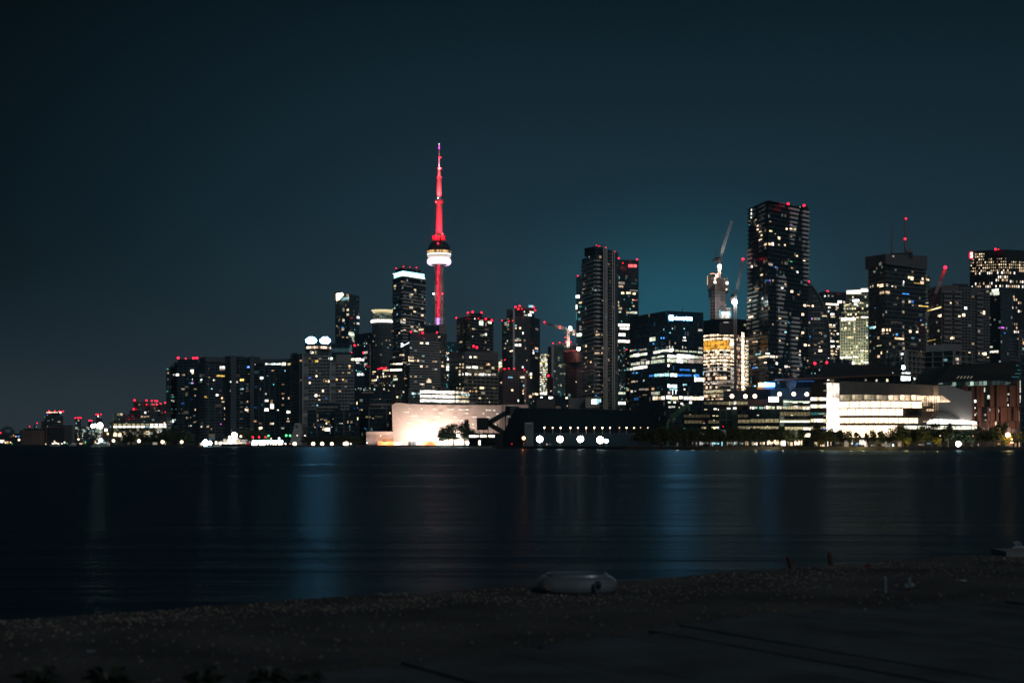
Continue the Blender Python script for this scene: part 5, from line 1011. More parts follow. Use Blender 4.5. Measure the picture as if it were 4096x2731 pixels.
for i, (x0, x1, y0, m, lb) in enumerate([(1048,1110,1224,mo,'orange container nearest the white screens'),(1112,1166,1232,mo,'second orange container along the refinery quay'),(1168,1258,1224,mo,'wide orange container at the refinery corner'),
    (1322,1396,1228,mb,'blue grey container left in the pair before the wall'),(1452,1495,1230,mb,'narrow blue grey container in front of the refinery wall'),(1503,1560,1230,mb,'blue grey container with a gap before the glaring lamp'),(1600,1636,1232,mb,'small blue grey container left of the glaring lamp'),
    (1262,1320,1236,mp,'pale box beside the wide orange container'),(1640,1740,1228,mo,'orange hoarding box left under the glaring lamp'),(1742,1828,1228,mo,'orange hoarding box right under the glaring lamp')]):
    box_thing('container', lb, 'container', 'D', x0, x1, y0, 1284, 1106, 2.4, m, 'containers on the refinery quay')
for X in (1525, 1565): spot((wx(X, 1098), 1098, 4), (wx(X, 1106), 1106, 2), 9e3, (1,.35,.12), 130, 1)
# chimney
c_ = at('E', 732, 1500, 1165); b = MB(); r_ = 17*1165/F/3.1365; zt = at('E', 732, 1058, 1165).z
b.lathe((c_.x,c_.y), [(r_*1.15,GZ),(r_,zt-14),(r_*.92,zt-1.5),(r_*1.05,zt-1.2),(r_*1.05,zt),(r_*.7,zt),(0,zt-.5)], 20)
ch = empty('chimney', 'slender dark brick chimney rising from the refinery', 'chimney', (c_.x,c_.y,GZ)); b.build('stack', mat('chimney_brick', (.16,.09,.08), .9, var=.2, scale=.3), ch, smooth=True)
# conveyor gallery, hopper house and transfer tower
Yc = 930; cv = empty('coal_conveyor', 'black hopper house with two sloping conveyor galleries in front of the refinery', 'conveyor', (wx(1930,Yc), Yc, GZ)); bk = mat('conveyor_black', (.03,.035,.04), .8)
a, c_ = at('F', 336, 378, Yc), at('F', 482, 530, Yc); b = MB(); b.box(a.x, c_.x, Yc-1, Yc+10, c_.z, a.z); b.build('hopper_house', bk, cv)
def gallery(p0, p1, h, name):
    a, b_ = at('F', *p0, Yc), at('F', *p1, Yc); d = (b_-a).normalized(); up = Vector((-d.z,0,d.x))*h/2*Yc/F/3.136
    if up.z < 0: up = -up
    b = MB(); q = [a-up, b_-up, b_+up, a+up]
    b.face([(p.x,Yc,p.z) for p in q]); b.face([(p.x,Yc+4,p.z) for p in reversed(q)])
    for i in range(4): j = (i+1) % 4; b.face([(q[j].x,Yc,q[j].z),(q[i].x,Yc,q[i].z),(q[i].x,Yc+4,q[i].z),(q[j].x,Yc+4,q[j].z)])
    b.build(name, bk, cv)
gallery((478,446), (745,292), 62, 'gallery'); gallery((462,440), (720,592), 62, 'gallery')
for x, y0, y1 in ((340,528,735),(365,528,570),(422,528,735),(480,528,735),(545,545,600),(592,440,740),(630,410,740),(692,350,740),(748,350,740)):
    a, c_ = at('F', x, y0, Yc+2), at('F', x, y1, Yc+2); b = MB(); b.bar(a, (c_.x,c_.y,max(GZ,c_.z)), .32); b.build('leg', bk, cv)
b = MB()
for x0, y0, x1, y1 in ((592,470,630,500),(630,440,592,500),(592,500,630,530),(630,500,592,530),(692,350,720,420),(720,350,748,420),(692,430,730,430),(340,535,422,565),(422,535,340,565),(422,535,480,565),(480,535,422,565),(712,350,692,430)): b.bar(at('F',x0,y0,Yc+2), at('F',x1,y1,Yc+2), .12)
a, c_ = at('F', 245, 568, Yc-1), at('F', 570, 576, Yc-1); b.box(a.x, c_.x, Yc-1, Yc, c_.z-.6, a.z); b.build('bracing', bk, cv)
Ys = 760
T = Tower('transfer_tower', 'black blocky transfer tower where the upper gallery meets the dark shed', 'F', [(692,900),(865,900)], 'tower')
T.prism([(692,905),(752,898)], 230, 345, bk, 'wall', back=10); T.prism([(752,898),(865,898)], [232,232], 346, mat('transfer_grey', (.09,.10,.105), .85), 'wall', back=10)
for x in (700, 748, 800, 855): c_ = at('F', x, 345, 903); b = MB(); b.bar(c_, (c_.x,c_.y,GZ), .35); b.build('leg', bk, T.root)
# long dark raw sugar shed
sh = empty('raw_sugar_shed', 'very long dark windowless shed with a sloping left end behind the floodlit quay', 'shed', (wx(2350,Ys), Ys, GZ))
pts = [(660,745),(660,570),(683,535),(778,348),(800,290),(835,252),(1300,260),(2352,285),(2500,286),(2530,745)]
q = [at('F', x, y, Ys+ (0 if i not in (0,) else 0)) for i, (x, y) in enumerate(pts)]; q = [Vector((p.x, Ys, max(GZ, p.z))) for p in q]; q[0].z = GZ; q[-1].z = GZ
b = MB(); b.face([tuple(p) for p in q], 0, [(p.x, p.z) for p in q]); n_ = len(q)
for i in range(n_): j = (i+1) % n_; b.face([q[j], q[i], (q[i].x*1.04,Ys+40,q[i].z), (q[j].x*1.04,Ys+40,q[j].z)], 1)
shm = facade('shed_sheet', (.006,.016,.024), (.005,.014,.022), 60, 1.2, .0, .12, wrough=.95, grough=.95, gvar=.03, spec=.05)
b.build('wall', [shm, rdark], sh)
Yf = 750; a, c_ = at('F', 1060, 552, Yf), at('F', 2520, 745, Yf)
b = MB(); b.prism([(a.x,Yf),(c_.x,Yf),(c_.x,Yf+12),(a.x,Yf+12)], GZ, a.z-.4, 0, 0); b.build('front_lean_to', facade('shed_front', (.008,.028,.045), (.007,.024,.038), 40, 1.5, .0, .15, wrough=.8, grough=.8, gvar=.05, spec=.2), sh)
for i, x in enumerate((1183,1288,1388,1510,1605,1708,1810,1912,2008,2125,2215,2310,2390,2482)):
    p_ = at('F', x, 502, Yf-1.2); st = (14,5,14,12,8,9,12,14,9,1.5,11,8,2,2)[i]
    inst('ball', 'wall_lamp', emat('s', st, False), p_, (.32,.28,.4), 0, sh)
    b = MB(); b.bar((p_.x,p_.y,p_.z-.4),(p_.x,p_.y,p_.z-3.2),.14); b.bar((p_.x,p_.y,p_.z-.35),(p_.x,Ys,p_.z-.2),.08); b.build('lamp_bracket', mat('lamp_bracket', (.4,.3,.25), .7), sh)
    if st > 4: spot((p_.x,p_.y-.3,p_.z+.2), (p_.x,Yf+.5,p_.z-8), 40*st, (1,.6,.4), 100, 1, .3)
T = Tower('tall_grey_silo', 'plain grey upright silo box with a pale rim behind the orange lamp', 'S', [(1168,742),(1442,742)], 'silo')
T.prism([(1168,742),(1442,742)], 752, None, mat('silo_grey', (.03,.05,.06), .85), 'wall', back=5)
a, c_ = at('S', 1172, 705, 741), at('S', 1425, 742, 741); b = MB()
for k in range(9): x = a.x+(c_.x-a.x)*k/8; b.box(x-.04, x+.04, 741, 741.1, c_.z, a.z)
b.box(a.x, c_.x, 741, 741.15, a.z-.1, a.z); b.box(a.x, c_.x, 741, 741.15, c_.z, c_.z+.12); b.build('railing', mat('rail_pale', (.5,.5,.45), .7), T.root)
# lit doorways under the galleries
T = Tower('loading_bay', 'low black loading bay with wide glowing openings left of the conveyor', 'F', [(235,940),(680,940)])
T.prism([(235,945),(680,945)], [568,572], None, mat('conveyor_black', (.03,.035,.04), .8), 'wall', back=10)
T.win('F', '298 609 116 26 i2.8;410 607 66 30 i2.5;450 607 24 28 s2;510 607 56 28 i3;548 607 22 28 i2.8;370 690 28 60 i2.4;62 680 24 36 i2.2;98 690 8 12 c2.5;112 690 8 12 c2', 'opening')
T.lights('F', '597 694 .8', .9, 20, 'i')

# ---------------------------------------------------------------- the slim tall towers (view G)
T = Tower('split_tower', 'very tall pale balconied tower with white vertical spines left of the red lettered tower', 'G', [(388,1560),(510,1500),(582,1505),(712,1550)], 'tower')
Gs = facade('split_glass', (.12,.13,.14), (.018,.036,.045), 3.0, 3.4, .12, .12, .05, ls=.12)
T.prism([(392,1552),(512,1500),(584,1506)], 138, None, Gs, 'wall')
T.balconies(4.5, lambda i, fl, Ln: [(.2, Ln-.2)], mat('slab_pale', (.60,.57,.55), .8), hgt=1.6, out=1.5)
T.prism([(415,1540),(505,1515),(605,1520)], [95,78,90], 142, G_dark, 'penthouse')
T.prism([(582,1506),(690,1530),(712,1550)], [92,125,135], None, Gs, 'side_wing')
for x in (586, 599, 613): T.prism([(x-4,1497),(x+4,1499)], 84 if x < 600 else 92, None, mat('spine_white', (.78,.75,.72), .8), 'spine', back=3)
for x in (664, 680): T.prism([(x-3.5,1521),(x+3.5,1523)], 118, None, mat('spine_white', (.78,.75,.72), .8), 'spine', back=3)
T.faces = T.faces[:4]
for fl in range(60):
    z = GZ+10+fl*3.45
    a = wx(px('G',627,0)[0],1517); c_ = wx(px('G',656,0)[0],1523)
    if z < wz(px('G',0,140)[1],1517): inst('box', 'balcony', slab_g, ((a+c_)/2, 1518.5, z), (c_-a, 2.0, .9), .2, T.root)
b = MB(); b.bar(at('G',500,76,1520), at('G',592,67,1520), .5); b.bar(at('G',592,67,1520), at('G',592,48,1520), .4); b.build('window_crane', mat('crane_red', (.4,.08,.07), .7), T.root)
T.lights('G', '482 89 .8;520 71 1.1;540 75 .9;552 73 .9;588 68 .7;604 88 .8;682 123 1.1', 1.2, 18)
T.win('G', '418 458 20 14 s.7;433 456 12 14 i2.4;404 460 8 12 n.8;514 466 12 14 l1;500 466 10 14 n.6;543 466 10 14 c.9;566 468 8 12 n.8;380 575 26 14 y1.5;430 960 14 24 y1.8;432 1006 10 12 o1.5;430 1055 18 14 y1.8;473 1100 12 14 o2;520 860 18 14 s1.2;540 856 20 12 s1.4;522 830 14 12 s.9;568 860 8 12 s1;526 1022 44 14 s1.2;568 1022 10 16 s1.6;636 594 24 16 i2.4;545 1218 10 18 s1.4;404 500 8 30 n.4;696 502 24 14 s1.8;696 626 26 14 s2;698 697 24 14 s2.2;697 982 26 14 s1.6;704 1250 14 12 s1.5;696 1080 24 12 b1;696 1126 24 12 b.9;638 1322 24 14 n.8;640 1420 24 14 s1.4;430 1272 14 12 s1.3;430 1350 16 12 s1.3;462 1316 10 8 s1.3;492 1366 8 20 s1.8;515 1394 14 10 b1.6;568 1366 8 14 s1;434 1382 10 10 s1;682 1446 30 14 s1.6;695 1445 22 14 i2;668 1445 10 14 i2;640 1028 20 12 n.7;632 835 12 12 n.6;566 1146 8 22 n.6;700 1318 12 20 l.3;418 1120 10 20 n.5')
T = Tower('dark_slice_tower', 'thin dark glass tower peeking out left of the pale balconied tower with bright edge lights', 'G', [(342,1950),(398,1950)], 'tower')
T.prism([(342,1950),(398,1950)], [345,340], None, G_teal, 'wall', back=30); T.lights('G', '356 340 1.3', 1.5, 20)
T.win('G', '355 522 34 26 c3;345 614 14 40 i3;368 660 14 14 q1.4;368 860 46 26 q2;380 850 20 16 i2.2;380 610 30 6 t1;368 575 10 8 t.8;345 700 6 60 t.6;378 800 16 40 n.5;370 720 20 20 l.3')
T = Tower('red_letter_tower', 'dark glass tower with glowing red CIBC letters near its top', 'G', [(690,1900),(893,1900)], 'tower')
T.prism([(690,1900),(893,1915)], [196,200], None, facade('cibc_glass', (.045,.06,.07), (.016,.034,.042), 4, 3, .18, .10, .05, ((1,.85,.6),(.4,.9,1)), .10), 'wall', back=40)
T.lights('G', '717 183 1.4;880 194 1.5;754 226 .8', 1.6, 24)
m_r = emat('r', 3, False); Yq = 1896
text(T.root, 'CIBC', 'G', 802, 852, 250, Yq, 0, emat('R', 3.2, False), 'sign_letters', hgt=3.8)
c_ = at('G', 865, 251, Yq); b = MB(); ro, ri = 2.1, .85
for k in range(6):
    a0, a1 = math.pi/3*k, math.pi/3*(k+1)
    b.face([(c_.x+ri*math.cos(a0),Yq,c_.z+ri*math.sin(a0)),(c_.x+ro*math.cos(a0),Yq,c_.z+ro*math.sin(a0)),(c_.x+ro*math.cos(a1),Yq,c_.z+ro*math.sin(a1)),(c_.x+ri*math.cos(a1),Yq,c_.z+ri*math.sin(a1))])
    b.face([(c_.x+ro*math.cos(a0),Yq,c_.z+ro*math.sin(a0)),(c_.x+ro*math.cos(a0),Yq+.6,c_.z+ro*math.sin(a0)),(c_.x+ro*math.cos(a1),Yq+.6,c_.z+ro*math.sin(a1)),(c_.x+ro*math.cos(a1),Yq,c_.z+ro*math.sin(a1))])
b.build('sign_logo', emat('R', 3.2, False), T.root)
T.win('G', '743 403 54 22 n.5;722 402 12 20 s.8;736 432 42 16 s.9;721 355 8 26 l.6;752 490 26 18 y2.4;804 490 42 20 y1.6;795 490 16 14 i3;853 496 24 16 s2.6;850 468 70 8 n.5;842 551 8 10 s2.5;858 553 10 10 R2;878 553 6 8 s1;848 606 16 12 y1.4;715 572 8 20 y1.5;730 626 30 20 s.8;716 600 10 14 s1.4;765 547 8 8 t1.2;806 518 6 8 t1.5;836 577 6 8 t1.8;848 663 62 18 q1.2;800 663 30 16 y1;818 632 8 8 t2;790 684 8 6 t1.2;728 658 20 12 q1.4;868 664 20 16 i1.6;762 774 100 22 i3;765 803 76 20 i2;792 803 60 16 i1.4;746 858 58 24 i3;762 916 106 22 i3;742 740 6 8 t2;868 484 8 6 t1;780 365 6 6 t1;850 406 50 14 t.12')
T.win('G', '744 1374 60 20 q1.3;746 1462 66 22 i2.6;725 1462 16 22 i2.2;745 1318 20 12 n.7;765 975 8 10 t1.5;770 1172 8 10 t1.4;760 1130 10 8 q1;790 1160 20 14 i2;770 1330 8 10 t1.6;722 1172 10 10 n.7')
T.fill('G', (712,980,800,1480), 26, 'tqyl', 51, (1.5,3), (1.5,3), (.6,1.6), 5)
T = Tower('brown_stair_tower', 'thin brown hoist column with small red lights left of the dark sign office', 'G', [(778,1250),(812,1250)])
T.prism([(778,1250),(814,1250)], 990, None, facade('brown_col', (.16,.11,.10), (.05,.04,.04), 3, 3, .3, .3, .2, ls=.2), 'wall', back=8); T.lights('G', '788 992 1.5;797 1072 .7;812 914 .7', 1.1, 20)
T.fill('G', (782,1020,810,1500), 12, 'yso', 52, (1.5,2.5), (2,4), (.6,1.6))
T = Tower('sign_office', 'big dark glass office block with a glaring white strip sign at the top', 'G', [(815,1200),(1145,1150),(1465,1195)], 'office')
Gso = facade('sign_glass', (.022,.035,.042), (.010,.024,.032), 4.1, 1.6, .2, .12, .05, ((1,.8,.5),(.1,.5,1)), .06)
T.prism([(815,1210),(1145,1150),(1465,1180)], [703,646,663], None, Gso, 'wall')
b = MB(); c_ = at('G', 1281, 650, 1170); b.bar(c_, at('G', 1281, 620, 1170), .4); b.build('antenna', steel, T.root)
r = T.hit(*px('O', 800, 320)); ang = r[3]
for (x, y, w_, h_) in ((424,305,150,170),(640,325,130,95),(780,330,130,100),(910,335,100,100),(1030,340,110,100),(1160,345,140,95)):
    X, Yp = px('O', x, y)
    T.pane(X, Yp, w_/9.8, h_/9.8, emat('h', 90, False), 'sign_letter', .5)
wi = '1160 999 60 20 i2.6;1100 1002 60 20 q1.8;1055 1012 60 22 i1.8;960 1028 24 20 i2;925 1032 44 20 q1.4;885 1038 34 26 i2.4;838 1046 36 18 q1.6;858 1040 16 24 i2;1230 1000 36 16 q1;1182 990 36 20 i3;1290 1004 70 12 q1.2;1370 1008 70 12 q1;1435 1014 40 18 q1.4;1060 1058 90 12 n.8;940 1080 50 10 n.5;1175 1048 60 26 i2;1205 1050 24 20 i2.5;1288 1050 120 34 i3;1365 1054 36 26 i2;1400 1056 40 22 q1.2;1440 1060 40 22 n.8;1092 1050 60 12 q1.5;1028 1062 30 18 q1.3;1185 1086 80 30 q1.6;1255 1090 56 34 i2.2;1300 1092 40 26 q1.2;1350 1092 50 30 n1;1420 1094 80 30 n.4;1100 1090 50 28 q1;1060 1094 44 28 q.9;1022 1098 34 28 q1;975 1104 34 28 i1.6;930 1108 30 26 q1;890 1112 30 24 i1.4;850 1118 44 20 q1;1155 1130 16 22 i2.6;955 1142 36 22 i2.5;915 1148 44 24 i2.6;870 1154 46 24 i2;830 1162 24 20 q1.6;1018 898 52 34 q1.1;1005 900 12 34 i2;1160 840 6 6 t1.2'
T.win('G', wi, 'window'); 
T.win('G', '1190 804 7 8 l2;1294 805 8 8 l2;1118 812 7 10 l1.6;1170 842 8 8 l2;1296 884 20 14 c3;1096 887 10 12 b3;1118 887 10 12 b3;1027 938 10 10 b3;1284 909 8 8 i2.5;1298 909 8 8 i2.5;1308 911 12 8 i2;1435 818 36 18 n1;1215 932 12 10 n.8;1280 968 8 22 n1.2;1306 972 10 10 n1;1438 978 34 16 n.9;1165 963 10 18 i1.5;1190 968 8 16 q1.4;1148 968 14 10 n.8;930 990 60 14 n.5;958 986 10 14 q1.4;825 1000 10 16 i1.6;850 996 50 10 q.6;865 1196 60 8 b.6;880 1196 8 8 t2.5;848 1196 8 8 b2')
T.win('G', '1060 1216 50 24 l1.8;1010 1220 40 16 b1.2;1100 1214 40 24 c1.6;1140 1212 40 24 l2;1200 1214 60 28 c2.8;1250 1216 40 18 b1.4;1290 1216 50 16 b1.2;1335 1217 44 18 b1.2;1405 1218 40 22 b1.8;1390 1222 20 20 l2;1300 1168 90 16 b.8;1265 1168 20 14 b1.4;1330 1170 30 14 b1;1380 1175 30 20 q1.2;1428 1254 84 32 i3;1390 1262 12 24 i2.4;1463 1200 6 30 l1.6;950 1390 40 8 s.4;848 1272 34 14 s.9;880 1270 14 10 n.6;942 1262 10 14 q1.2;835 1358 18 20 i1.4;865 1356 20 10 n.6;925 1340 50 14 n.5;1022 1336 24 20 o1.2;970 1340 30 16 s.6;1060 1374 44 26 q.9;1022 1376 30 26 n.7;875 1424 40 22 b.3;1385 1176 20 10 l.8')
T.win('G', '1190 1312 80 26 c3;1155 1308 16 30 c3;1222 1318 16 26 l2.6;1195 1340 60 12 l1.6;1192 1365 6 40 c2.8;1220 1365 6 34 c2.6;1300 1298 34 12 l1.4;1288 1300 10 14 l2.4;1296 1340 14 12 i2;1160 1370 20 20 n1.2;1228 1348 10 10 i2', 'lit_sign')
T.win('G', '1045 1418 44 30 s1.6;1028 1418 14 30 i2;1085 1418 24 24 s1;1110 1416 34 30 i1.8;1160 1410 50 30 i2.6;1215 1418 50 26 s2;1265 1412 30 26 i2.6;1310 1418 40 28 i2.2;1355 1418 40 30 i2.4;1405 1420 50 28 s2;1445 1418 36 30 i2.6;1190 1424 30 16 s2.2', 'window')
T.win('G', '1162 1455 24 14 q1.6;1210 1454 22 14 i2.2;1272 1466 22 18 i1.6;1350 1456 22 20 i2.6;1168 1496 26 14 i1.4;1198 1494 30 12 q1.2;1250 1500 10 10 q1.2;1285 1480 20 12 n.8')
T.fill('G', (830,1240,1450,1500), 20, 'bltyq', 53, (1.5,4), (1.5,3), (.15,1), 6)
# ================================================================ cranes
def truss(b, A, B, w, n, cw=.13, w2=None):
    A, B = Vector(A), Vector(B); d = (B-A).normalized(); up = Vector((0,1,0)); s_ = d.cross(up).normalized(); w2 = w2 or w
    c = []
    for k in range(n+1):
        f = k/n; h = (w+(w2-w)*f)/2; o = A+(B-A)*f; c.append([o+s_*h*i+up*h*j for i, j in ((-1,-1),(1,-1),(1,1),(-1,1))])
    for i in range(4): b.bar(c[0][i], c[n][i], cw)
    for k in range(n):
        for i, j in ((0,1),(3,2)):
            b.bar(c[k][i], c[k+1][j] if k % 2 else c[k+1][j], cw*.55); b.bar(c[k][j], c[k+1][i], cw*.55); b.bar(c[k][i], c[k][j], cw*.55)
def crane(name, label, v, mx, ytop, ybot, jib, cj, Y, m, mw_=2.0, jm=None, luff=False, lamp=None, mm=None, cw=.2, lst=60):
    base = at(v, mx, ybot, Y); o = empty(name, label, 'crane', base); top = at(v, mx, ytop, Y)
    b = MB(); truss(b, base, top, mw_, max(4, int((top-base).length/mw_/1.1)), cw); b.build('mast', mm or m, o)
    b = MB(); b.box(top.x-mw_*.8, top.x+mw_*.8, Y-mw_*.8, Y+mw_*.8, top.z-.3, top.z+1.6); b.build('slewing_ring', m, o)
    b = MB(); b.box(top.x-mw_*1.2-1.2, top.x-mw_*.5, Y-2.4, Y-.4, top.z-1.4, top.z+1.2); b.build('cab', mat('cab_dark', (.08,.08,.09), .5), o)
    if luff:
        (x0, y0), (x1, y1) = jib; A, B = at(v, x0, y0, Y), at(v, x1, y1, Y); L_ = (B-A).length
        ms = jm if isinstance(jm, list) else [jm or m]; k = len(ms)
        for i, q in enumerate(ms):
            b = MB(); a_, c_ = A+(B-A)*(i/k), A+(B-A)*((i+1)/k); truss(b, a_, c_, mw_*(.9-.35*i/k), max(3, int(L_/k/1.9)), cw*.9); b.build('jib', q, o)
        (x0, y0), (x1, y1) = cj; C1, D1 = at(v, x0, y0, Y), at(v, x1, y1, Y)
        b = MB(); b.bar(C1, D1, cw*1.6); b.bar(A, D1, cw*1.3); b.bar(C1+Vector((0,0,-1)), A, cw*2.2); b.build('a_frame', m, o)
        b = MB(); b.box(C1.x-2.2, C1.x+.8, Y-1.4, Y+1.4, C1.z-3, C1.z); b.build('counterweight', mat('counterweight', (.2,.12,.12), .8), o)
        b = MB(); b.bar(D1, B, .07); b.build('pendant_rope', steel, o)
    else:
        (x0, y0), (x1, y1) = jib; A, B = at(v, x0, y0, Y), at(v, x1, y1, Y); b = MB(); truss(b, A, B, mw_*.9, max(6, int((B-A).length/2)), cw); b.build('jib', jm or m, o)
        (x0, y0), (x1, y1) = cj; A, B = at(v, x0, y0, Y), at(v, x1, y1, Y); b = MB(); truss(b, A, B, mw_*.8, 6, cw); b.build('counter_jib', jm or m, o)
        b = MB(); b.box(B.x-3, B.x, Y-1, Y+1, B.z-4.5, B.z); b.build('counterweight', mat('counter_pale', (.5,.45,.4), .8), o)
    if lamp:
        p = at(v, *lamp[:2], Y-2.5); inst('ball', 'work_light', emat(lamp[2], lst, False), p, (lamp[3],.8,lamp[3]*1.0), 0, o)
    return o
red = mat('crane_red', (.45,.10,.09), .6); pal = mat('crane_pale', (.60,.52,.50), .6)
cr = crane('tower_crane', 'hammerhead crane with reddish lit jib above the balconied building', 'E', 1546, 560, 800, ((1560,528),(1242,448)), ((1560,530),(1634,548)), 1620, mat('crane_lit', (.62,.52,.47), .6), 2.6, lamp=(1572,506,'c',1.5), cw=.26, lst=40)
for x, y, s_ in ((1248,434,.8),(1443,483,.5),(1443,511,.5),(1506,623,.5)): inst('ball', 'warning_light', emat('r', 6, False), at('E', x, y, 1616), (s_,s_,s_), 0, cr)
for z_ in (20, 60, 100): p = at('E', 1550, 800, 1612); spot(p, at('E', 1545, 560, 1620), 9e4, (1,.72,.6), 60) if z_ == 20 else None

# ================================================================ construction tower, cranes (view I)
T = Tower('unfinished_tower', 'bare concrete tower core under construction with work lamps on its ragged top', 'I', [(176,1420),(305,1420)], 'construction site')
raw = facade('raw_core', (.40,.37,.38), (.20,.20,.22), 3.2, 5, .10, .10, gvar=.3, grough=.8)
T.prism([(176,1425),(218,1418)], 720, None, facade('core_left', (.34,.32,.33), (.03,.04,.05), 3.2, 3, .25, .35, gvar=.2), 'wall', back=20); T.prism([(218,1415),(303,1420)], 745, None, raw, 'wall', back=25)
T.prism([(215,1412),(318,1416)], 652, 748, mat('formwork', (.09,.08,.085), .9, var=.4, scale=.3), 'formwork', back=22); T.prism([(158,1422),(220,1416)], [640,625], 735, mat('formwork', (.09,.08,.085), .9), 'formwork', back=18)
T.prism([(165,1423),(190,1420)], 735, 802, mat('tarp_blue', (.03,.08,.13), .8), 'tarpaulin', back=8)
T.prism([(175,1415),(248,1412)], 612, 618, mat('timber_orange', (.6,.35,.2), .7), 'platform', back=8)
b = MB()
for x in (172, 192, 222, 246, 262, 288, 312): b.bar(at('I', x, 660, 1412), at('I', x, 625 if x < 250 else 645, 1412), .15)
b.build('rebar', steel, T.root)
T.win('I', '158 670 5 70 s1.5;215 684 18 18 i4;214 656 14 20 s2.5;232 634 26 24 i2.5;309 690 18 22 i4;305 740 10 14 s2.5;240 620 10 8 i3;300 860 8 6 s.8;210 826 12 8 n.3;290 660 8 10 s.8', 'work_light')
spot(at('I', 250, 560, 1404), at('I', 255, 640, 1415), 5e4, (1,.75,.55), 120); spot(at('I', 252, 880, 1395), at('I', 255, 800, 1418), 1.3e4, (1,.85,.8), 120)
T2 = Tower('unfinished_office', 'broad office block under construction glowing with rows of work lamps and orange tarpaulins', 'I', [(125,1330),(372,1290),(487,1330)], 'construction site')
T2.prism([(125,1325),(250,1300),(365,1300),(487,1345)], [985,972,968,980], 1095, mat('net_dark', (.05,.045,.055), .9, var=.3, scale=.2), 'netting', back=50)
Gl = facade('lamp_floors', (.45,.36,.31), (.16,.14,.12), 4.0, 3.4, .35, .08, .75, ((1,.66,.42),(1,.85,.7)), .6)
T2.prism([(127,1328),(250,1303),(368,1303),(490,1348)], 1090, None, Gl, 'wall', back=50, slabs=(4.0,.4,.45,mat('raw_slab', (.22,.20,.20), .9),'floor_slab'))
tm = facade('tarp_orange', (.5,.22,.03), (.72,.33,.04), 2.0, 2.2, .07, .07, grough=.8, gvar=.15)
X0 = 128
for row, (x0, x1, y0, y1) in enumerate([(128,215,1140,1220),(216,338,1140,1212)]):
    X, Yp = px('I', (x0+x1)/2, (y0+y1)/2); T2.pane(X, Yp, (x1-x0)/1.96, (y1-y0)/1.96, emat('K', .95), 'tarpaulin')  # tarpaulins are no lamps: their lit look is put in as emission
for y, c_, st in ((1100,'s',2.2),(1130,'s',1.6),(1218,'s',2.6),(1250,'s',2.2),(1275,'s',2.0),(1298,'s',1.6),(1325,'s',1.2),(1352,'y',.9),(1380,'y',.7),(1415,'s',.9),(1466,'y',1.2),(1540,'y',1.0)):
    bow = lambda x: -10*math.sin(math.pi*(x-125)/250)
    for k in range(14):
        x = 136+k*17.3; 
        if y > 1380 and (k*7+y) % 5 < 2: continue
        T2.win('I', f'{x} {y+bow(x)+6} {13 if y < 1400 else 9} {11 if y < 1300 else 7} {"i" if y > 1340 else "s"}{[1.6,3,4.5][(k*5+y)%3] if y<1340 else 1.6}', 'work_light')
T2.win('I', '352 1168 40 26 i3.5;352 1148 36 30 s2;352 1195 36 20 s1.4;412 1118 30 10 s.8;200 1467 330 16 n.35;285 1492 140 14 n.15;205 1540 150 20 y.6;205 1565 60 10 y.7', 'work_light')
for k in range(23): T2.win('I', f'432 {1085+k*20} 22 15 {"i4" if k % 2 else "s3"}', 'hoist_lamp')
for k in range(19): T2.win('I', f'{400} {1100+k*24} 28 5 {"s.8" if k%2 else "R.35"};{468} {1190+k*19} {24 if k%3 else 34} 9 {"y1.6" if k%2 else "q1.2"};{455} {1180+k*24} 10 8 s2.5', 'hoist_lamp')
for x in (232, 235): pass
T2.prism([(365,1296),(384,1298)], 1060, None, facade('hoist_mast', (.3,.24,.22), (.08,.08,.08), 2, 2, .25, .3, .1, ls=.2), 'hoist_mast', back=3)
T3 = Tower('site_office', 'white lit site cabin stack on the roof of the unfinished office', 'I', [(250,1300),(345,1300)], 'cabin')
T3.prism([(250,1297),(345,1297)], 912, 972, mat('cabin_white', (.5,.5,.5), .7), 'wall', back=8); T3.prism([(252,1298),(343,1298)], 882, 912, mat('cabin_grey', (.3,.33,.33), .7), 'upper_wall', back=8)
T3.win('I', '296 926 66 24 c2;296 952 70 26 i1.4;254 930 10 60 l1.2;320 892 36 18 n.5;336 935 10 50 l1.2;275 898 24 8 n.2')
T2.win('I', '302 998 40 6 n.8;448 1018 16 16 y.6', 'work_light')
crane('tower_crane', 'tall luffing crane with raised pale jib rising from the unfinished tower', 'I', 250, 500, 650, ((255,492),(346,203)), ((215,500),(222,420)), 1408, mat('crane_rust', (.30,.16,.15), .6), 2.4, jm=mat('jib_grey', (.7,.7,.7), .6), luff=True, lamp=(252,560,'i',1.7), cw=.2, lst=30)
crane('tower_crane', 'shorter luffing crane with a red tip light in front of the orange tarpaulins', 'I', 374, 790, 1530, ((378,790),(435,505)), ((350,800),(346,738)), 1285, mat('crane_grey', (.55,.50,.50), .6), 2.2, luff=True, lamp=(370,838,'c',2.4), cw=.18, lst=25)
inst('ball', 'warning_light', emat('r', 7, False), at('I', 435, 502, 1284), (1,1,1), 0, bpy.data.objects['tower_crane.002'])
spot(at('I', 372, 845, 1280), at('I', 374, 900, 1286), 4e3, (1,.8,.65), 110)

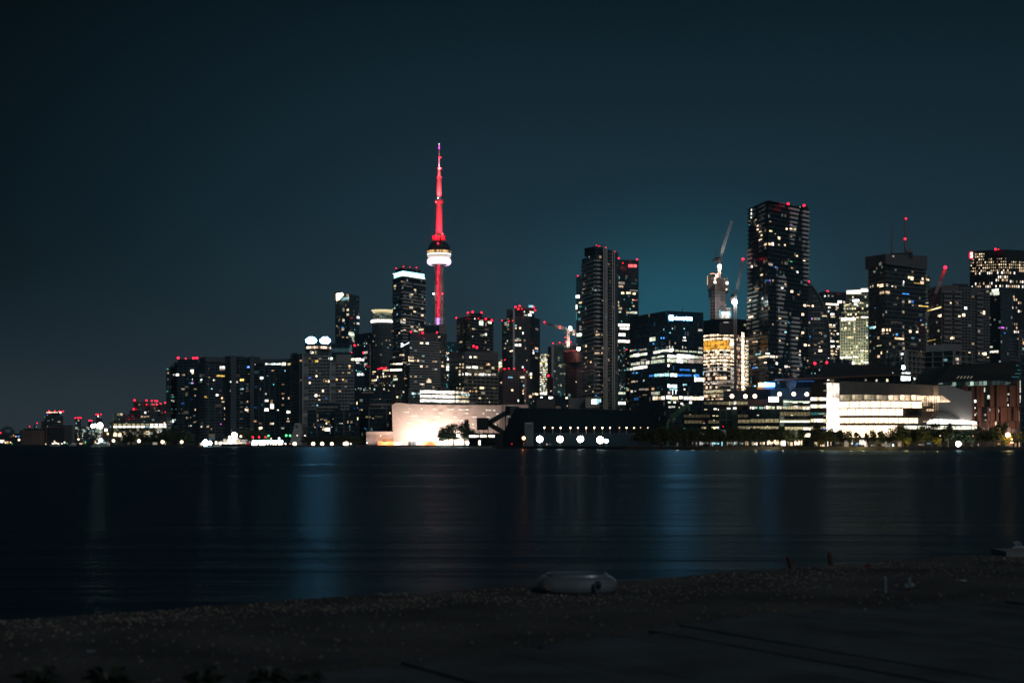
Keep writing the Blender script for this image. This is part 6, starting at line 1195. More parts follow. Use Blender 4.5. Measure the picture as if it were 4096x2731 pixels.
spot(at('I', 262, 545, 1400), at('I', 325, 260, 1408), 2.5e4, (1,.92,.85), 40); spot(at('I', 384, 820, 1278), at('I', 425, 540, 1285), 1.2e4, (1,.9,.85), 40)
T = Tower('patterned_tower', 'tallest dark tower patterned with scattered pale balconies in stepped blocks', 'I', [(478,1300),(632,1250),(943,1300)], 'tower')
Gp = facade('pattern_glass', (.055,.06,.062), (.016,.03,.038), 3.0, 2.6, .10, .10, .10, ((1,.78,.5),(.6,.9,1)), .07)
T.prism([(478,1296),(632,1250),(945,1296)], [112,74,90], None, Gp, 'wall', slabs=(3.9,1.5,.22,mat('slab_thin', (.07,.08,.085), .8),'floor_slab'))
def steps(i, fl, Ln):
    out = []; n = int(Ln/2.6)
    for c_ in range(4):
        ph = c_*17+i*7; cyc = (fl+ph) % 26
        if cyc < 11:
            wd = (4+cyc*.9 if cyc < 8 else 12-(cyc-8)*1.8)*1.25; ctr = Ln*((c_*.37+.13+((fl+ph)//26)*.29+i*.21) % 1)
            ctr += (cyc-6)*.5
            u0, u1 = max(0, ctr-wd/2), min(Ln, ctr+wd/2)
            if u1-u0 > 2.5: out.append((u0, u1))
    return out
T.balconies(3.9, steps, mat('guard_pale', (.85,.80,.75), .75), hgt=1.9, out=1.7)
T.prism([(640,1262),(720,1272)], [70,52], 76, rdark, 'roof_fin', back=3)
T.lights('I', '790 69 2;914 83 1.9', 1.2, 20); T.win('I', '750 70 70 5 R1;880 94 4 4 i2', 'lit_edge')
pw = '503 118 8 12 c2;503 145 8 22 i2;502 174 10 16 c2;488 208 18 8 s1.2;538 194 10 14 s1;487 238 8 10 t1;553 243 14 14 s2;553 270 16 12 s2.4;573 292 20 12 s2.4;572 242 10 12 s1;583 316 14 14 s2;574 343 26 20 s3;666 385 16 22 i3;642 385 18 16 s2;613 388 20 16 s1.6;644 283 10 14 y2;656 284 14 12 y1.4;687 305 10 6 s1;716 338 20 20 s2.6;647 208 14 8 s.8;810 214 16 18 s2.4;811 243 20 18 p2.2;776 266 14 14 y2.4;810 268 18 14 s3;840 268 20 14 y1.5;810 319 18 14 s3;762 393 14 12 s2;714 390 10 12 s1;857 478 12 12 s2.2;914 508 20 20 s3;812 524 18 10 g1.2;688 566 10 14 b1.4;639 540 12 20 n.8;656 544 20 22 n.7;504 564 16 20 i3.4;543 556 12 8 s.8;583 626 20 14 s1.8;818 572 16 8 s1;860 604 16 14 i3;626 670 30 10 b.8;645 672 10 14 p1.2;668 672 10 16 s1.2;766 700 16 12 s1;548 732 34 14 o1.2;741 726 16 16 i3;816 757 20 18 s3;868 780 16 8 o1.2;590 812 10 18 c2;493 826 14 14 s2.6;590 892 10 14 s1.4;493 908 16 14 s3;500 954 34 14 s3;486 952 12 16 i3;722 965 20 12 s2.2;902 936 18 18 s3.4;918 866 18 16 s3.4;947 868 24 8 s1.8;980 870 14 16 s2.4;768 1000 12 20 s1;790 1002 24 8 b1.4;778 998 34 10 t1;668 1014 10 14 s.8;766 1070 16 18 l2.2;902 1080 20 16 s3.2;822 1096 14 10 p1.5;856 1122 16 12 s2;528 1078 14 14 s1.6;560 1124 12 8 s1.2;722 1142 14 14 s1.4;820 1170 16 14 l1.4;780 1170 12 12 s.6;525 1148 30 16 o1.2;546 1150 8 8 i2;922 1176 22 18 s3.2;950 1178 14 10 s2;880 1224 12 16 s1.8;840 1244 54 8 s1.8;878 1250 12 12 i3.2;555 1246 40 10 l1.8;626 1242 34 10 c2;600 1268 80 12 s2.2;540 1276 36 8 c1.4;662 1266 40 14 i2.6;697 1268 14 14 s2;612 1318 20 18 s3;698 1320 14 18 i3;771 1344 20 14 i3.2;795 1346 14 8 s2;525 1352 30 12 b1.6;545 1350 16 8 l1.6;530 1330 22 14 n.7;865 1368 14 20 s1.4;725 1370 16 14 s1;940 1298 10 10 s1.4;720 1392 16 10 s1;600 1400 14 14 n.5;660 1390 20 8 n.4;575 1230 10 16 n.8;840 1420 30 10 n.3;960 1110 8 14 b1.4'
T.win('I', pw)
T.fill('I', (500,1190,900,1430), 60, 'lnsbnc', 61, (1.5,4), (1.5,3), (.15,.8), 6)
T = Tower('sail_tower', 'dark tower with a curved sail shaped edge behind the patterned tower', 'I', [(945,1560),(1118,1560)], 'tower')
Gsl = facade('sail_glass', (.10,.105,.11), (.025,.04,.05), 3.1, 3.6, .30, .2, .12, ls=.15)
cur = [(955,690),(985,722),(1015,765),(1042,810),(1065,860),(1085,915),(1100,985),(1110,1060),(1118,1180),(1120,1300)]
for (xa, ya), (xb, yb) in zip(cur, cur[1:]):
    pass
q = [at('I', *p_, 1550) for p_ in cur]; b = MB(); zb_ = GZ; x0 = at('I', 935, 0, 1550).x
pr = (x0, q[0].z)
for i, p_ in enumerate(q):
    u0, u1 = pr[0]-x0, p_.x-x0
    b.face([(pr[0],1550,zb_),(p_.x,1550,zb_),(p_.x,1550,p_.z),(pr[0],1550,pr[1])], 0, [(u0,zb_),(u1,zb_),(u1,p_.z),(u0,pr[1])])
    b.face([(pr[0],1550,pr[1]),(p_.x,1550,p_.z),(p_.x*1.02,1585,p_.z),(pr[0]*1.02,1585,pr[1])], 1); pr = (p_.x, p_.z)
b.face([(q[-1].x,1550,zb_),(q[-1].x*1.02,1585,zb_),(q[-1].x*1.02,1585,q[-1].z),(q[-1].x,1550,q[-1].z)], 1)
b.build('wall', [Gsl, rdark], T.root); T.faces.append((Vector((x0,1550)), Vector((q[-1].x,1550)), GZ, 500))
b = MB()
for p_, r_ in zip(q, q[1:]): b.bar((p_.x,1549,p_.z+.5), (r_.x,1549,r_.z+.5), .55)
b.build('edge_rib', mat('rib_steel', (.28,.30,.31), .6), T.root)
b = MB()
for k in range(40):
    z = GZ+5+k*5.8
    for p_, r_ in zip(q, q[1:]):
        if r_.z <= z <= p_.z:
            xe = p_.x+(r_.x-p_.x)*(p_.z-z)/(p_.z-r_.z); b.box(x0+6, xe-4, 1549.2, 1549.9, z, z+.9); break
b.build('balconies', slab_g, T.root, kind='stuff')
T.last = ([(0,1550)],None,0,0); T.lights('I', '951 681 1.9', 1.3, 20)
T.win('I', '1040 1218 28 20 s3;1036 1190 10 10 s1.6;1042 1082 22 10 s1.6;976 970 12 14 p1.6;980 870 14 16 s2.4;1072 948 34 10 s1.8;1090 952 14 8 s1.4;955 1000 10 14 s1;940 1046 10 16 s1;1050 1090 8 8 s1;985 1060 8 6 b.6;1000 1240 8 10 s1;1030 1160 14 10 n.4')
T = Tower('dark_crown_tower', 'dark squared tower with rows of white office windows right of the sail edge', 'I', [(1028,1900),(1065,1890),(1248,1905)], 'tower')
T.prism([(1028,1900),(1065,1890),(1248,1905)], [768,757,765], None, facade('crown_dark', (.035,.045,.05), (.012,.025,.032), 3.9, 3, .3, .15, .22, ((1,.82,.55),(1,.9,.75)), .22), 'wall')
T.prism([(1028,1898),(1065,1888),(1248,1903)], [767,756,764], 842, facade('crown_top', (.03,.045,.05), (.012,.028,.036), 8, 2.2, .05, .1), 'crown')
T.lights('I', '1099 756 1.9;1252 764 1.3', 1.6, 20)
T.win('I', '1076 792 10 10 c2.4;1106 790 12 16 n.8;1135 792 14 8 n.5;1192 838 30 18 i3.6;1095 854 24 14 s2.2;1145 857 76 14 i2.4;1115 880 14 14 s1.4;1175 884 16 10 s1.6;1225 838 20 12 s1.2;1105 882 8 10 c2;1135 934 30 14 i2.6;1140 954 34 10 s1.8;1105 912 10 14 c1.8;1110 1018 40 12 s2;1148 1020 16 10 i2.2;1130 1035 60 6 s1.4;1128 1086 10 14 s1.8;1145 1092 12 8 s1;1177 1088 14 12 i3;1135 1146 30 12 i2.4;1175 1148 22 12 s1.8;1135 1185 34 12 i2.4;1185 1188 20 12 i2.4;1125 1195 20 10 s1.6;1175 1205 24 8 s1.6;1130 1222 22 12 s1.6;1165 1226 12 14 s1.8;1135 1245 32 10 s2.2;1165 1250 14 10 s1.2;1108 1165 10 10 s1.4;1155 1064 20 8 s1.4;1115 1062 14 6 c1.6')
T = Tower('terraced_stone_office', 'pale stepped stone office washed with light and crowned by a white glow', 'J', [(30,1750),(275,1740)], 'office')
Gst = facade('stone_lit', (.58,.56,.44), (.04,.05,.045), 3.6, 3.0, .42, .45, .30, ((1,.85,.5),(.9,1,.75)), .8)
for x0, y0, x1 in ((75,750,280),(50,830,278),(35,905,277),(22,960,276)): 
    n_ = 1.0
    T.prism([(x0,1752-(75-x0)*.12),(x1,1745-(75-x0)*.12)], y0, None, Gst, 'wall', back=40)
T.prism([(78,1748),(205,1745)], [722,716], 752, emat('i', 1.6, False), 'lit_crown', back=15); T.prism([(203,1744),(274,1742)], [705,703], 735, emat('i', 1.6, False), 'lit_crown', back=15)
T.win('J', '160 810 60 22 c2.4;158 842 24 20 i3.2;85 848 40 12 y1.6;95 972 124 22 i3;172 960 24 14 s2;236 955 66 12 i2.4;70 1052 14 20 y2.8;204 830 14 14 y1.6;262 856 20 16 i2.4;60 880 14 12 y1.2;120 990 60 8 y1.2;110 1130 60 14 y1.6;180 1052 14 10 y1.2;258 1115 40 8 i1.6;112 1225 8 10 y2;72 1305 100 12 i2.6;155 1300 36 14 i2.6;175 1305 20 10 s2;215 1246 34 14 i1.8;252 1250 24 14 y2;150 1245 20 10 y1.4;250 1348 44 12 i2.6;222 1308 14 10 y1.4;190 1180 14 10 y1.6;215 1068 10 8 b1.2;248 1080 14 6 b1.4;236 1165 8 8 t1.6;130 1180 20 10 y1.2')
T.fill('J', (40,790,270,1360), 46, 'yiqyi', 62, (1.5,4), (1.5,3.5), (.8,3), 7)
for X in (3365, 3420, 3465): spot((wx(X,1700), 1700, 40), (wx(X,1740), 1745, 110), 1.6e5, (.95,1,.72), 120, 1, 4)
T = Tower('low_white_pavilion', 'low whitish rooftop pavilion block below the stepped stone office', 'I', [(1035,1000),(1300,1000)])
T.prism([(1035,1000),(1085,995),(1292,1000)], [1310,1282,1290], None, facade('pavilion', (.48,.46,.44), (.03,.035,.04), 9, 6, .45, .15), 'wall', back=30)
T.win('I', '1299 1316 20 22 i3;1105 1278 8 6 i2.4;1050 1306 20 6 n.6')

# ================================================================ right hand towers (view J)
T = Tower('flat_capped_tower', 'dark tower under a wide plain flat cap carrying two tall rooftop antennas', 'J', [(268,1680),(418,1630),(768,1680)], 'tower')
Gc = facade('cap_glass', (.10,.10,.10), (.022,.032,.036), 3.3, 3.4, .12, .12, .07, ls=.12)
T.prism([(268,1674),(418,1630),(768,1674)], 485, None, Gc, 'wall', slabs=(4.95,2.0,.4,mat('slab_tan', (.30,.28,.26), .8),'balcony'))
T.prism([(241,1674),(418,1618),(782,1674)], [430,405,422], 490, mat('cap_concrete', (.15,.14,.135), .9), 'cap')
T.prism([(460,1640),(655,1650)], [396,394], 425, rdark, 'penthouse', back=14)
for x, y0, y1, w_ in ((475,102,395,.85),(592,92,388,1.3)):
    b = MB(); A, M_, B = at('J', x, y1, 1650), at('J', x, y0+(70 if x < 500 else 14), 1650), at('J', x, y0, 1650)
    if x < 500: b.bar(A, M_, 1.5, w2=.9, n=6); b.bar(M_, B, .5, w2=.2, n=6); b.bar(at('J',466,395,1648), at('J',472,150,1648), .35)
    else: b.bar(A, M_, 1.5, w2=1.0, n=6); b.bar(M_, B, .9, w2=.6, n=6)
    b.build('antenna', mat('antenna_grey', (.22,.26,.30), .7), T.root)
b = MB(); b.bar(at('J',395,405,1640), at('J',395,370,1640), .25); b.bar(at('J',438,400,1640), at('J',438,362,1640), .25); b.build('whip_antenna', steel, T.root)
for x in (610, 640): p_ = at('J', x, 382, 1648); inst('ball', 'dish', mat('dish_grey', (.2,.2,.2), .6), p_, (2.6,1.5,2.6), 0, T.root)
T.lights('J', '597 97 1.4;589 273 1.6', 1.6, 20)
T.win('J', '485 425 14 14 n.8;575 650 10 24 i2.4;622 612 18 24 s2.4;648 618 26 28 s3;740 624 16 24 s2;735 655 30 24 s1.8;790 632 14 10 s2;690 660 50 6 k1.4;384 680 34 24 s2.8;355 680 12 24 s2;430 676 18 20 n1;476 685 12 10 i2.6;504 685 14 8 n1;380 745 20 24 s.9;400 740 16 24 s1.2;436 742 36 26 s1.6;594 752 60 6 b2.6;626 818 18 24 s1.8;652 818 22 22 b1.4;572 820 20 22 n.5;655 850 16 16 n.5;572 910 16 20 s1;750 858 80 10 k2;720 855 30 12 y2;500 845 30 6 n.3;330 876 14 8 b1.2;400 1066 20 26 s3;430 1066 16 20 s2;456 1066 10 22 s2;400 1095 24 16 s.9;432 1096 20 10 s1;516 1104 20 22 b1.8;515 1100 10 10 l1.5;538 1140 80 18 o2;550 1142 40 12 s2.4;632 1078 20 22 s3;692 1084 18 14 s2.6;726 983 10 12 b2;738 1018 30 20 s1.4;728 1014 10 14 i2;358 1135 16 20 s1.2;365 1203 40 8 y1.4;575 1228 18 30 s.7;572 1180 16 16 n.5;384 1266 10 22 s2;432 1256 8 14 s1.6;360 1296 20 20 s1.8;655 1138 24 16 l.6;572 1040 14 20 n.5;302 1045 40 16 l1.2;320 1046 16 16 l2;330 1040 8 14 q2;260 1036 20 8 t1;285 1116 14 10 b.8;290 1168 8 16 s.8;485 1108 8 6 y1.2;380 568 6 5 i1.6;375 492 24 26 n.3;770 1045 8 10 s1.6;290 690 8 14 s1.4;310 684 8 14 s1.2;555 1190 60 20 n.1;660 1190 60 20 n.1;515 1000 100 14 n.06')
T = Tower('side_strip_tower', 'thin grey balcony strip tower directly right of the flat capped tower', 'J', [(760,1760),(800,1760)], 'tower')
T.prism([(758,1760),(798,1760)], 590, None, facade('strip', (.20,.20,.20), (.04,.055,.065), 3.1, 3, .35, .2, .15, ls=.2), 'wall', back=20, slabs=(4.6,1.2,.45,slab_g,'balcony'))
T.win('J', '785 630 20 14 s2.2;776 832 36 8 q1.4;770 1016 16 12 l1;776 900 20 6 n.5;785 1075 14 12 s1')
T = Tower('brown_balcony_tower', 'wide brownish balconied twin block behind the leaning striped crane', 'J', [(797,1450),(1300,1460)], 'apartments')
Gb = facade('brown_cond', (.22,.195,.18), (.03,.035,.04), 3.0, 3.8, .32, .2, .05, ls=.15)
T.prism([(797,1470),(915,1430)], [702,680], None, Gb, 'left_wing', back=40, slabs=(4.4,1.0,.4,slab_d,'balcony'))
T.prism([(905,1430),(1165,1440)], 680, None, Gb, 'wall', back=40); bx = mat('guard_brown', (.27,.25,.24), .8)
T.balconies(4.5, lambda i, fl, Ln: [(u, u+8.5) for u in (2, 14, 27, 40, 53) if u+8.5 < Ln], bx, hgt=2.0, out=1.8, cap=100)
T.prism([(1165,1445),(1328,1455)], 690, None, Gb, 'right_wing', back=40); T.balconies(4.5, lambda i, fl, Ln: [(u, u+8) for u in (6, 19, 32) if u+8 < Ln], bx, hgt=2.0, out=1.8, cap=100)
T.prism([(905,1428),(1060,1436)], [678,676], 745, mat('parapet_brown', (.17,.15,.14), .9), 'parapet', back=30); T.prism([(1165,1443),(1240,1448)], 692, 765, MATS['parapet_brown'], 'parapet', back=30)
T.prism([(1000,1450),(1140,1452)], 664, 690, rdark, 'penthouse', back=15)
T.win('J', '985 832 12 14 s2;1116 876 22 22 c3;1060 940 18 26 s3.2;1098 937 26 24 s2.6;1250 910 10 20 s1.6;1274 916 18 30 s3;1265 908 12 10 s1.6;898 942 20 20 s3.2;884 942 16 20 s1.6;845 884 120 10 k2.2;860 882 70 8 i2;992 1136 20 22 s3;1012 1134 12 20 s1.6;1150 1272 22 24 s3.4;1232 1272 12 20 s1;1265 1276 12 24 s2.4;1285 1274 22 24 s3.2;1232 1078 20 30 n.5;820 1156 70 5 k1;1310 1305 14 6 y2;882 1075 14 22 y.7;935 846 6 14 n.6;1045 838 14 14 n.3;868 1000 10 14 n.4')
T = Tower('letter_tower', 'broad dark amber windowed tower with a red S sign at the right edge', 'J', [(1152,2150),(1440,2080),(1800,2150)], 'tower')
Gsc = facade('amber_grid', (.030,.026,.028), (.016,.020,.024), 4.2, 2.9, .46, .5, .0)
T.prism([(1152,2140),(1440,2080),(1800,2150)], [382,364,385], None, Gsc, 'wall')
p_ = T.hit(*px('J', 1169, 414)); Yq = p_[0]-1.2
a, c_ = at('J', 1148, 384, Yq), at('J', 1190, 448, Yq); b = MB(); w_, h_ = (c_.x-a.x)/2, (a.z-c_.z)/2; cx_, cz_ = (a.x+c_.x)/2, (a.z+c_.z)/2; pl = []
for k in range(24): t_ = 2*math.pi*k/24; cc_, ss_ = math.cos(t_), math.sin(t_); pl.append((cx_+w_*math.copysign(abs(cc_)**.5, cc_), cz_+h_*math.copysign(abs(ss_)**.5, ss_)))
b.face([(x,Yq,z) for x, z in pl]); 
for k in range(24): j = (k+1) % 24; b.face([(pl[j][0],Yq,pl[j][1]),(pl[k][0],Yq,pl[k][1]),(pl[k][0],Yq+.8,pl[k][1]),(pl[j][0],Yq+.8,pl[j][1])])
b.build('sign_board', emat('r', 2.2, False), T.root)
text(T.root, 'S', 'J', 1158, 1181, 415, Yq-.5, 0, emat('i', 3, False), 'sign_letter', hgt=h_*1.5)
T.lights('J', '1376 364 1.9;1402 366 .9', 1.8, 20)
ra = random.Random(77); cnt = 0; rows = [(405,1200,1285,.95),(428,1200,1285,.95),(452,1160,1470,.7),(478,1160,1625,.85),(502,1160,1625,.85),(527,1160,1625,.8),(552,1160,1625,.75),(573,1200,1580,.6),(610,1400,1490,.8),(637,1345,1485,.8),(663,1200,1400,.6),(690,1170,1260,.7),(690,1290,1625,.75),(648,1500,1625,.6),(757,1450,1540,.8),(780,1475,1540,.8),(805,1515,1560,.8),(832,1570,1625,.7),(875,1515,1570,.9),(905,1570,1625,.8),(1018,1535,1575,.8),(1050,1535,1575,.8),(1085,1535,1585,.8)]
mb_ = MB(); amber = [(y, x0, x1, pr) for y, x0, x1, pr in rows]
for y, x0, x1, pr in amber:
    x = x0+6
    while x < x1:
        if ra.random() < pr:
            sag = abs(x-1440)*.035
            st = ra.choice(('.3','.8','1.2','1.6','2.4')); cde = ra.choice('ssssy')
            if cnt < 100: T.win('J', f'{x} {y+sag-6} 9 {14 if ra.random()<.5 else 9} {cde}{st}'); cnt += 1
            else:
                X, Yp = px('J', x, y+sag-6); r_ = T.hit(X, Yp)
                if r_:
                    Yk, xx, zz = r_[0]-.4, r_[1], r_[2]; mb_.face([(xx-1.2,Yk,zz-1.6),(xx+1.2,Yk,zz-1.6),(xx+1.2,Yk,zz+1.6),(xx-1.2,Yk,zz+1.6)], {'.3':0,'.8':1,'1.2':1,'1.6':2,'2.4':2}[st])
        x += 17.5
mb_.build('windows', [emat('s', .3, False), emat('s', 1.0, False), emat('i', 2.2, False)], T.root, kind='stuff')
T = Tower('slim_glass_tower', 'slim grey glass tower with a white lit penthouse in front of the amber windowed tower', 'J', [(1308,1560),(1522,1570)], 'tower')
T.prism([(1308,1565),(1420,1550),(1525,1570)], [700,692,700], None, facade('slim_glass', (.14,.16,.17), (.03,.05,.06), 3.1, 3.0, .2, .14, .05, ls=.12), 'wall', slabs=(3.1,.7,.3,slab_d,'floor_slab'))
T.win('J', '1375 722 60 22 q2.2;1386 722 26 20 i3.2;1335 750 34 26 q.9;1365 750 16 28 c1.6;1388 750 44 28 q1.4;1438 1048 22 14 m2.4;1412 1048 20 14 p.6;1428 1046 10 8 p1.8;1455 1094 8 8 b2;1327 960 10 16 y1.4;1335 1214 34 16 q1.4;1365 1255 76 16 i2;1335 1258 20 14 c1.6;1395 1258 20 16 s1.4;1370 978 14 12 n.5;1335 1020 10 10 n.5')
T = Tower('pale_side_building', 'pale balconied block at the right edge below the amber windowed tower', 'J', [(1498,1350),(1700,1350)], 'apartments')
T.prism([(1500,1350),(1580,1345)], 1112, None, G_pale, 'wall', back=30); T.balconies(3.1, lambda i, fl, Ln: [(.5, Ln*.8)], slab_w, hgt=1.2, out=1.4)
T.prism([(1578,1340),(1720,1345)], 1062, None, facade('edge_grey', (.22,.22,.22), (.04,.05,.06), 3.1, 3.4, .3, .2, .08, ls=.15), 'side_wing', back=30); T.win('J', '1620 1180 12 26 o1.6;1612 1150 8 14 n.4')
T = Tower('grid_frame_building', 'pale concrete grid framed building with sheer balconies under the flat capped tower', 'J', [(436,1120),(1100,1130)], 'apartments')
Gg = facade('grid_inner', (.12,.115,.105), (.05,.055,.055), 4.2, 7.5, .05, .05, .05, ls=.10)
T.prism([(436,1135),(600,1100),(745,1128)], [1305,1252,1262], None, Gg, 'wall', back=40); T.prism([(745,1128),(1015,1112)], [1268,1246], None, Gg, 'wall', back=40); T.prism([(1010,1112),(1160,1130)], [1246,1268], None, Gg, 'right_wing', back=30)
T.prism([(770,1150),(1005,1140)], [1200,1188], 1250, mat('frame_pale2', (.40,.37,.33), .85), 'penthouse', back=20); T.prism([(1005,1142),(1085,1150)], 1190, 1250, mat('frame_pale3', (.25,.23,.21), .85), 'penthouse', back=15)
fp = mat('frame_pale', (.48,.44,.38), .85)
faces_ = T.faces[:4]
for fi, (P, Q, z0, z1) in enumerate(faces_[:4]):
    d = (Q-P); Ln = d.length; d = d/Ln; n_ = Vector((d.y,-d.x)); ang = math.atan2(d.y, d.x); lev = [z1-k*4.2 for k in range(int((z1-GZ)/4.2)) if z1-k*4.2 > 35]
    for z in lev: c_ = P+d*Ln/2+n_*.9; inst('box', 'grid_beam', fp, (c_.x,c_.y,z), (Ln+.6,2.0,.42), ang, T.root)
    nb = max(1, round(Ln/8))
    for k in range(nb+1): c_ = P+d*Ln*k/nb+n_*.85; inst('box', 'grid_post', fp, (c_.x,c_.y,(35+z1)/2), (.42,1.7,z1-35), ang, T.root)
T.win('J', '568 1275 18 16 c3;572 1394 14 20 i3;556 1308 18 30 n.5;1040 1320 30 24 n.8;1046 1320 12 22 i1.6;942 1330 30 26 l.5;725 1252 10 8 n.5;1045 1355 20 14 n.5;875 1435 30 20 o.25;1015 1350 20 30 n.3')
T.win('J', '830 1470 60 8 n.2')
o = crane('tower_crane', 'leaning red and white striped crane with a bright red tip lamp at the right', 'J', 742, 1010, 1250, ((770,965),(937,535)), ((690,1000),(660,945)), 1380, mat('crane_dark_red', (.22,.06,.06), .6), 2.8, jm=[mat('jib_pale', (.55,.55,.52), .6), mat('jib_dark_red', (.20,.05,.05), .6), mat('jib_pale', (.55,.55,.52), .6), mat('jib_red', (.45,.05,.06), .6)], luff=True, cw=.2)
inst('ball', 'warning_light', emat('r', 8, False), at('J', 939, 522, 1378), (1.6,1.6,1.6), 0, o); spot(at('J', 945, 515, 1374), at('J', 910, 600, 1380), 5e3, (1,.05,.05), 90)

# ================================================================ waterfront buildings on the right (views K, L)
T = Tower('dark_office_terrace', 'long low dark office with banded windows and six amber lamps along its roof', 'K', [(665,690),(1112,680)], 'office')
Gk = facade('kband', (.035,.038,.038), (.05,.055,.045), 4.6, 1.6, .42, .10, .22, ((1,.9,.6),(.8,.9,.6)), .10)
T.prism([(665,690),(1112,682)], [578,562], None, facade('k_dark', (.012,.018,.022), (.012,.020,.022), 6, 2, .45, .08), 'wall', back=30)
T.prism([(915,700),(1450,695)], [440,425], 562, facade('k_dark', (.012,.018,.022), (.012,.020,.022), 6, 2, .45, .08), 'upper_floor', back=25); T.prism([(1160,715),(1420,712)], [332,325], 440, rdark, 'plant_room', back=15); T.prism([(1420,712),(1720,708)], [285,280], 440, mat('k_charcoal', (.03,.03,.032), .9), 'plant_room', back=15)
T.prism([(1318,668),(1815,660)], [555,548], None, facade('k_dark', (.012,.018,.022), (.012,.020,.022), 6, 2, .45, .08), 'middle_block', back=30)
T.prism([(1112,684),(1320,680)], [550,548], None, facade('atrium', (.18,.22,.20), (.06,.09,.08), 4.6, 3.2, .1, .12, .3, ((.8,.9,.6),(.6,.9,.8)), .06), 'atrium', back=25)
T.prism([(1445,690),(1860,682)], [440,430], 556, mat('k_charcoal', (.03,.03,.032), .9), 'upper_block', back=25)  # upper block in the same even charcoal as the plant room
T.prism([(1710,700),(2190,690)], [300,290], 440, mat('k_grey', (.06,.07,.07), .9), 'plant_screen', back=20)
for y, x0, x1, c_, st, h in ((476,925,1080,'y',.10,30),(476,1080,1225,'y',.22,34),(476,1225,1445,'y',.4,34),(628,690,1000,'y',.06,34),(628,1325,1450,'y',.08,34),(696,700,910,'y',.14,34),(696,980,1110,'y',.14,34),(690,1328,1470,'y',.30,38),(685,1475,1645,'y',.36,40),(682,1650,1810,'y',.5,40),(764,1330,1500,'y',.3,30),(764,1500,1810,'y',.6,28),(764,900,960,'y',.35,24)):
    n_ = max(2, int((x1-x0)/42))
    for k in range(n_): T.win('K', f'{x0+(x1-x0)*(k+.5)/n_} {y} {(x1-x0)/n_-5} {h} {c_}{st}')
T.win('K', '1018 472 16 8 y1.2;1230 478 10 40 y1.4;1295 474 30 34 i1.6;1290 485 14 12 i3;950 551 30 12 y1.4;1062 545 34 14 i2.4;1098 552 10 14 i2.4;1220 538 40 14 i2.2;1292 536 40 20 i3.2;1480 530 14 26 i2.4;1510 532 24 28 q2.4;1545 530 30 22 q1;1590 532 16 30 t1.8;1615 532 24 18 q1;1645 530 14 26 s1.4;1672 526 20 34 i2.8;1695 528 30 34 y1.8;1715 525 14 30 t1.8;1745 530 34 30 y1.6;1800 528 24 32 q1.8;1830 528 30 32 i1.6;1872 528 36 24 y1.2;1885 526 16 30 t1.2;1045 624 30 10 y1.6;1085 626 26 10 y1.4;768 610 16 6 y.9;1048 678 16 6 y1.4;930 710 24 10 n.6;1060 768 36 24 y2.4;1090 768 30 26 i3;940 768 14 12 y1.8;700 775 12 12 t1.2;1675 750 20 8 i1.6;1465 770 12 16 i1.8;928 688 8 8 r1;1157 750 12 12 r2;1565 618 24 8 i1.6;1030 760 20 14 y1.4')
T.win('K', '1750 432 118 62 c3.6', 'roof_sign')
for x, y in ((1258,394),(1416,396),(1527,394),(1818,369),(1985,369),(2138,372)):
    p_ = at('K', x, y, 676); inst('ball', 'roof_lamp', emat('s', 7, False), p_, (.95,.6,.95), 0, T.root)
spot(at('K', 1750, 420, 655), at('K', 1750, 520, 680), 1500, (.8,1,.9), 130)
T = Tower('glass_lobby_office', 'pale green glass office with glowing strip floors between dark office and striped block', 'K', [(1815,650),(2190,645)], 'office')
Gq = facade('green_panes', (.20,.23,.21), (.22,.24,.18), 5.0, 2.2, .10, .08, .4, ((.8,.85,.55),(.7,.85,.65)), .08)
T.prism([(1815,652),(2188,646)], [552,552], None, Gq, 'wall', back=30); T.prism([(1858,660),(2188,655)], [436,432], 552, Gq, 'upper_floors', back=25)
for y, x0, x1, st, h in ((460,1865,2178,'q1.6',16),(530,1880,2178,'y.9',34),(602,1822,2180,'y.22',44),(692,1822,2180,'q2',20),(676,1822,2180,'y.5',14),(772,1880,2186,'y1',34)):
    for k in range(9): T.win('K', f'{x0+(x1-x0)*(k+.5)/9} {y} {(x1-x0)/9-4} {h} {st}')
T.win('K', '1890 460 40 12 q2.4;2000 468 60 12 q2.4;2130 468 70 14 q2.4;1965 618 26 8 y2;2010 520 60 30 i1.4;2135 535 80 30 i2.2;2130 776 60 24 i3;2175 780 14 26 i3;2150 850 60 36 i3;2110 690 100 14 i2.6')
T = Tower('striped_office', 'dark brown block with four blazing window strips left of the white stair tower', 'L', [(112,615),(280,612)], 'office')
T.prism([(112,618),(282,612)], [255,248], None, mat('striped_brown', (.045,.04,.038), .85), 'wall', back=30)
for y, st, h in ((434,'i2.4',34),(510,'i2.4',34),(588,'t.25',24),(660,'i2.4',34),(738,'y.9',30)):
    for k in range(5): T.win('L', f'{132+k*32.5} {y} 31 {h} {st if (k*3+int(y))%4 else ("y1.4" if "i" in st else st)}')
T.win('L', '230 588 60 10 y.9;258 746 36 12 b1.6;82 815 60 34 y2.4;300 236 20 6 i3')
T = Tower('waterfront_college', 'sweeping waterfront building blazing with curved bands of glass behind the promenade trees', 'L', [(280,600),(1470,590)], 'building')
wsm = mat('college_dark', (.06,.06,.06), .9)
T.prism([(415,602),(935,596)], [248,262], 385, mat('college_metal', (.13,.125,.12), .85), 'roof_screen', back=40); T.prism([(935,598),(1462,592)], [270,290], 392, mat('college_metal2', (.16,.155,.15), .85), 'roof_screen', back=40)
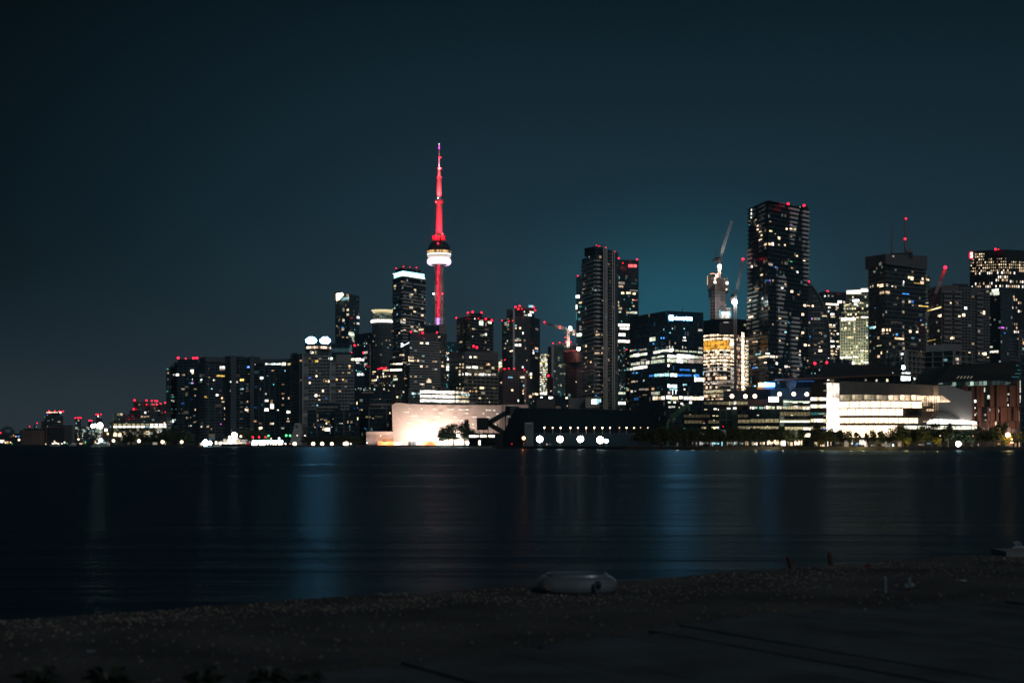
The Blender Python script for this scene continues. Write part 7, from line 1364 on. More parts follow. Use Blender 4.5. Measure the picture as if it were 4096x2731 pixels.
def band(x0, x1, ya, yb, Yb, m, name, bow=0, n=14, split=1):
    for s_ in range(split):
        b = MB(); A0 = x0+(x1-x0)*s_/split; A1 = x0+(x1-x0)*(s_+1)/split-(3 if split > 1 else 0); u = 0
        for k in range(n):
            xa, xb = A0+(A1-A0)*k/n, A0+(A1-A0)*(k+1)/n
            g = lambda x: -bow*math.sin(math.pi*(x-x0)/(x1-x0))
            fa, fb = (xa-x0)/(x1-x0), (xb-x0)/(x1-x0)
            ya_, yb_ = ya if not isinstance(ya, tuple) else None, 0
            ta = (ya[0]+(ya[1]-ya[0])*fa, ya[0]+(ya[1]-ya[0])*fb) if isinstance(ya, tuple) else (ya, ya)
            tb = (yb[0]+(yb[1]-yb[0])*fa, yb[0]+(yb[1]-yb[0])*fb) if isinstance(yb, tuple) else (yb, yb)
            q = [at('L', xa, tb[0]+g(xa), Yb), at('L', xb, tb[1]+g(xb), Yb), at('L', xb, ta[1]+g(xb), Yb), at('L', xa, ta[0]+g(xa), Yb)]
            for p in q: p.z = max(p.z, GZ)
            w_ = q[1].x-q[0].x; b.face(q, 0, [(u,q[0].z),(u+w_,q[1].z),(u+w_,q[2].z),(u,q[3].z)])
            b.face([q[3], q[2], q[2]+Vector((0,7,0)), q[3]+Vector((0,7,0))], 0); b.face([q[0]+Vector((0,7,0)), q[1]+Vector((0,7,0)), q[1], q[0]], 0); u += w_
        b.build(name, m, T.root)
def glow(name, w_, g, st, bw=1.6, mu=.10, lit=.9):
    m = facade(name, (.35,.32,.28), (.4,.36,.3), 20, bw, .0, mu, lit, ((1,.86,.64),(1,.92,.78)), st); return m
gA, gB, gC = glow('glow_hot', 1, 1, 1.6), glow('glow_mid', 1, 1, .55), glow('glow_low', 1, 1, .25, 1.3, .16, .7)
def gm(name, st, c1=(1,.84,.62), mull=.1, bw=2.2):      # lit interior behind mullions
    if name in MATS: return MATS[name]
    m, t, b = nt(name); uv = t.nodes.new('ShaderNodeUVMap'); sx = t.nodes.new('ShaderNodeSeparateXYZ'); t.links.new(uv.outputs[0], sx.inputs[0])
    def MM(op, a, c=None, d=None):
        n = t.nodes.new('ShaderNodeMath'); n.operation = op
        for i, v in enumerate((a, c, d)):
            if v is None: continue
            if isinstance(v, (int, float)): n.inputs[i].default_value = v
            else: t.links.new(v, n.inputs[i])
        return n.outputs[0]
    g = MM('GREATER_THAN', MM('FRACT', MM('DIVIDE', sx.outputs[0], bw)), mull)
    ns = t.nodes.new('ShaderNodeTexNoise'); ns.inputs['Scale'].default_value = .35; ns.inputs['Detail'].default_value = 5; t.links.new(uv.outputs[0], ns.inputs[0])
    e = MM('MULTIPLY', MM('MULTIPLY_ADD', g, .8, .2), MM('MULTIPLY', MM('POWER', ns.outputs['Fac'], 2.2), st*4.6))
    b.inputs['Base Color'].default_value = (.1,.1,.1,1); b.inputs['Emission Color'].default_value = (*c1,1); t.links.new(e, b.inputs['Emission Strength']); MATS[name] = m; return m
T.prism([(410,606),(1290,600)], [385,385], None, mat('college_core', (.20,.18,.165), .85), 'wall', back=40)
wt_ = gm('stair_glow', 3.2, (1,.86,.68), .06, 2.6)
for y0, y1 in ((265,340),(343,415),(418,518),(521,605),(608,680),(683,775)): band(278, 414, (y0+ (0 if y0 > 265 else 0), y0+4), (y1, y1+2), 585, wt_ if y0 > 400 else gm('stair_glow_dim', 1.5, (1,.88,.72), .08, 2.6), 'stair_window', 0, 2)
band(415, 925, (392,398), (452,446), 594, gm('college_low', .42, (1,.80,.50), .14, 1.5), 'window_band', 6, 12, 4); band(925, 1285, (398,396), (446,458), 593, gm('college_mid', 1.3, (1,.72,.46)), 'window_band', 4, 12, 3)
for (x0, x1, ya, yb, bow, m_) in ((412,1282,(464,458),(528,532),4,'hot'),(412,1080,(540,540),(606,606),2,'hot'),(412,1240,(634,636),(686,690),3,'warm'),(412,1022,(712,712),(838,830),0,'hot')):
    band(x0, x1, ya, yb, 588, gm('college_'+m_, 3.6 if m_ == 'hot' else 2.8, (1,.74,.47)), 'window_band', bow, 14, 8)
for (ya, yb) in ((450,462),(528,540),(610,630),(690,708)): band(408, 1286 if ya < 600 else 1320, ya, yb, 586, mat('college_fascia', (.10,.075,.06), .8), 'fascia', 4, 14)
band(1082, 1288, 545, 632, 589, mat('college_panel', (.055,.05,.05), .9), 'dark_panel', 0, 3)
T.win('L', '1262 585 34 50 n.35')
band(1286, 1440, (400,402), (462,462), 593, gm('college_mid', 1.3), 'window_band', 0, 4, 3); band(1286, 1465, 466, 680, 596, facade('foyer', (.13,.11,.10), (.10,.075,.06), 6, 2.4, .05, .12, .45, ((1,.72,.5),(1,.8,.6)), .28), 'foyer_glazing', 0, 6)
T.win('L', '1412 500 26 50 s2.6;1370 550 80 20 s1.6;1302 600 14 60 s1.4;1425 470 14 30 s1.4', 'foyer_light')
b = MB(); b.bar(at('L',1290,548,584), at('L',1415,488,584), .35); b.bar(at('L',1290,575,584), at('L',1400,655,584), .3)
for x in (1325, 1350, 1378, 1410, 1435, 1480, 1500): b.bar(at('L',x,680,584.5), at('L',x,400 if x < 1440 else 556,584.5), .12)
b.build('foyer_stair', mat('stair_dark', (.04,.03,.03), .7), T.root)
# angular grey metal wing
q = lambda *p: [at('L', x, y, 586) for x, y in p]
wing = mat('wing_metal', (.46,.43,.41), .5, .2, var=.06, scale=.2)
def plate(name, pts, m, Yp=586, dep=8):
    v_ = [at('L', x, y, Yp) for x, y in pts]
    for p in v_: p.z = max(p.z, GZ)
    b = MB(); n = len(v_); us = [(p.x, p.z) for p in v_]; b.face(v_, 0, us)
    for i in range(n): j = (i+1) % n; b.face([v_[j], v_[i], v_[i]+Vector((0,dep,0)), v_[j]+Vector((0,dep,0))], 0, [us[j], us[i], us[i], us[j]])
    return b.build(name, m, T.root)
plate('metal_wing', [(1462,556),(1462,468),(1600,468),(1500,398),(1462,398),(1462,290),(1570,292),(1740,350),(1805,352),(1808,655),(1690,645)], facade('wing_ribs', (.40,.37,.35), (.43,.40,.38), 60, 1.1, .0, .10, grough=.6, gvar=.03), 583)
plate('wing_window', [(1290,404),(1500,402),(1596,464),(1290,464)], gm('college_mid', 1.3), 584.5)
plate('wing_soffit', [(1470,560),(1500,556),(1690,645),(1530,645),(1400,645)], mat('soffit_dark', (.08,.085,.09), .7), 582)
plate('lower_windows', [(1395,668),(1430,645),(1750,658),(1856,672),(1856,700),(1390,692)], gm('college_cool', 2.6, (1,.93,.82)), 580)
plate('podium_fascia', [(1150,692),(1870,702),(1880,718),(1150,712)], mat('fascia_blue', (.06,.07,.10), .8), 577); plate('podium_windows', [(1150,714),(1860,720),(1860,752),(1150,745)], gm('college_cool2', 1.6, (1,.95,.75)), 579)
plate('ground_front', [(1150,752),(1870,752),(1870,938),(1150,938)], mat('ground_front_dark', (.10,.085,.07), .9), 580)
plate('entrance_front', [(412,838),(1150,832),(1150,938),(412,938)], facade('entrance', (.20,.15,.11), (.15,.12,.09), 6, 2.4, .08, .15, .35, ((1,.78,.55),(.75,.85,1)), .35), 587)
T.last = None; T.faces = [(Vector((wx(3200,574),574)), Vector((wx(4096,574),574)), GZ, 60)]
T.win('L', '650 890 60 50 i1.6;600 880 20 60 l1.4;590 915 14 24 b1.6;690 900 30 70 n1.4;545 885 14 50 i1.8;975 918 18 22 c2.6;235 905 50 50 s1.4;290 905 10 50 i1.8;320 900 14 40 s1.4;170 905 40 40 y.8;1040 912 8 20 o1.4;760 920 40 14 n.5;880 915 60 20 s.35;930 905 40 24 s.25;1270 912 60 14 n.3;1350 900 40 12 l.4;1870 915 10 20 s1;1700 905 6 20 o1;2260 910 20 60 o.6;2180 905 40 40 o.4;2300 915 10 50 s1;2090 905 40 20 o.5', 'shop_window')
T.win('L', '1120 728 12 12 b2.4;1835 707 60 5 s1.2')
# promenade level glazing behind the trees of view K
T = Tower('promenade_shops', 'row of glowing ground floor fronts behind the left promenade trees', 'K', [(780,640),(2350,596)], 'shops')
T.prism([(780,645),(2100,620)], [905,905], None, mat('shop_wall', (.12,.11,.10), .9), 'wall', back=12)
ra = random.Random(9)
for k in range(60):
    x = 800+k*21.5; st = '.6' if x < 1400 else '1.6'; c_ = ra.choice('clqn') if x < 1400 else ra.choice('issy')
    if ra.random() < .85: T.win('K', f'{x} {952+ra.uniform(-6,6)} {ra.uniform(7,19)} {ra.uniform(26,52)} {c_}{ra.choice((".3",".8","1.6") if x<1500 else (".8","1.6","2.6"))}', 'shop_window')
T.win('K', '1740 935 130 50 s2.8;1860 945 60 60 i3.2;2040 940 90 50 s2.6;1960 955 30 40 s1.6;1600 850 40 40 i2;1720 840 20 16 i2;2240 960 14 60 i2.6;2330 960 30 30 o1.6;920 833 50 6 c.9;1015 834 30 6 c.9;1100 834 30 6 t.8;1500 835 30 14 i1.6;1560 830 20 10 i1.2', 'shop_window')
# roofs and the fin clad library on the right
T = Tower('flat_roof_station', 'long black roofed hall with a rusty eave behind the waterfront college', 'L', [(0,700),(1070,690)], 'hall')
T.prism([(233,705),(1070,695)], [62,84], 190, rdark, 'roof', back=40); T.prism([(290,712),(460,710)], [50,58], 80, rdark, 'roof_hump', back=15)
def plate2(name, v, pts, m, Yp, dep):
    v_ = [at(v, x, y, Yp) for x, y in pts]; b = MB(); n = len(v_); us = [(p.x, p.z) for p in v_]; b.face(v_, 0, us)
    for i in range(n): j = (i+1) % n; b.face([v_[j], v_[i], v_[i]+Vector((0,dep,0)), v_[j]+Vector((0,dep,0))], 0, [us[j], us[i], us[i], us[j]])
    return b.build(name, m, T.root)
plate2('eave', 'L', [(-260,226),(0,214),(1075,166),(1390,185),(1390,200),(1075,184),(0,234),(-260,246)], mat('eave_rust', (.14,.075,.05), .8), 688, 30)
T.prism([(-260,705),(1395,695)], [240,196], None, facade('station_glass', (.05,.06,.065), (.016,.035,.045), 20, 2.2, .02, .12, .05, ls=.08), 'glass_wall', back=30)
T.prism([(48,708),(232,704)], [115,108], 215, facade('roof_cage', (.10,.11,.11), (.03,.04,.05), 12, 4, .08, .12), 'cage', back=12); T.prism([(105,715),(145,713)], 62, 110, mat('brown_box', (.15,.11,.10), .9), 'roof_box', back=8)
T.lights('L', '155 60 1.2;283 54 1.2', 1.3, 24, 'r'); T.lights('L', '35 278 1.5', 1.0, 12, 'b'); T.lights('L', '1084 103 1.4', .7, 30, 'c')
T.win('L', '1078 200 40 86 c3.4;1130 198 56 86 c3.6', 'lit_box')
T.win('L', '805 240 12 24 i1.6;802 240 22 12 y1;916 238 20 26 y2;690 236 20 20 n.4;1205 230 14 30 i2;1196 216 10 12 c2;1250 228 60 34 l.7;1285 225 20 24 i1.6;1340 232 24 30 q1.6;1362 228 26 44 q1.8;1382 226 14 40 i1.6;1310 240 30 14 n.8;160 165 10 6 c1.4;205 130 4 20 n1;125 165 8 14 t1;62 248 180 5 b.5;975 160 4 4 c1.6')
T.win('U', '1635 325 36 22 l1.6;640 465 60 50 l2.6;590 468 80 20 b1', 'lit_edge')
# backlit orange and blue sign
so_ = empty('rooftop_sign', 'glaring rooftop sign orange at its left and blue white to its right', 'sign', at('U', 1130, 560, 684)); Ysg = 684
ps = [(790,345,100),(880,330,110),(960,355,90)]
for i, x in enumerate((830, 900, 970)): p_ = at('U', x, 412, Ysg); inst('box', 'sign_letter', emat('k', 14, False), p_, (68/10.69*Ysg/F, .4, (150,160,125)[i]/10.69*Ysg/F), 0, so_)
for i, x in enumerate((1035, 1095, 1165, 1235, 1305, 1375, 1445)): p_ = at('U', x, 400 if i == 1 else 408, Ysg); inst('box', 'sign_letter', emat('B', 42, False), p_, (60/10.69*Ysg/F, .4, (150,170,150,150,145,140,140)[i]/10.69*Ysg/F), 0, so_)
b = MB(); a, c_ = at('U', 740, 490, Ysg), at('U', 1510, 496, Ysg); b.box(a.x, c_.x, Ysg, Ysg+.5, c_.z-1.2, a.z); b.build('sign_rail', rdark, so_)
spot(at('U', 1300, 420, Ysg-3), at('U', 1300, 420, Ysg+30), 6000, (.02,.25,1), 150); spot(at('U', 850, 420, Ysg-3), at('U', 850, 420, Ysg+30), 4000, (1,.35,.05), 150)
p_ = at('K', 1950, 240, 690); dish = empty('satellite_dish', 'dark satellite dish on the roof right of the glaring sign', 'dish', p_); b = MB(); b.lathe((0,0), [(0,0),(1.6,.2),(3.0,.9)], 20); b.v = [(p_.x+x*.85-y*.0, p_.y-z_, p_.z+y) for x, y, z_ in b.v]; b.build('reflector', mat('dish_olive', (.13,.14,.12), .7), dish); b = MB(); b.bar(p_, (p_.x,p_.y+1,p_.z-4.5), .3); b.build('stand', steel, dish)
# fin clad building
T = Tower('fin_clad_building', 'brown fin clad building under a huge black sloping roof at the right', 'L', [(1640,660),(2300,650)], 'building')
T.prism([(1640,664),(2312,655)], [290,285], None, facade('fin_glass', (.035,.045,.05), (.022,.034,.042), 5.2, 2.2, .08, .14, .10, ((1,.85,.6),(.8,1,.95)), .22), 'wall', back=40)
fb = mat('fin_terracotta', (.27,.15,.11), .8, var=.12, scale=.4)
fins = [(1700,1718,295,330),(1720,1752,300,345),(1800,1822,292,515),(1856,1880,292,515),(1895,1925,292,515),(1998,2030,292,515),(2070,2100,292,515),(2108,2165,292,515),(2205,2255,292,515),(2278,2300,240,515),
        (1806,1828,520,665),(1862,1895,520,665),(1968,1984,520,665),(2000,2035,520,665),(2062,2078,520,665),(2108,2170,520,665),(2185,2207,520,665),(2248,2290,520,665),
        (1880,1897,668,745),(1950,1972,668,745),(1998,2040,668,745),(2110,2150,668,745),(2205,2252,668,745),(2275,2295,668,745)]
for x0, x1, y0, y1 in fins:
    a, c_ = at('L', x0, y0, 655), at('L', x1, y1, 655); b = MB(); n_ = max(2, int((c_.x-a.x)/.75))
    b.box(a.x, c_.x, 654.9, 655.3, c_.z, a.z)
    for k in range(n_+1): x = a.x+(c_.x-a.x)*k/n_; b.box(x-.11, x+.11, 654.3, 654.88, c_.z, a.z)
    b.build('fin_panel', fb, T.root)
T.win('L', '1836 458 26 26 c3.4;1834 528 16 16 c2.6;1834 600 14 18 c2.6;1980 408 24 26 c1.8;1980 425 26 22 q.8;1938 340 10 40 i1.4;1940 325 10 20 q1;2185 498 8 20 i2.2;2188 384 20 18 q.9;1990 548 14 24 l1.4;1945 600 20 20 n.7;2082 560 14 30 i1.8;2055 690 20 40 s1.6;1950 655 20 14 n.6;1855 585 20 20 n.5;2175 440 20 40 n.3;1875 400 14 60 n.3;2300 620 10 120 n.3;2308 275 22 70 q1.2;2308 340 20 50 i1.6;2315 440 24 60 q1.2;2310 405 20 20 i1.6')
v_ = lambda *pts: pts
plate2('roof', 'L', v_((1378,285),(1560,92),(1600,75),(2316,36),(2316,190),(2210,285),(2120,238),(2105,240),(1520,265)), mat('roof_black', (.020,.025,.028), .85), 648, 40)
plate2('clerestory', 'L', v_((1460,270),(1540,262),(2120,240),(2210,262),(2195,282),(1640,295)), facade('clere', (.05,.08,.08), (.08,.14,.13), 12, 2.0, .0, .2, .6, ((.7,1,.8),(.8,1,.95)), .35), 647, 4)
T.win('L', '1940 264 26 34 c2.4;1965 264 22 34 c2.8;2000 262 40 34 c3;2030 262 30 32 c2.8;2055 260 18 34 c2.6;1720 272 12 24 k1.2;1680 274 30 20 q.8;1780 270 40 20 q.8;1870 268 50 20 q.7;1600 280 40 18 q.5;2090 262 24 30 l.6', 'clerestory_light')
for k in range(5): x = 1660+k*35; plate2('skylight', 'L', v_((x-12,218),(x-8,218),(x+14,194),(x+8,194)), emat('n', .35, False), 647.5, .3)
for x, y, w_ in ((2285,82,30),(2300,130,30),(2290,168,60),(2262,203,70)): plate2('skylight', 'L', v_((x-w_/2,y-2),(x+w_/2,y-1),(x+w_/2,y+1),(x-w_/2,y)), emat('t', .5, False), 646.5, .3)
spot(at('L', 1980, 760, 640), at('L', 2000, 600, 655), 4e3, (1,.6,.45), 150, 1, 2); spot(at('L', 2200, 760, 640), at('L', 2180, 600, 655), 3e3, (1,.55,.4), 150, 1, 2)
T = Tower('edge_tower', 'black unlit tower slice closing the right edge of the picture', 'L', [(2314,600),(2420,600)], 'tower'); T.prism([(2316,600),(2460,600)], -20, None, G_dark, 'wall', back=20)
# green hoist and white box at the left of the terrace
gr = mat('crane_green', (.08,.22,.10), .6); hb = at('K', 600, 700, 700); ho = empty('green_loader', 'green angled loading crane with a pale ribbed counterweight box behind the trees', 'crane', (hb.x,hb.y,GZ))
b = MB(); truss(b, at('K',550,650,700), at('K',745,490,700), 2.4, 9, .22, 1.2); b.build('boom', gr, ho)
b = MB(); b.bar(at('K',745,488,700), at('K',758,565,700), .5); b.build('boom_tip', gr, ho)
b = MB(); b.bar(at('K',530,660,700), at('K',500,720,700), .9); b.bar(at('K',560,650,700), at('K',640,590,700), .35); b.bar(at('K',500,720,700), (at('K',500,720,700).x,700,GZ), .7); b.build('frame', gr, ho)
a, c_ = at('K', 558, 655, 698), at('K', 620, 700, 698); b = MB(); b.box(a.x,c_.x,697,700,c_.z,a.z)
for k in range(6): x = a.x+(c_.x-a.x)*(k+.3)/6; b.box(x, x+.25, 696.6, 697, c_.z+.4, a.z-.5)
b.build('counterweight_box', mat('box_pale', (.45,.46,.42), .8), ho)
# ================================================================ trees along the shore
leafA = mat('leaf_dark', (.045,.065,.03), .7, var=.5, scale=.5); leafB = mat('leaf_autumn', (.16,.15,.03), .7, var=.4, scale=.5); bark = mat('bark', (.10,.08,.06), .9)
def tree_meshes(seed, kind):
    """a trunk with limbs and a crown of leaf-sized faces, about 7 m tall, unit scale"""
    r = random.Random(seed); tb = MB(); cb = MB()
    tall = {'round': 7.0, 'oval': 7.6, 'spread': 7.4}[kind]; cz = tall*.62; rx = {'round': 2.5, 'oval': 2.0, 'spread': 3.3}[kind]; rz = tall*.40
    tb.bar((0,0,0), (r.uniform(-.1,.1),0,tall*.35), .17, w2=.12, n=6); tb.bar((0,0,tall*.33), (r.uniform(-.3,.3),r.uniform(-.3,.3),tall*.75), .11, w2=.04, n=5)
    cl = []
    for k in range(11):
        a = r.uniform(0, 6.28); z = tall*r.uniform(.30,.85); rad = rx*r.uniform(.35,.8)*math.sqrt(max(.1, 1-((z-cz)/rz)**2)); e = (math.cos(a)*rad, math.sin(a)*rad, z)
        tb.bar((0,0,tall*r.uniform(.22,.5)), e, .07, w2=.02, n=4); cl.append((e, r.uniform(.55,1.15)))
    cl += [((r.uniform(-.6,.6)*rx*.5, r.uniform(-.5,.5)*rx, cz+r.uniform(-.7,.8)*rz), r.uniform(.6,1.2)) for _ in range(12)]
    for (c, s) in cl:
        for _ in range(75):
            d = Vector((r.gauss(0,1), r.gauss(0,1), r.gauss(0,1))).normalized()*s*r.uniform(.35,1.05)*rx/2.5; p = Vector(c)+d
            if p.z < tall*.27: continue
            u = Vector((r.gauss(0,1), r.gauss(0,1), r.gauss(0,.6))).normalized(); v = u.cross(Vector((r.gauss(0,1), r.gauss(0,1), r.gauss(0,1)))).normalized(); q = r.uniform(.13,.32)
            cb.face([p-u*q, p+v*q*.6, p+u*q, p-v*q*.6])
    res = []
    for nm, b, m in (('trunk', tb, bark), ('crown', cb, leafA)):
        me = bpy.data.meshes.new(nm); me.from_pydata([tuple(q) for q in b.v], [], b.f); me.materials.append(m); me.update(); res.append(me)
    return res
TM = [tree_meshes(1,'round'), tree_meshes(2,'oval'), tree_meshes(3,'round'), tree_meshes(4,'spread'), tree_meshes(5,'oval'), tree_meshes(6,'spread')]
rt = random.Random(14)
def tree(label, v, x, ytop, ybot, Y, kind=None, gold=False, group='trees along the promenade', wide=1.0):
    p = at(v, x, ybot, Y); h = at(v, x, ytop, Y).z-GZ; k = rt.randrange(3) if kind is None else kind; sc_ = h/7.2
    o = empty('tree', label, 'tree', (p.x, Y, GZ), group); o.rotation_euler = (0,0,rt.uniform(0,6.28))
    for nm, me in zip(('trunk','crown'), TM[k]):
        c = bpy.data.objects.new(nm, me); C.objects.link(c); c.parent = o; c.scale = (sc_*wide, sc_*wide, sc_)
        if nm == 'crown' and gold: c.material_slots[0].link = 'OBJECT'; c.material_slots[0].material = leafB
    return o
ords = ['first','second','third','fourth','fifth','sixth','seventh','eighth','ninth','tenth','eleventh','twelfth','thirteenth','fourteenth','fifteenth','sixteenth','seventeenth','eighteenth','nineteenth','twentieth','twenty first','twenty second','twenty third','twenty fourth']
kt = [(140,770),(195,765),(255,775),(320,772),(400,775,1),(445,745),(520,740),(605,728),(670,745),(735,758),(800,768),(870,765),(945,762),(1000,768),(1075,760),(1150,770),(1235,752),(1330,756),(1400,758),(1480,765),(1560,760),(1655,765),(1745,775),(1830,770),(1935,762),(2060,775),(2130,800)]
for i, t_ in enumerate(kt[:24]):
    gd = len(t_) > 2
    lb = ('golden lit tree by the low lamps, ' if gd else 'dark promenade tree, ')+ords[i]+' from the left end of the tree row'
    tree(lb, 'K', t_[0], t_[1], 985, 600-(t_[0]/2200)*30, kind=(0,1,2)[i%3] if i not in (0,7) else 3, gold=gd, wide=1.0 if i > 6 else 1.15)
tree('round dark tree standing left of the tall pale tipped tree', 'K', 1935, 762, 985, 565, 0); tree('small dark tree in front of the glowing lobby office', 'K', 2065, 775, 985, 563, 2)
lt = [(185,705,'tall spire shaped tree in front of the striped office',4,1),(230,845,'small golden bush sized tree beside the spire shaped tree',0,1.3),(318,740,'dark round tree below the white stair tower',2,1.15),(440,735,'dark round tree left of the blazing entrance',0,1.2),(515,760,'dark tree with green lit edge at the blazing entrance',2,1.0),
 (600,780,'slim dark tree silhouetted against the blazing entrance',1,1.0),(700,790,'short tree silhouetted left of the wispy tree',1,.8),(765,765,'wispy tree with thin crown before the glow',4,1.0),(850,770,'dark leafy tree right of the wispy tree',1,1.1),(925,765,'dark upright tree ending the blazing stretch',0,1.0),
 (1020,715,'big dark tree at the dark panel of the college',3,1.1),(1085,730,'dark tree left of the yellow lit bush',2,1.1),(1140,760,'dark tree behind the yellow lit bush',0,1.1),(1215,745,'dark tree between the two yellow bushes',2,1.1),(1290,720,'large dark tree left of the tallest promenade tree',3,1.1),(1385,690,'tallest promenade tree in front of the metal wing',3,1.2),
 (1480,745,'dark tree right of the tallest promenade tree',0,1.1),(1555,705,'dark pointed tree before the cool lit podium',4,1.2),(1640,750,'dark tree above the white star bright lamp',2,1.1),(1720,745,'dark tree right of the white star bright lamp',0,1.1),(1800,750,'dark tree by the thin lit pole',2,1.1),(1890,728,'dark tree at the right end of the lit podium',3,1.0),
 (1970,735,'dark tree below the left fin panels',0,1.1),(2045,715,'dark tree below the middle fin panels',2,1.1),(2110,698,'tall pointed dark tree left of the orange lamp',4,1.2),(2250,775,'dark tree right of the orange lamp',0,1.1),(2320,765,'dark tree at the right picture edge',2,1.1)]
for i, (x, yt, lb, k, wd) in enumerate(lt): tree(lb, 'L', x, yt, 936, 548-(i%3)*3, k, gold=(i == 1), wide=wd)
for x, yt, lb in ((1130,828,'yellow lit bush under the dark promenade trees'),(1450,822,'brighter yellow lit bush beside the lamp post'),(2165,800,'golden lit tree around the orange lamp'),(835,895,'tiny yellow green shrub on the promenade'),(2150,870,'low golden bush at the foot of the orange lamp')):
    tree(lb, 'L', x, yt, 936, 541, 0, True, 'golden bushes on the promenade', 1.2 if yt < 880 else 2.0)
for x, yt, lb, k in ((1990,997,'broad dark tree in front of the floodlit refinery wall',3),(2060,993,'dark middle tree of the group at the refinery wall',3),(2215,952,'tallest dark tree of the group at the refinery wall',4),(2270,1030,'right dark tree of the group at the refinery wall',2),(1915,1060,'small dark left tree of the group at the refinery wall',0)):
    tree(lb, 'D', x, yt, 1265, 1092, k, False, 'trees at the refinery wall', 1.35 if k == 3 else 1.1)
lefts = [(1640,1275,'rounded dark tree below the left half of the lit office'),(1700,1245,'tallest dark tree below the lit office'),(1860,1265,'dark tree below the middle of the lit office'),(1930,1290,'low dark tree below the lit office'),(2010,1275,'dark tree below the right end of the lit office'),(2110,1240,'dark tree beside the stepped apartments'),(2060,1255,'dark spreading tree left of the stepped apartments')]
for x, yt, lb in lefts: tree(lb, 'A', x, yt, 1400, 1500, 3, False, 'trees on the far left shore', 1.5)
for i in range(16):
    x = 230+i*33 if i < 8 else 1060+(i-8)*42; tree(ords[i]+' dark tree from the left in the harbour row below the apartment slabs', 'B', x, 1235+(i*37)%45, 1420, 1240, (3,5)[i%2], False, 'trees below the apartment slabs', 1.4)
for i in range(12): tree(ords[i]+' dark tree from the left below the dark glass blocks', 'B6', 120+i*135, 1190+(i*53)%60, 1440, 1125, (3,5)[i%2], False, 'trees below the dark glass blocks', 1.5)

# ================================================================ lamps
lpm = mat('lamp_post', (.08,.08,.08), .6)
def lamp(label, v, x, y, Y, code='s', size=.7, st=30, group='lamps along the shore', name='street_lamp', glob=None, watts=0, col=(1,.7,.4)):
    p = at(v, x, y, Y); p.z = max(p.z, GZ+1.2); o = empty(name, label, 'lamp', (p.x, Y, GZ), group)
    b = MB(); b.bar((p.x,Y,GZ), (p.x,Y,p.z-.25), .11, w2=.07, n=6); b.bar((p.x,Y,p.z-.32), (p.x,Y,p.z-.2), .3, n=6); b.build('pole', lpm, o)
    st = {'s': st*.24, 'o': st*.3}.get(code, st*.28); inst('ball', 'lamp_head', emat(code, round(st, 1), False), p, (size,size,size), 0, o)
    if watts:
        l = bpy.data.lights.new('lamp_light', 'POINT'); l.energy = watts; l.color = col; l.shadow_soft_size = .6; q = bpy.data.objects.new('lamp_light', l); C.objects.link(q); q.location = (p.x, Y-1.2, p.z)
for x, y, Y, lb, s_, st, c_ in ((248,1335,1650,'orange shore lamp in front of the grain silos',1.3,14,'s'),(1025,1328,1560,'small amber shore lamp left of the bright yacht',1.1,14,'s'),(1483,1347,1500,'amber lamp below the left end of the lit office',1.5,24,'s'),(1815,1350,1450,'brighter amber lamp below the middle of the lit office',1.7,26,'s'),(2125,1362,1400,'amber lamp below the right end of the lit office',1.7,26,'s'),
   (1408,1256,1540,'orange lamp just above the bright yacht',1.1,10,'o'),(137,1368,1700,'tiny orange lamp at the far left edge',.9,8,'o'),(843,1368,1620,'tiny white lamp on the silo quay',.9,10,'i'),(157,1385,1700,'tiny green lamp at the far left edge',.5,6,'g'),(1117,1365,1560,'tiny green navigation lamp left of the bright yacht',.6,8,'g')):
    lamp(lb, 'A', x, y, Y, c_, s_, st)
for x, y, lb, s_, c_, st in ((375,1382,'amber lamp below the apartment slabs left of the starry lamps',1.3,'s',24),(1075,1315,'white lamp on a tall post right of the ferry',1.0,'s',12),(1712,1403,'amber lamp right of the marquee lights',1.6,'s',26),(1930,1404,'amber lamp left in the pair below the first dark block',1.4,'s',26),(2040,1404,'amber lamp right in the pair below the first dark block',1.4,'s',26),
   (1217,1325,'first red mast lamp above the marquee',.9,'r',10),(1291,1323,'second red mast lamp above the marquee',.9,'r',10),(1366,1323,'third red mast lamp above the marquee',.8,'r',10),(1403,1307,'green mast lamp above the marquee',.8,'g',10),(1612,1305,'green lamp left of the pale wedge',1.0,'g',8),(1658,1307,'green lamp touching the pale wedge',.9,'g',10),(1433,1342,'small orange lamp over the marquee roof',.7,'s',8),(1528,1340,'white lamp at the right end of the marquee',.9,'i',14),(1742,1305,'tiny amber lamp on the pale wedge',.6,'s',8),(1832,1310,'small white lamp right of the pale wedge',.8,'i',10)):
    lamp(lb, 'B', x, y, 1215, c_, s_, st)
for x, y, lb, s_ in ((345,1402,'first amber quay lamp below the dark glass office',1.4),(578,1402,'second amber quay lamp below the dark glass office',1.4),(832,1402,'third amber quay lamp below the dark glass office',1.25),(1165,1404,'left lamp of the close amber cluster on the quay',1.2),(1210,1400,'brightest lamp of the close amber cluster on the quay',1.7),(1325,1408,'small white lamp right of the amber cluster',.7)):
    lamp(lb, 'B6', x, y, 1102, 's' if 'white' not in lb else 'i', s_, 26 if s_ > 1 else 8)
lamp('small amber lamp below the white screens', 'B6', 2105, 1188, 1104, 's', .6, 8); lamp('small cool lamp at the screen foot', 'B6', 1752, 1375, 1104, 'c', .6, 8)
for x, y, lb, s_ in ((1927,1248,'cool lamp left in the row below the refinery trees',.85),(2006,1248,'second cool lamp below the refinery trees',.85),(2175,1247,'third cool lamp below the refinery trees',1.1),(2253,1247,'fourth cool lamp below the refinery trees',1.25),(2124,1148,'cool lamp high among the refinery trees',1.1)):
    lamp(lb, 'D', x, y, 1088, 'c', s_, 40, 'cool lamps below the refinery trees', watts=900, col=(.9,1,.9))
lamp('blazing amber lamp at the foot of the refinery wall', 'D', 1790, 1192, 1100, 's', 1.9, 60)
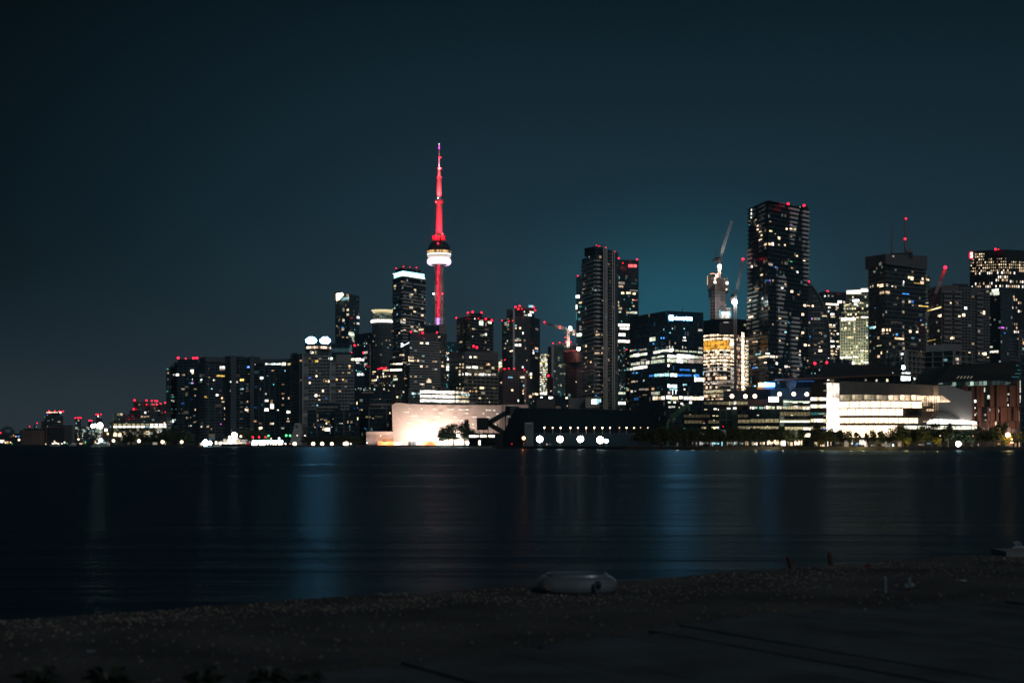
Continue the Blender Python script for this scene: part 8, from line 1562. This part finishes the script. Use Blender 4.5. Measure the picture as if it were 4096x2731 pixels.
for x, y, lb, s_ in ((1125,645,'leftmost of the four blazing quay floodlights',1.15),(1380,645,'second of the four blazing quay floodlights',1.15),(1635,645,'third of the four blazing quay floodlights',1.15),(1885,655,'fourth of the four blazing quay floodlights',1.25)):
    lamp(lb, 'F', x, y, 716, 'i', s_*1.4, 95, 'quay floodlights at the dark shed', 'floodlight', watts=350, col=(.3,.75,1))
lamp('smaller cool floodlight just right of the fourth quay floodlight', 'F', 1960, 668, 716, 'c', 1.0, 70, 'quay floodlights at the dark shed', 'floodlight', watts=200, col=(.3,.75,1))
lamp('vivid orange lamp by the grey silo on the shed quay', 'F', 925, 632, 722, 'o', .9, 16, watts=5200, col=(1,.22,.06)); lamp('tiny red lamp at the left end of the shed quay', 'F', 775, 738, 716, 'r', .3, 5)
lamp('blazing cool star bright lamp left on the ferry quay', 'B', 655, 1392, 1205, 'c', 2.6, 110, name='floodlight'); lamp('second cool floodlight beside the star bright lamp', 'B', 708, 1394, 1205, 'c', 1.8, 60, name='floodlight')
lamp('blazing warm floodlight above the ferry', 'B', 998, 1303, 1205, 'i', 2.4, 110, name='floodlight', watts=30000, col=(1,.85,.65)); lamp('small warm lamp left above the ferry', 'B', 941, 1322, 1206, 's', 1.1, 14)
lamp('white star bright lamp below the right promenade trees', 'L', 1663, 908, 540, 'c', 1.0, 80, watts=700, col=(.9,1,.95)); lamp('vivid orange promenade lamp in the golden tree', 'L', 2183, 812, 541, 'o', .9, 40, watts=2200, col=(1,.55,.2))
for x, y, lb, c_, s_, st in ((2223,857,'small orange lamp under the vivid orange lamp','o',.35,12),(2215,890,'low orange lamp left in the pair by the golden tree','o',.3,12),(2232,892,'low orange lamp right in the pair by the golden tree','o',.3,12),(1472,820,'thin lamp post at the brighter yellow bush','s',.22,8),(1817,822,'thin pale post between the right hand trees','o',.2,4),(2205,938,'tiny red lamp on the promenade edge','r',.3,6)):
    lamp(lb, 'L', x, y, 540, c_, s_, st, 'promenade lamps', watts=120 if s_ > .25 else 0)
# low lights that wash the trees and the promenade paving
def pt(X, Yp, Y, W, col):
    l = bpy.data.lights.new('promenade_light', 'POINT'); l.energy = W*1.9; l.color = col; l.shadow_soft_size = .3; q = bpy.data.objects.new('promenade_light', l); C.objects.link(q); q.location = (wx(X, Y), Y, wz(Yp, Y))
for x, W in ((440,260),(610,160),(800,90),(930,90),(1090,120),(1240,120),(1390,100),(1540,150),(1700,260),(1850,280),(2000,220),(2300,260)): X, Yp = px('K', x, 935); pt(X, Yp, 572-(x/2200)*14, W, (1,.78,.42))
for x, W in ((230,300),(540,260),(660,260),(1120,420),(1445,420),(950,120),(1300,90),(1900,110),(2130,200)): X, Yp = px('L', x, 905); pt(X, Yp, 537, W, (1,.74,.25))
# ground-level posts, benches, planters on the promenade
pm = mat('planter_dark', (.04,.04,.04), .7)
for i, (x, lb) in enumerate(((440,'dark round planter by the golden lit tree'),(942,'left dark planter of the pair on the promenade'),(972,'right dark planter of the pair on the promenade'),(1230,'dark planter under the twentieth promenade tree'),(1745,'dark planter in front of the glowing shop fronts'))):
    p = at('K', x, 985, 556); o = empty('planter', lb, 'planter', (p.x,556,GZ), 'planters on the promenade'); b = MB(); b.lathe((p.x,556), [(.5,GZ),(.75,GZ+1.1),(.78,GZ+1.2),(.6,GZ+1.15),(0,GZ+1.0)], 12); b.build('pot', pm, o)
    b = MB(); r = random.Random(i)
    for _ in range(60): q = Vector((p.x+r.uniform(-.6,.6), 556+r.uniform(-.6,.6), GZ+1.1+r.uniform(0,.9))); u = Vector((r.gauss(0,1),r.gauss(0,1),r.gauss(0,1))).normalized()*.14; w_ = Vector((r.gauss(0,1),r.gauss(0,1),r.gauss(0,1))).normalized()*.1; b.face([q-u,q+w_,q+u,q-w_])
    b.build('plants', leafB, o)
for i, (v, x, lb) in enumerate((('K',820,'bench at the left end of the promenade'),('K',1080,'bench between planter pair and lone planter'),('K',1340,'bench below the darkest promenade trees'),('K',1610,'bench before the glowing fronts'),('L',130,'bench below the striped office'),('L',400,'bench below the round trees at the entrance'))):
    p = at(v, x, 985 if v == 'K' else 936, 552 if v == 'K' else 536); Yb = p.y; o = empty('bench', lb, 'bench', (p.x,Yb,GZ), 'benches on the promenade')
    b = MB(); b.box(p.x-1.6,p.x+1.6,Yb-.3,Yb+.3,GZ+.45,GZ+.55); b.build('seat', pm, o); b = MB(); b.box(p.x-1.6,p.x+1.6,Yb+.31,Yb+.38,GZ+.6,GZ+1.0); b.build('backrest', pm, o)
    for dx in (-1.3, 1.3): b = MB(); b.box(p.x+dx-.06,p.x+dx+.06,Yb-.28,Yb+.36,GZ,GZ+.448); b.build('leg', pm, o)
# people strolling on the promenade, a few pixels tall
skin = mat('skin', (.45,.3,.22), .6)
def person(label, v, x, ybot, Y, cloth, seed):
    r = random.Random(seed); p = at(v, x, ybot, Y); X0, z = p.x, GZ; h = r.uniform(1.62,1.8)/1.75; st = r.uniform(.1,.22)
    V_ = [(0,0,.93),(0,0,1.18),(0,0,1.42),(0,0,1.50),(0,0,1.63),(-.1,0,.90),(-.11-st*.2,-st,.48),(-.11-st*.3,-st*.6,.06),(.1,0,.90),(.11,st,.48),(.12,st*1.2,.06),(-.19,0,1.40),(-.25,.05,1.12),(-.24,-.06,.86),(.19,0,1.40),(.25,-.05,1.12),(.24,.08,.86)]
    E = [(0,1),(1,2),(2,3),(3,4),(0,5),(5,6),(6,7),(0,8),(8,9),(9,10),(2,11),(11,12),(12,13),(2,14),(14,15),(15,16)]
    Rr = [.15,.14,.17,.06,.10,.10,.07,.05,.10,.07,.05,.07,.05,.035,.07,.05,.035]
    me = bpy.data.meshes.new('person'); me.from_pydata([(X0*0+a*h, b_*h, c*h) for a, b_, c in V_], E, []); o = bpy.data.objects.new('person', me); C.objects.link(o); o.location = (X0, Y, z)
    m_ = o.modifiers.new('skin', 'SKIN')
    for i, q in enumerate(me.skin_vertices[0].data): q.radius = (Rr[i], Rr[i]); q.use_root = i == 0
    s_ = o.modifiers.new('sub', 'SUBSURF'); s_.levels = 1; s_.render_levels = 1; me.materials.append(cloth); tag(o, label, 'person', 'people on the far quays')
cl = [mat('cloth_dark', (.04,.04,.05), .9), mat('cloth_pale', (.5,.48,.45), .9), mat('cloth_blue', (.08,.12,.22), .9)]
for i, (v, x, Y, lb) in enumerate((('K',618,575,'person in pale clothes under the golden lit tree'),('K',1895,552,'person in dark clothes before the brightest shop front'),('K',1912,552,'person in blue walking beside another before the shop fronts'),('K',2270,548,'person in pale clothes at the right end of the shop fronts'),('F',1258,722,'person in dark clothes between the first two floodlights'),('F',1215,722,'person in pale clothes near the leftmost floodlight'))):
    person(lb, v, x, 985 if v == 'K' else 745, Y, cl[(1,0,2,1,0,1)[i]], i)

# ================================================================ boats and the ferry quay
def boat(name, label, cat, v, x0, x1, ydeck, Y, hullm, cabins, wins, masts=(), cabm=None, lit=None):
    a, c_ = at(v, x0, ydeck, Y), at(v, x1, ydeck, Y); L_ = c_.x-a.x; zd = max(a.z, 1.2); o = empty(name, label, cat, ((a.x+c_.x)/2, Y, 0))
    b = MB(); n = 10; rings = []
    for k in range(n+1):
        f = k/n; w_ = 3.2*min(1, (1-f)**.5*1.9+.05) if f > .3 else 3.2*(.85+.5*f); x = a.x+L_*f; sh = .5*f*f
        rings.append([(x-.3,Y-w_*.7,-.3),(x,Y-w_,zd+sh),(x,Y+w_,zd+sh),(x-.3,Y+w_*.7,-.3)])
    for k in range(n):
        for i in range(3): b.face([rings[k][i], rings[k+1][i], rings[k+1][i+1], rings[k][i+1]])
    b.face(rings[0][::-1]); b.build('hull', hullm, o)
    for (cx0, cx1, cy0, cy1) in cabins:
        p, q = at(v, cx0, cy0, Y-2), at(v, cx1, cy1, Y-2); b = MB(); b.box(p.x, q.x, Y-2.2, Y+2.2, max(q.z, zd), p.z); b.build('cabin', cabm or mat('boat_white', (.75,.73,.70), .5), o)
    for (wx0, wx1, wy, wh, c) in wins:
        p, q = at(v, wx0, wy-wh/2, Y-2.3), at(v, wx1, wy+wh/2, Y-2.3); inst('pane', 'window', emat(c[0], float(c[1:])), ((p.x+q.x)/2, Y-2.35, (p.z+q.z)/2), (q.x-p.x, .2, max(.3, p.z-q.z)), 0, o)
    for (mx, my) in masts: p = at(v, mx, my, Y); b = MB(); b.bar((p.x,Y,zd), p, .12, w2=.07); b.build('mast', mat('mast_pale', (.5,.5,.5), .5), o)
    return o
bwht = mat('boat_white', (.75,.73,.70), .5); bdk = mat('hull_dark', (.05,.06,.08), .5)
fy = boat('ferry', 'two decked white passenger ferry glowing with lights below the finned apartments', 'ferry', 'B', 850, 1190, 1405, 1180, bdk, [(780,1180,1372,1408),(865,1140,1352,1373),(915,1060,1335,1353)],
  [(770,795,1392,34,'i3'),(800,815,1396,24,'s1.6'),(822,860,1396,34,'i2.6'),(868,920,1398,24,'i2.8'),(925,985,1398,26,'i3.2'),(990,1040,1400,24,'i2.4'),(1045,1090,1396,26,'s1.6'),(1095,1140,1396,22,'n.8'),(1145,1175,1398,20,'r.6'),(870,905,1366,14,'s1.4'),(910,960,1366,18,'i2.6'),(965,1020,1368,22,'i3.2'),(1025,1070,1368,12,'s1.4'),(1080,1135,1364,10,'n.9'),(925,1045,1345,12,'i2.6'),(870,895,1350,12,'n.7'),(1050,1130,1384,8,'l.7'),(975,1022,1330,20,'i3')], [(900,1325),(1098,1350)])
boat('motor_yacht', 'white motor yacht lit brilliantly at the left end of the shore trees', 'yacht', 'A', 1225, 1440, 1385, 1500, bwht, [(1245,1400,1362,1388),(1285,1350,1330,1364)],
  [(1290,1345,1348,36,'c3.5'),(1300,1332,1322,22,'c2.8'),(1265,1300,1385,22,'i2.8'),(1242,1256,1374,14,'s2'),(1350,1380,1372,14,'l1'),(1385,1430,1385,6,'n.5'),(1310,1326,1400,6,'i1.6')], [(1345,1305),(1392,1340)])
boat('tour_boat', 'low tour boat with orange cabin lights right of the grain silos', 'boat', 'A', 1015, 1110, 1392, 1520, bdk, [(1035,1085,1372,1394)], [(1040,1078,1386,12,'s2'),(1084,1092,1360,6,'r2')], [(1060,1345)])
boat('tour_boat', 'small white moored boat left of the low tour boat', 'boat', 'A', 910, 1000, 1395, 1540, bwht, [(930,992,1378,1396)], [(940,985,1384,8,'n.25')])
boat('party_boat', 'wide glowing party boat in front of the grain silos', 'boat', 'A', 660, 790, 1392, 1560, bwht, [(672,770,1368,1394)], [(680,705,1384,16,'i2'),(700,740,1376,18,'s3'),(742,772,1386,14,'i2.4'),(705,722,1352,12,'s2.4'),(801,818,1384,14,'i2.4'),(592,606,1390,12,'s2'),(870,884,1383,12,'g.8')])
boat('work_boat', 'small orange trimmed boat just left of the blazing cool lamp', 'boat', 'B', 572, 610, 1418, 1195, mat('orange_paint', (.75,.26,.10), .6), [(580,600,1395,1416)], [(588,592,1400,14,'o1')])
for i, (x0, x1) in enumerate(((1560,1600),(1640,1680))): boat('moored_boat', ('left' if i == 0 else 'right')+' small red boat moored between marquee and amber lamp', 'boat', 'B', x0, x1, 1412, 1205, mat('hull_red', (.5,.04,.04), .5), [(x0+8, x1-8, 1400, 1412)], [(x0+10, x1-14, 1404, 6, 's1.2')])
mq = empty('marquee', 'long white marquee outlined by a blazing string of bulbs right of the ferry', 'marquee', at('B', 1380, 1410, 1222))
a, c_ = at('B', 1205, 1366, 1222), at('B', 1565, 1392, 1222); b = MB(); b.box(a.x,c_.x,1221,1228,c_.z,a.z); b.build('roof', mat('canvas', (.7,.7,.7), .8), mq)
for k in range(9): x = a.x+(c_.x-a.x)*k/8; b = MB(); b.bar((x,1221,GZ),(x,1221,c_.z),.12); b.build('post', bwht, mq)
for k in range(14):
    x = 1232+k*25; p = at('B', x, 1374+(k*13%7), 1219); inst('ball', 'bulb', emat('l' if k % 3 else 'c', 9, False), p, (1.35,.8,1.15), 0, mq)
for x, s_, c_ in ((1225,1.6,'i'),(1255,1.6,'i'),(1310,1.4,'i'),(1345,1.4,'i'),(1395,.7,'s'),(1430,.6,'i'),(1460,.8,'s'),(1490,.8,'i'),(1530,.9,'i'),(1560,1.0,'s'),(1600,.7,'i')): inst('ball', 'bulb', emat(c_, 8, False), at('B', x, 1404, 1218), (s_,.6,s_), 0, mq)
fl_ = empty('flag_poles_stand', 'green lit flag pole beside the marquee', 'pole', at('B', 1388, 1410, 1216)); b = MB(); b.bar(at('B',1388,1405,1216), at('B',1388,1300,1216), .2); b.build('pole', emat('g', .5, False), fl_)
# hazy night air
if HAZE:
    b = MB(); b.box(-5200, 5200, -60, 6200, -3, 640); m = bpy.data.materials.new('haze'); m.use_nodes = True; t = m.node_tree; t.nodes.remove(t.nodes['Principled BSDF'])
    vn = t.nodes.new('ShaderNodeVolumePrincipled'); vn.inputs['Color'].default_value = (.5,.88,1,1); vn.inputs['Density'].default_value = HAZE; vn.inputs['Anisotropy'].default_value = .3
    t.links.new(vn.outputs[0], t.nodes['Material Output'].inputs['Volume']); tag(b.build('haze', m), 'thin bluish night haze over harbour and city', 'haze', kind='stuff')
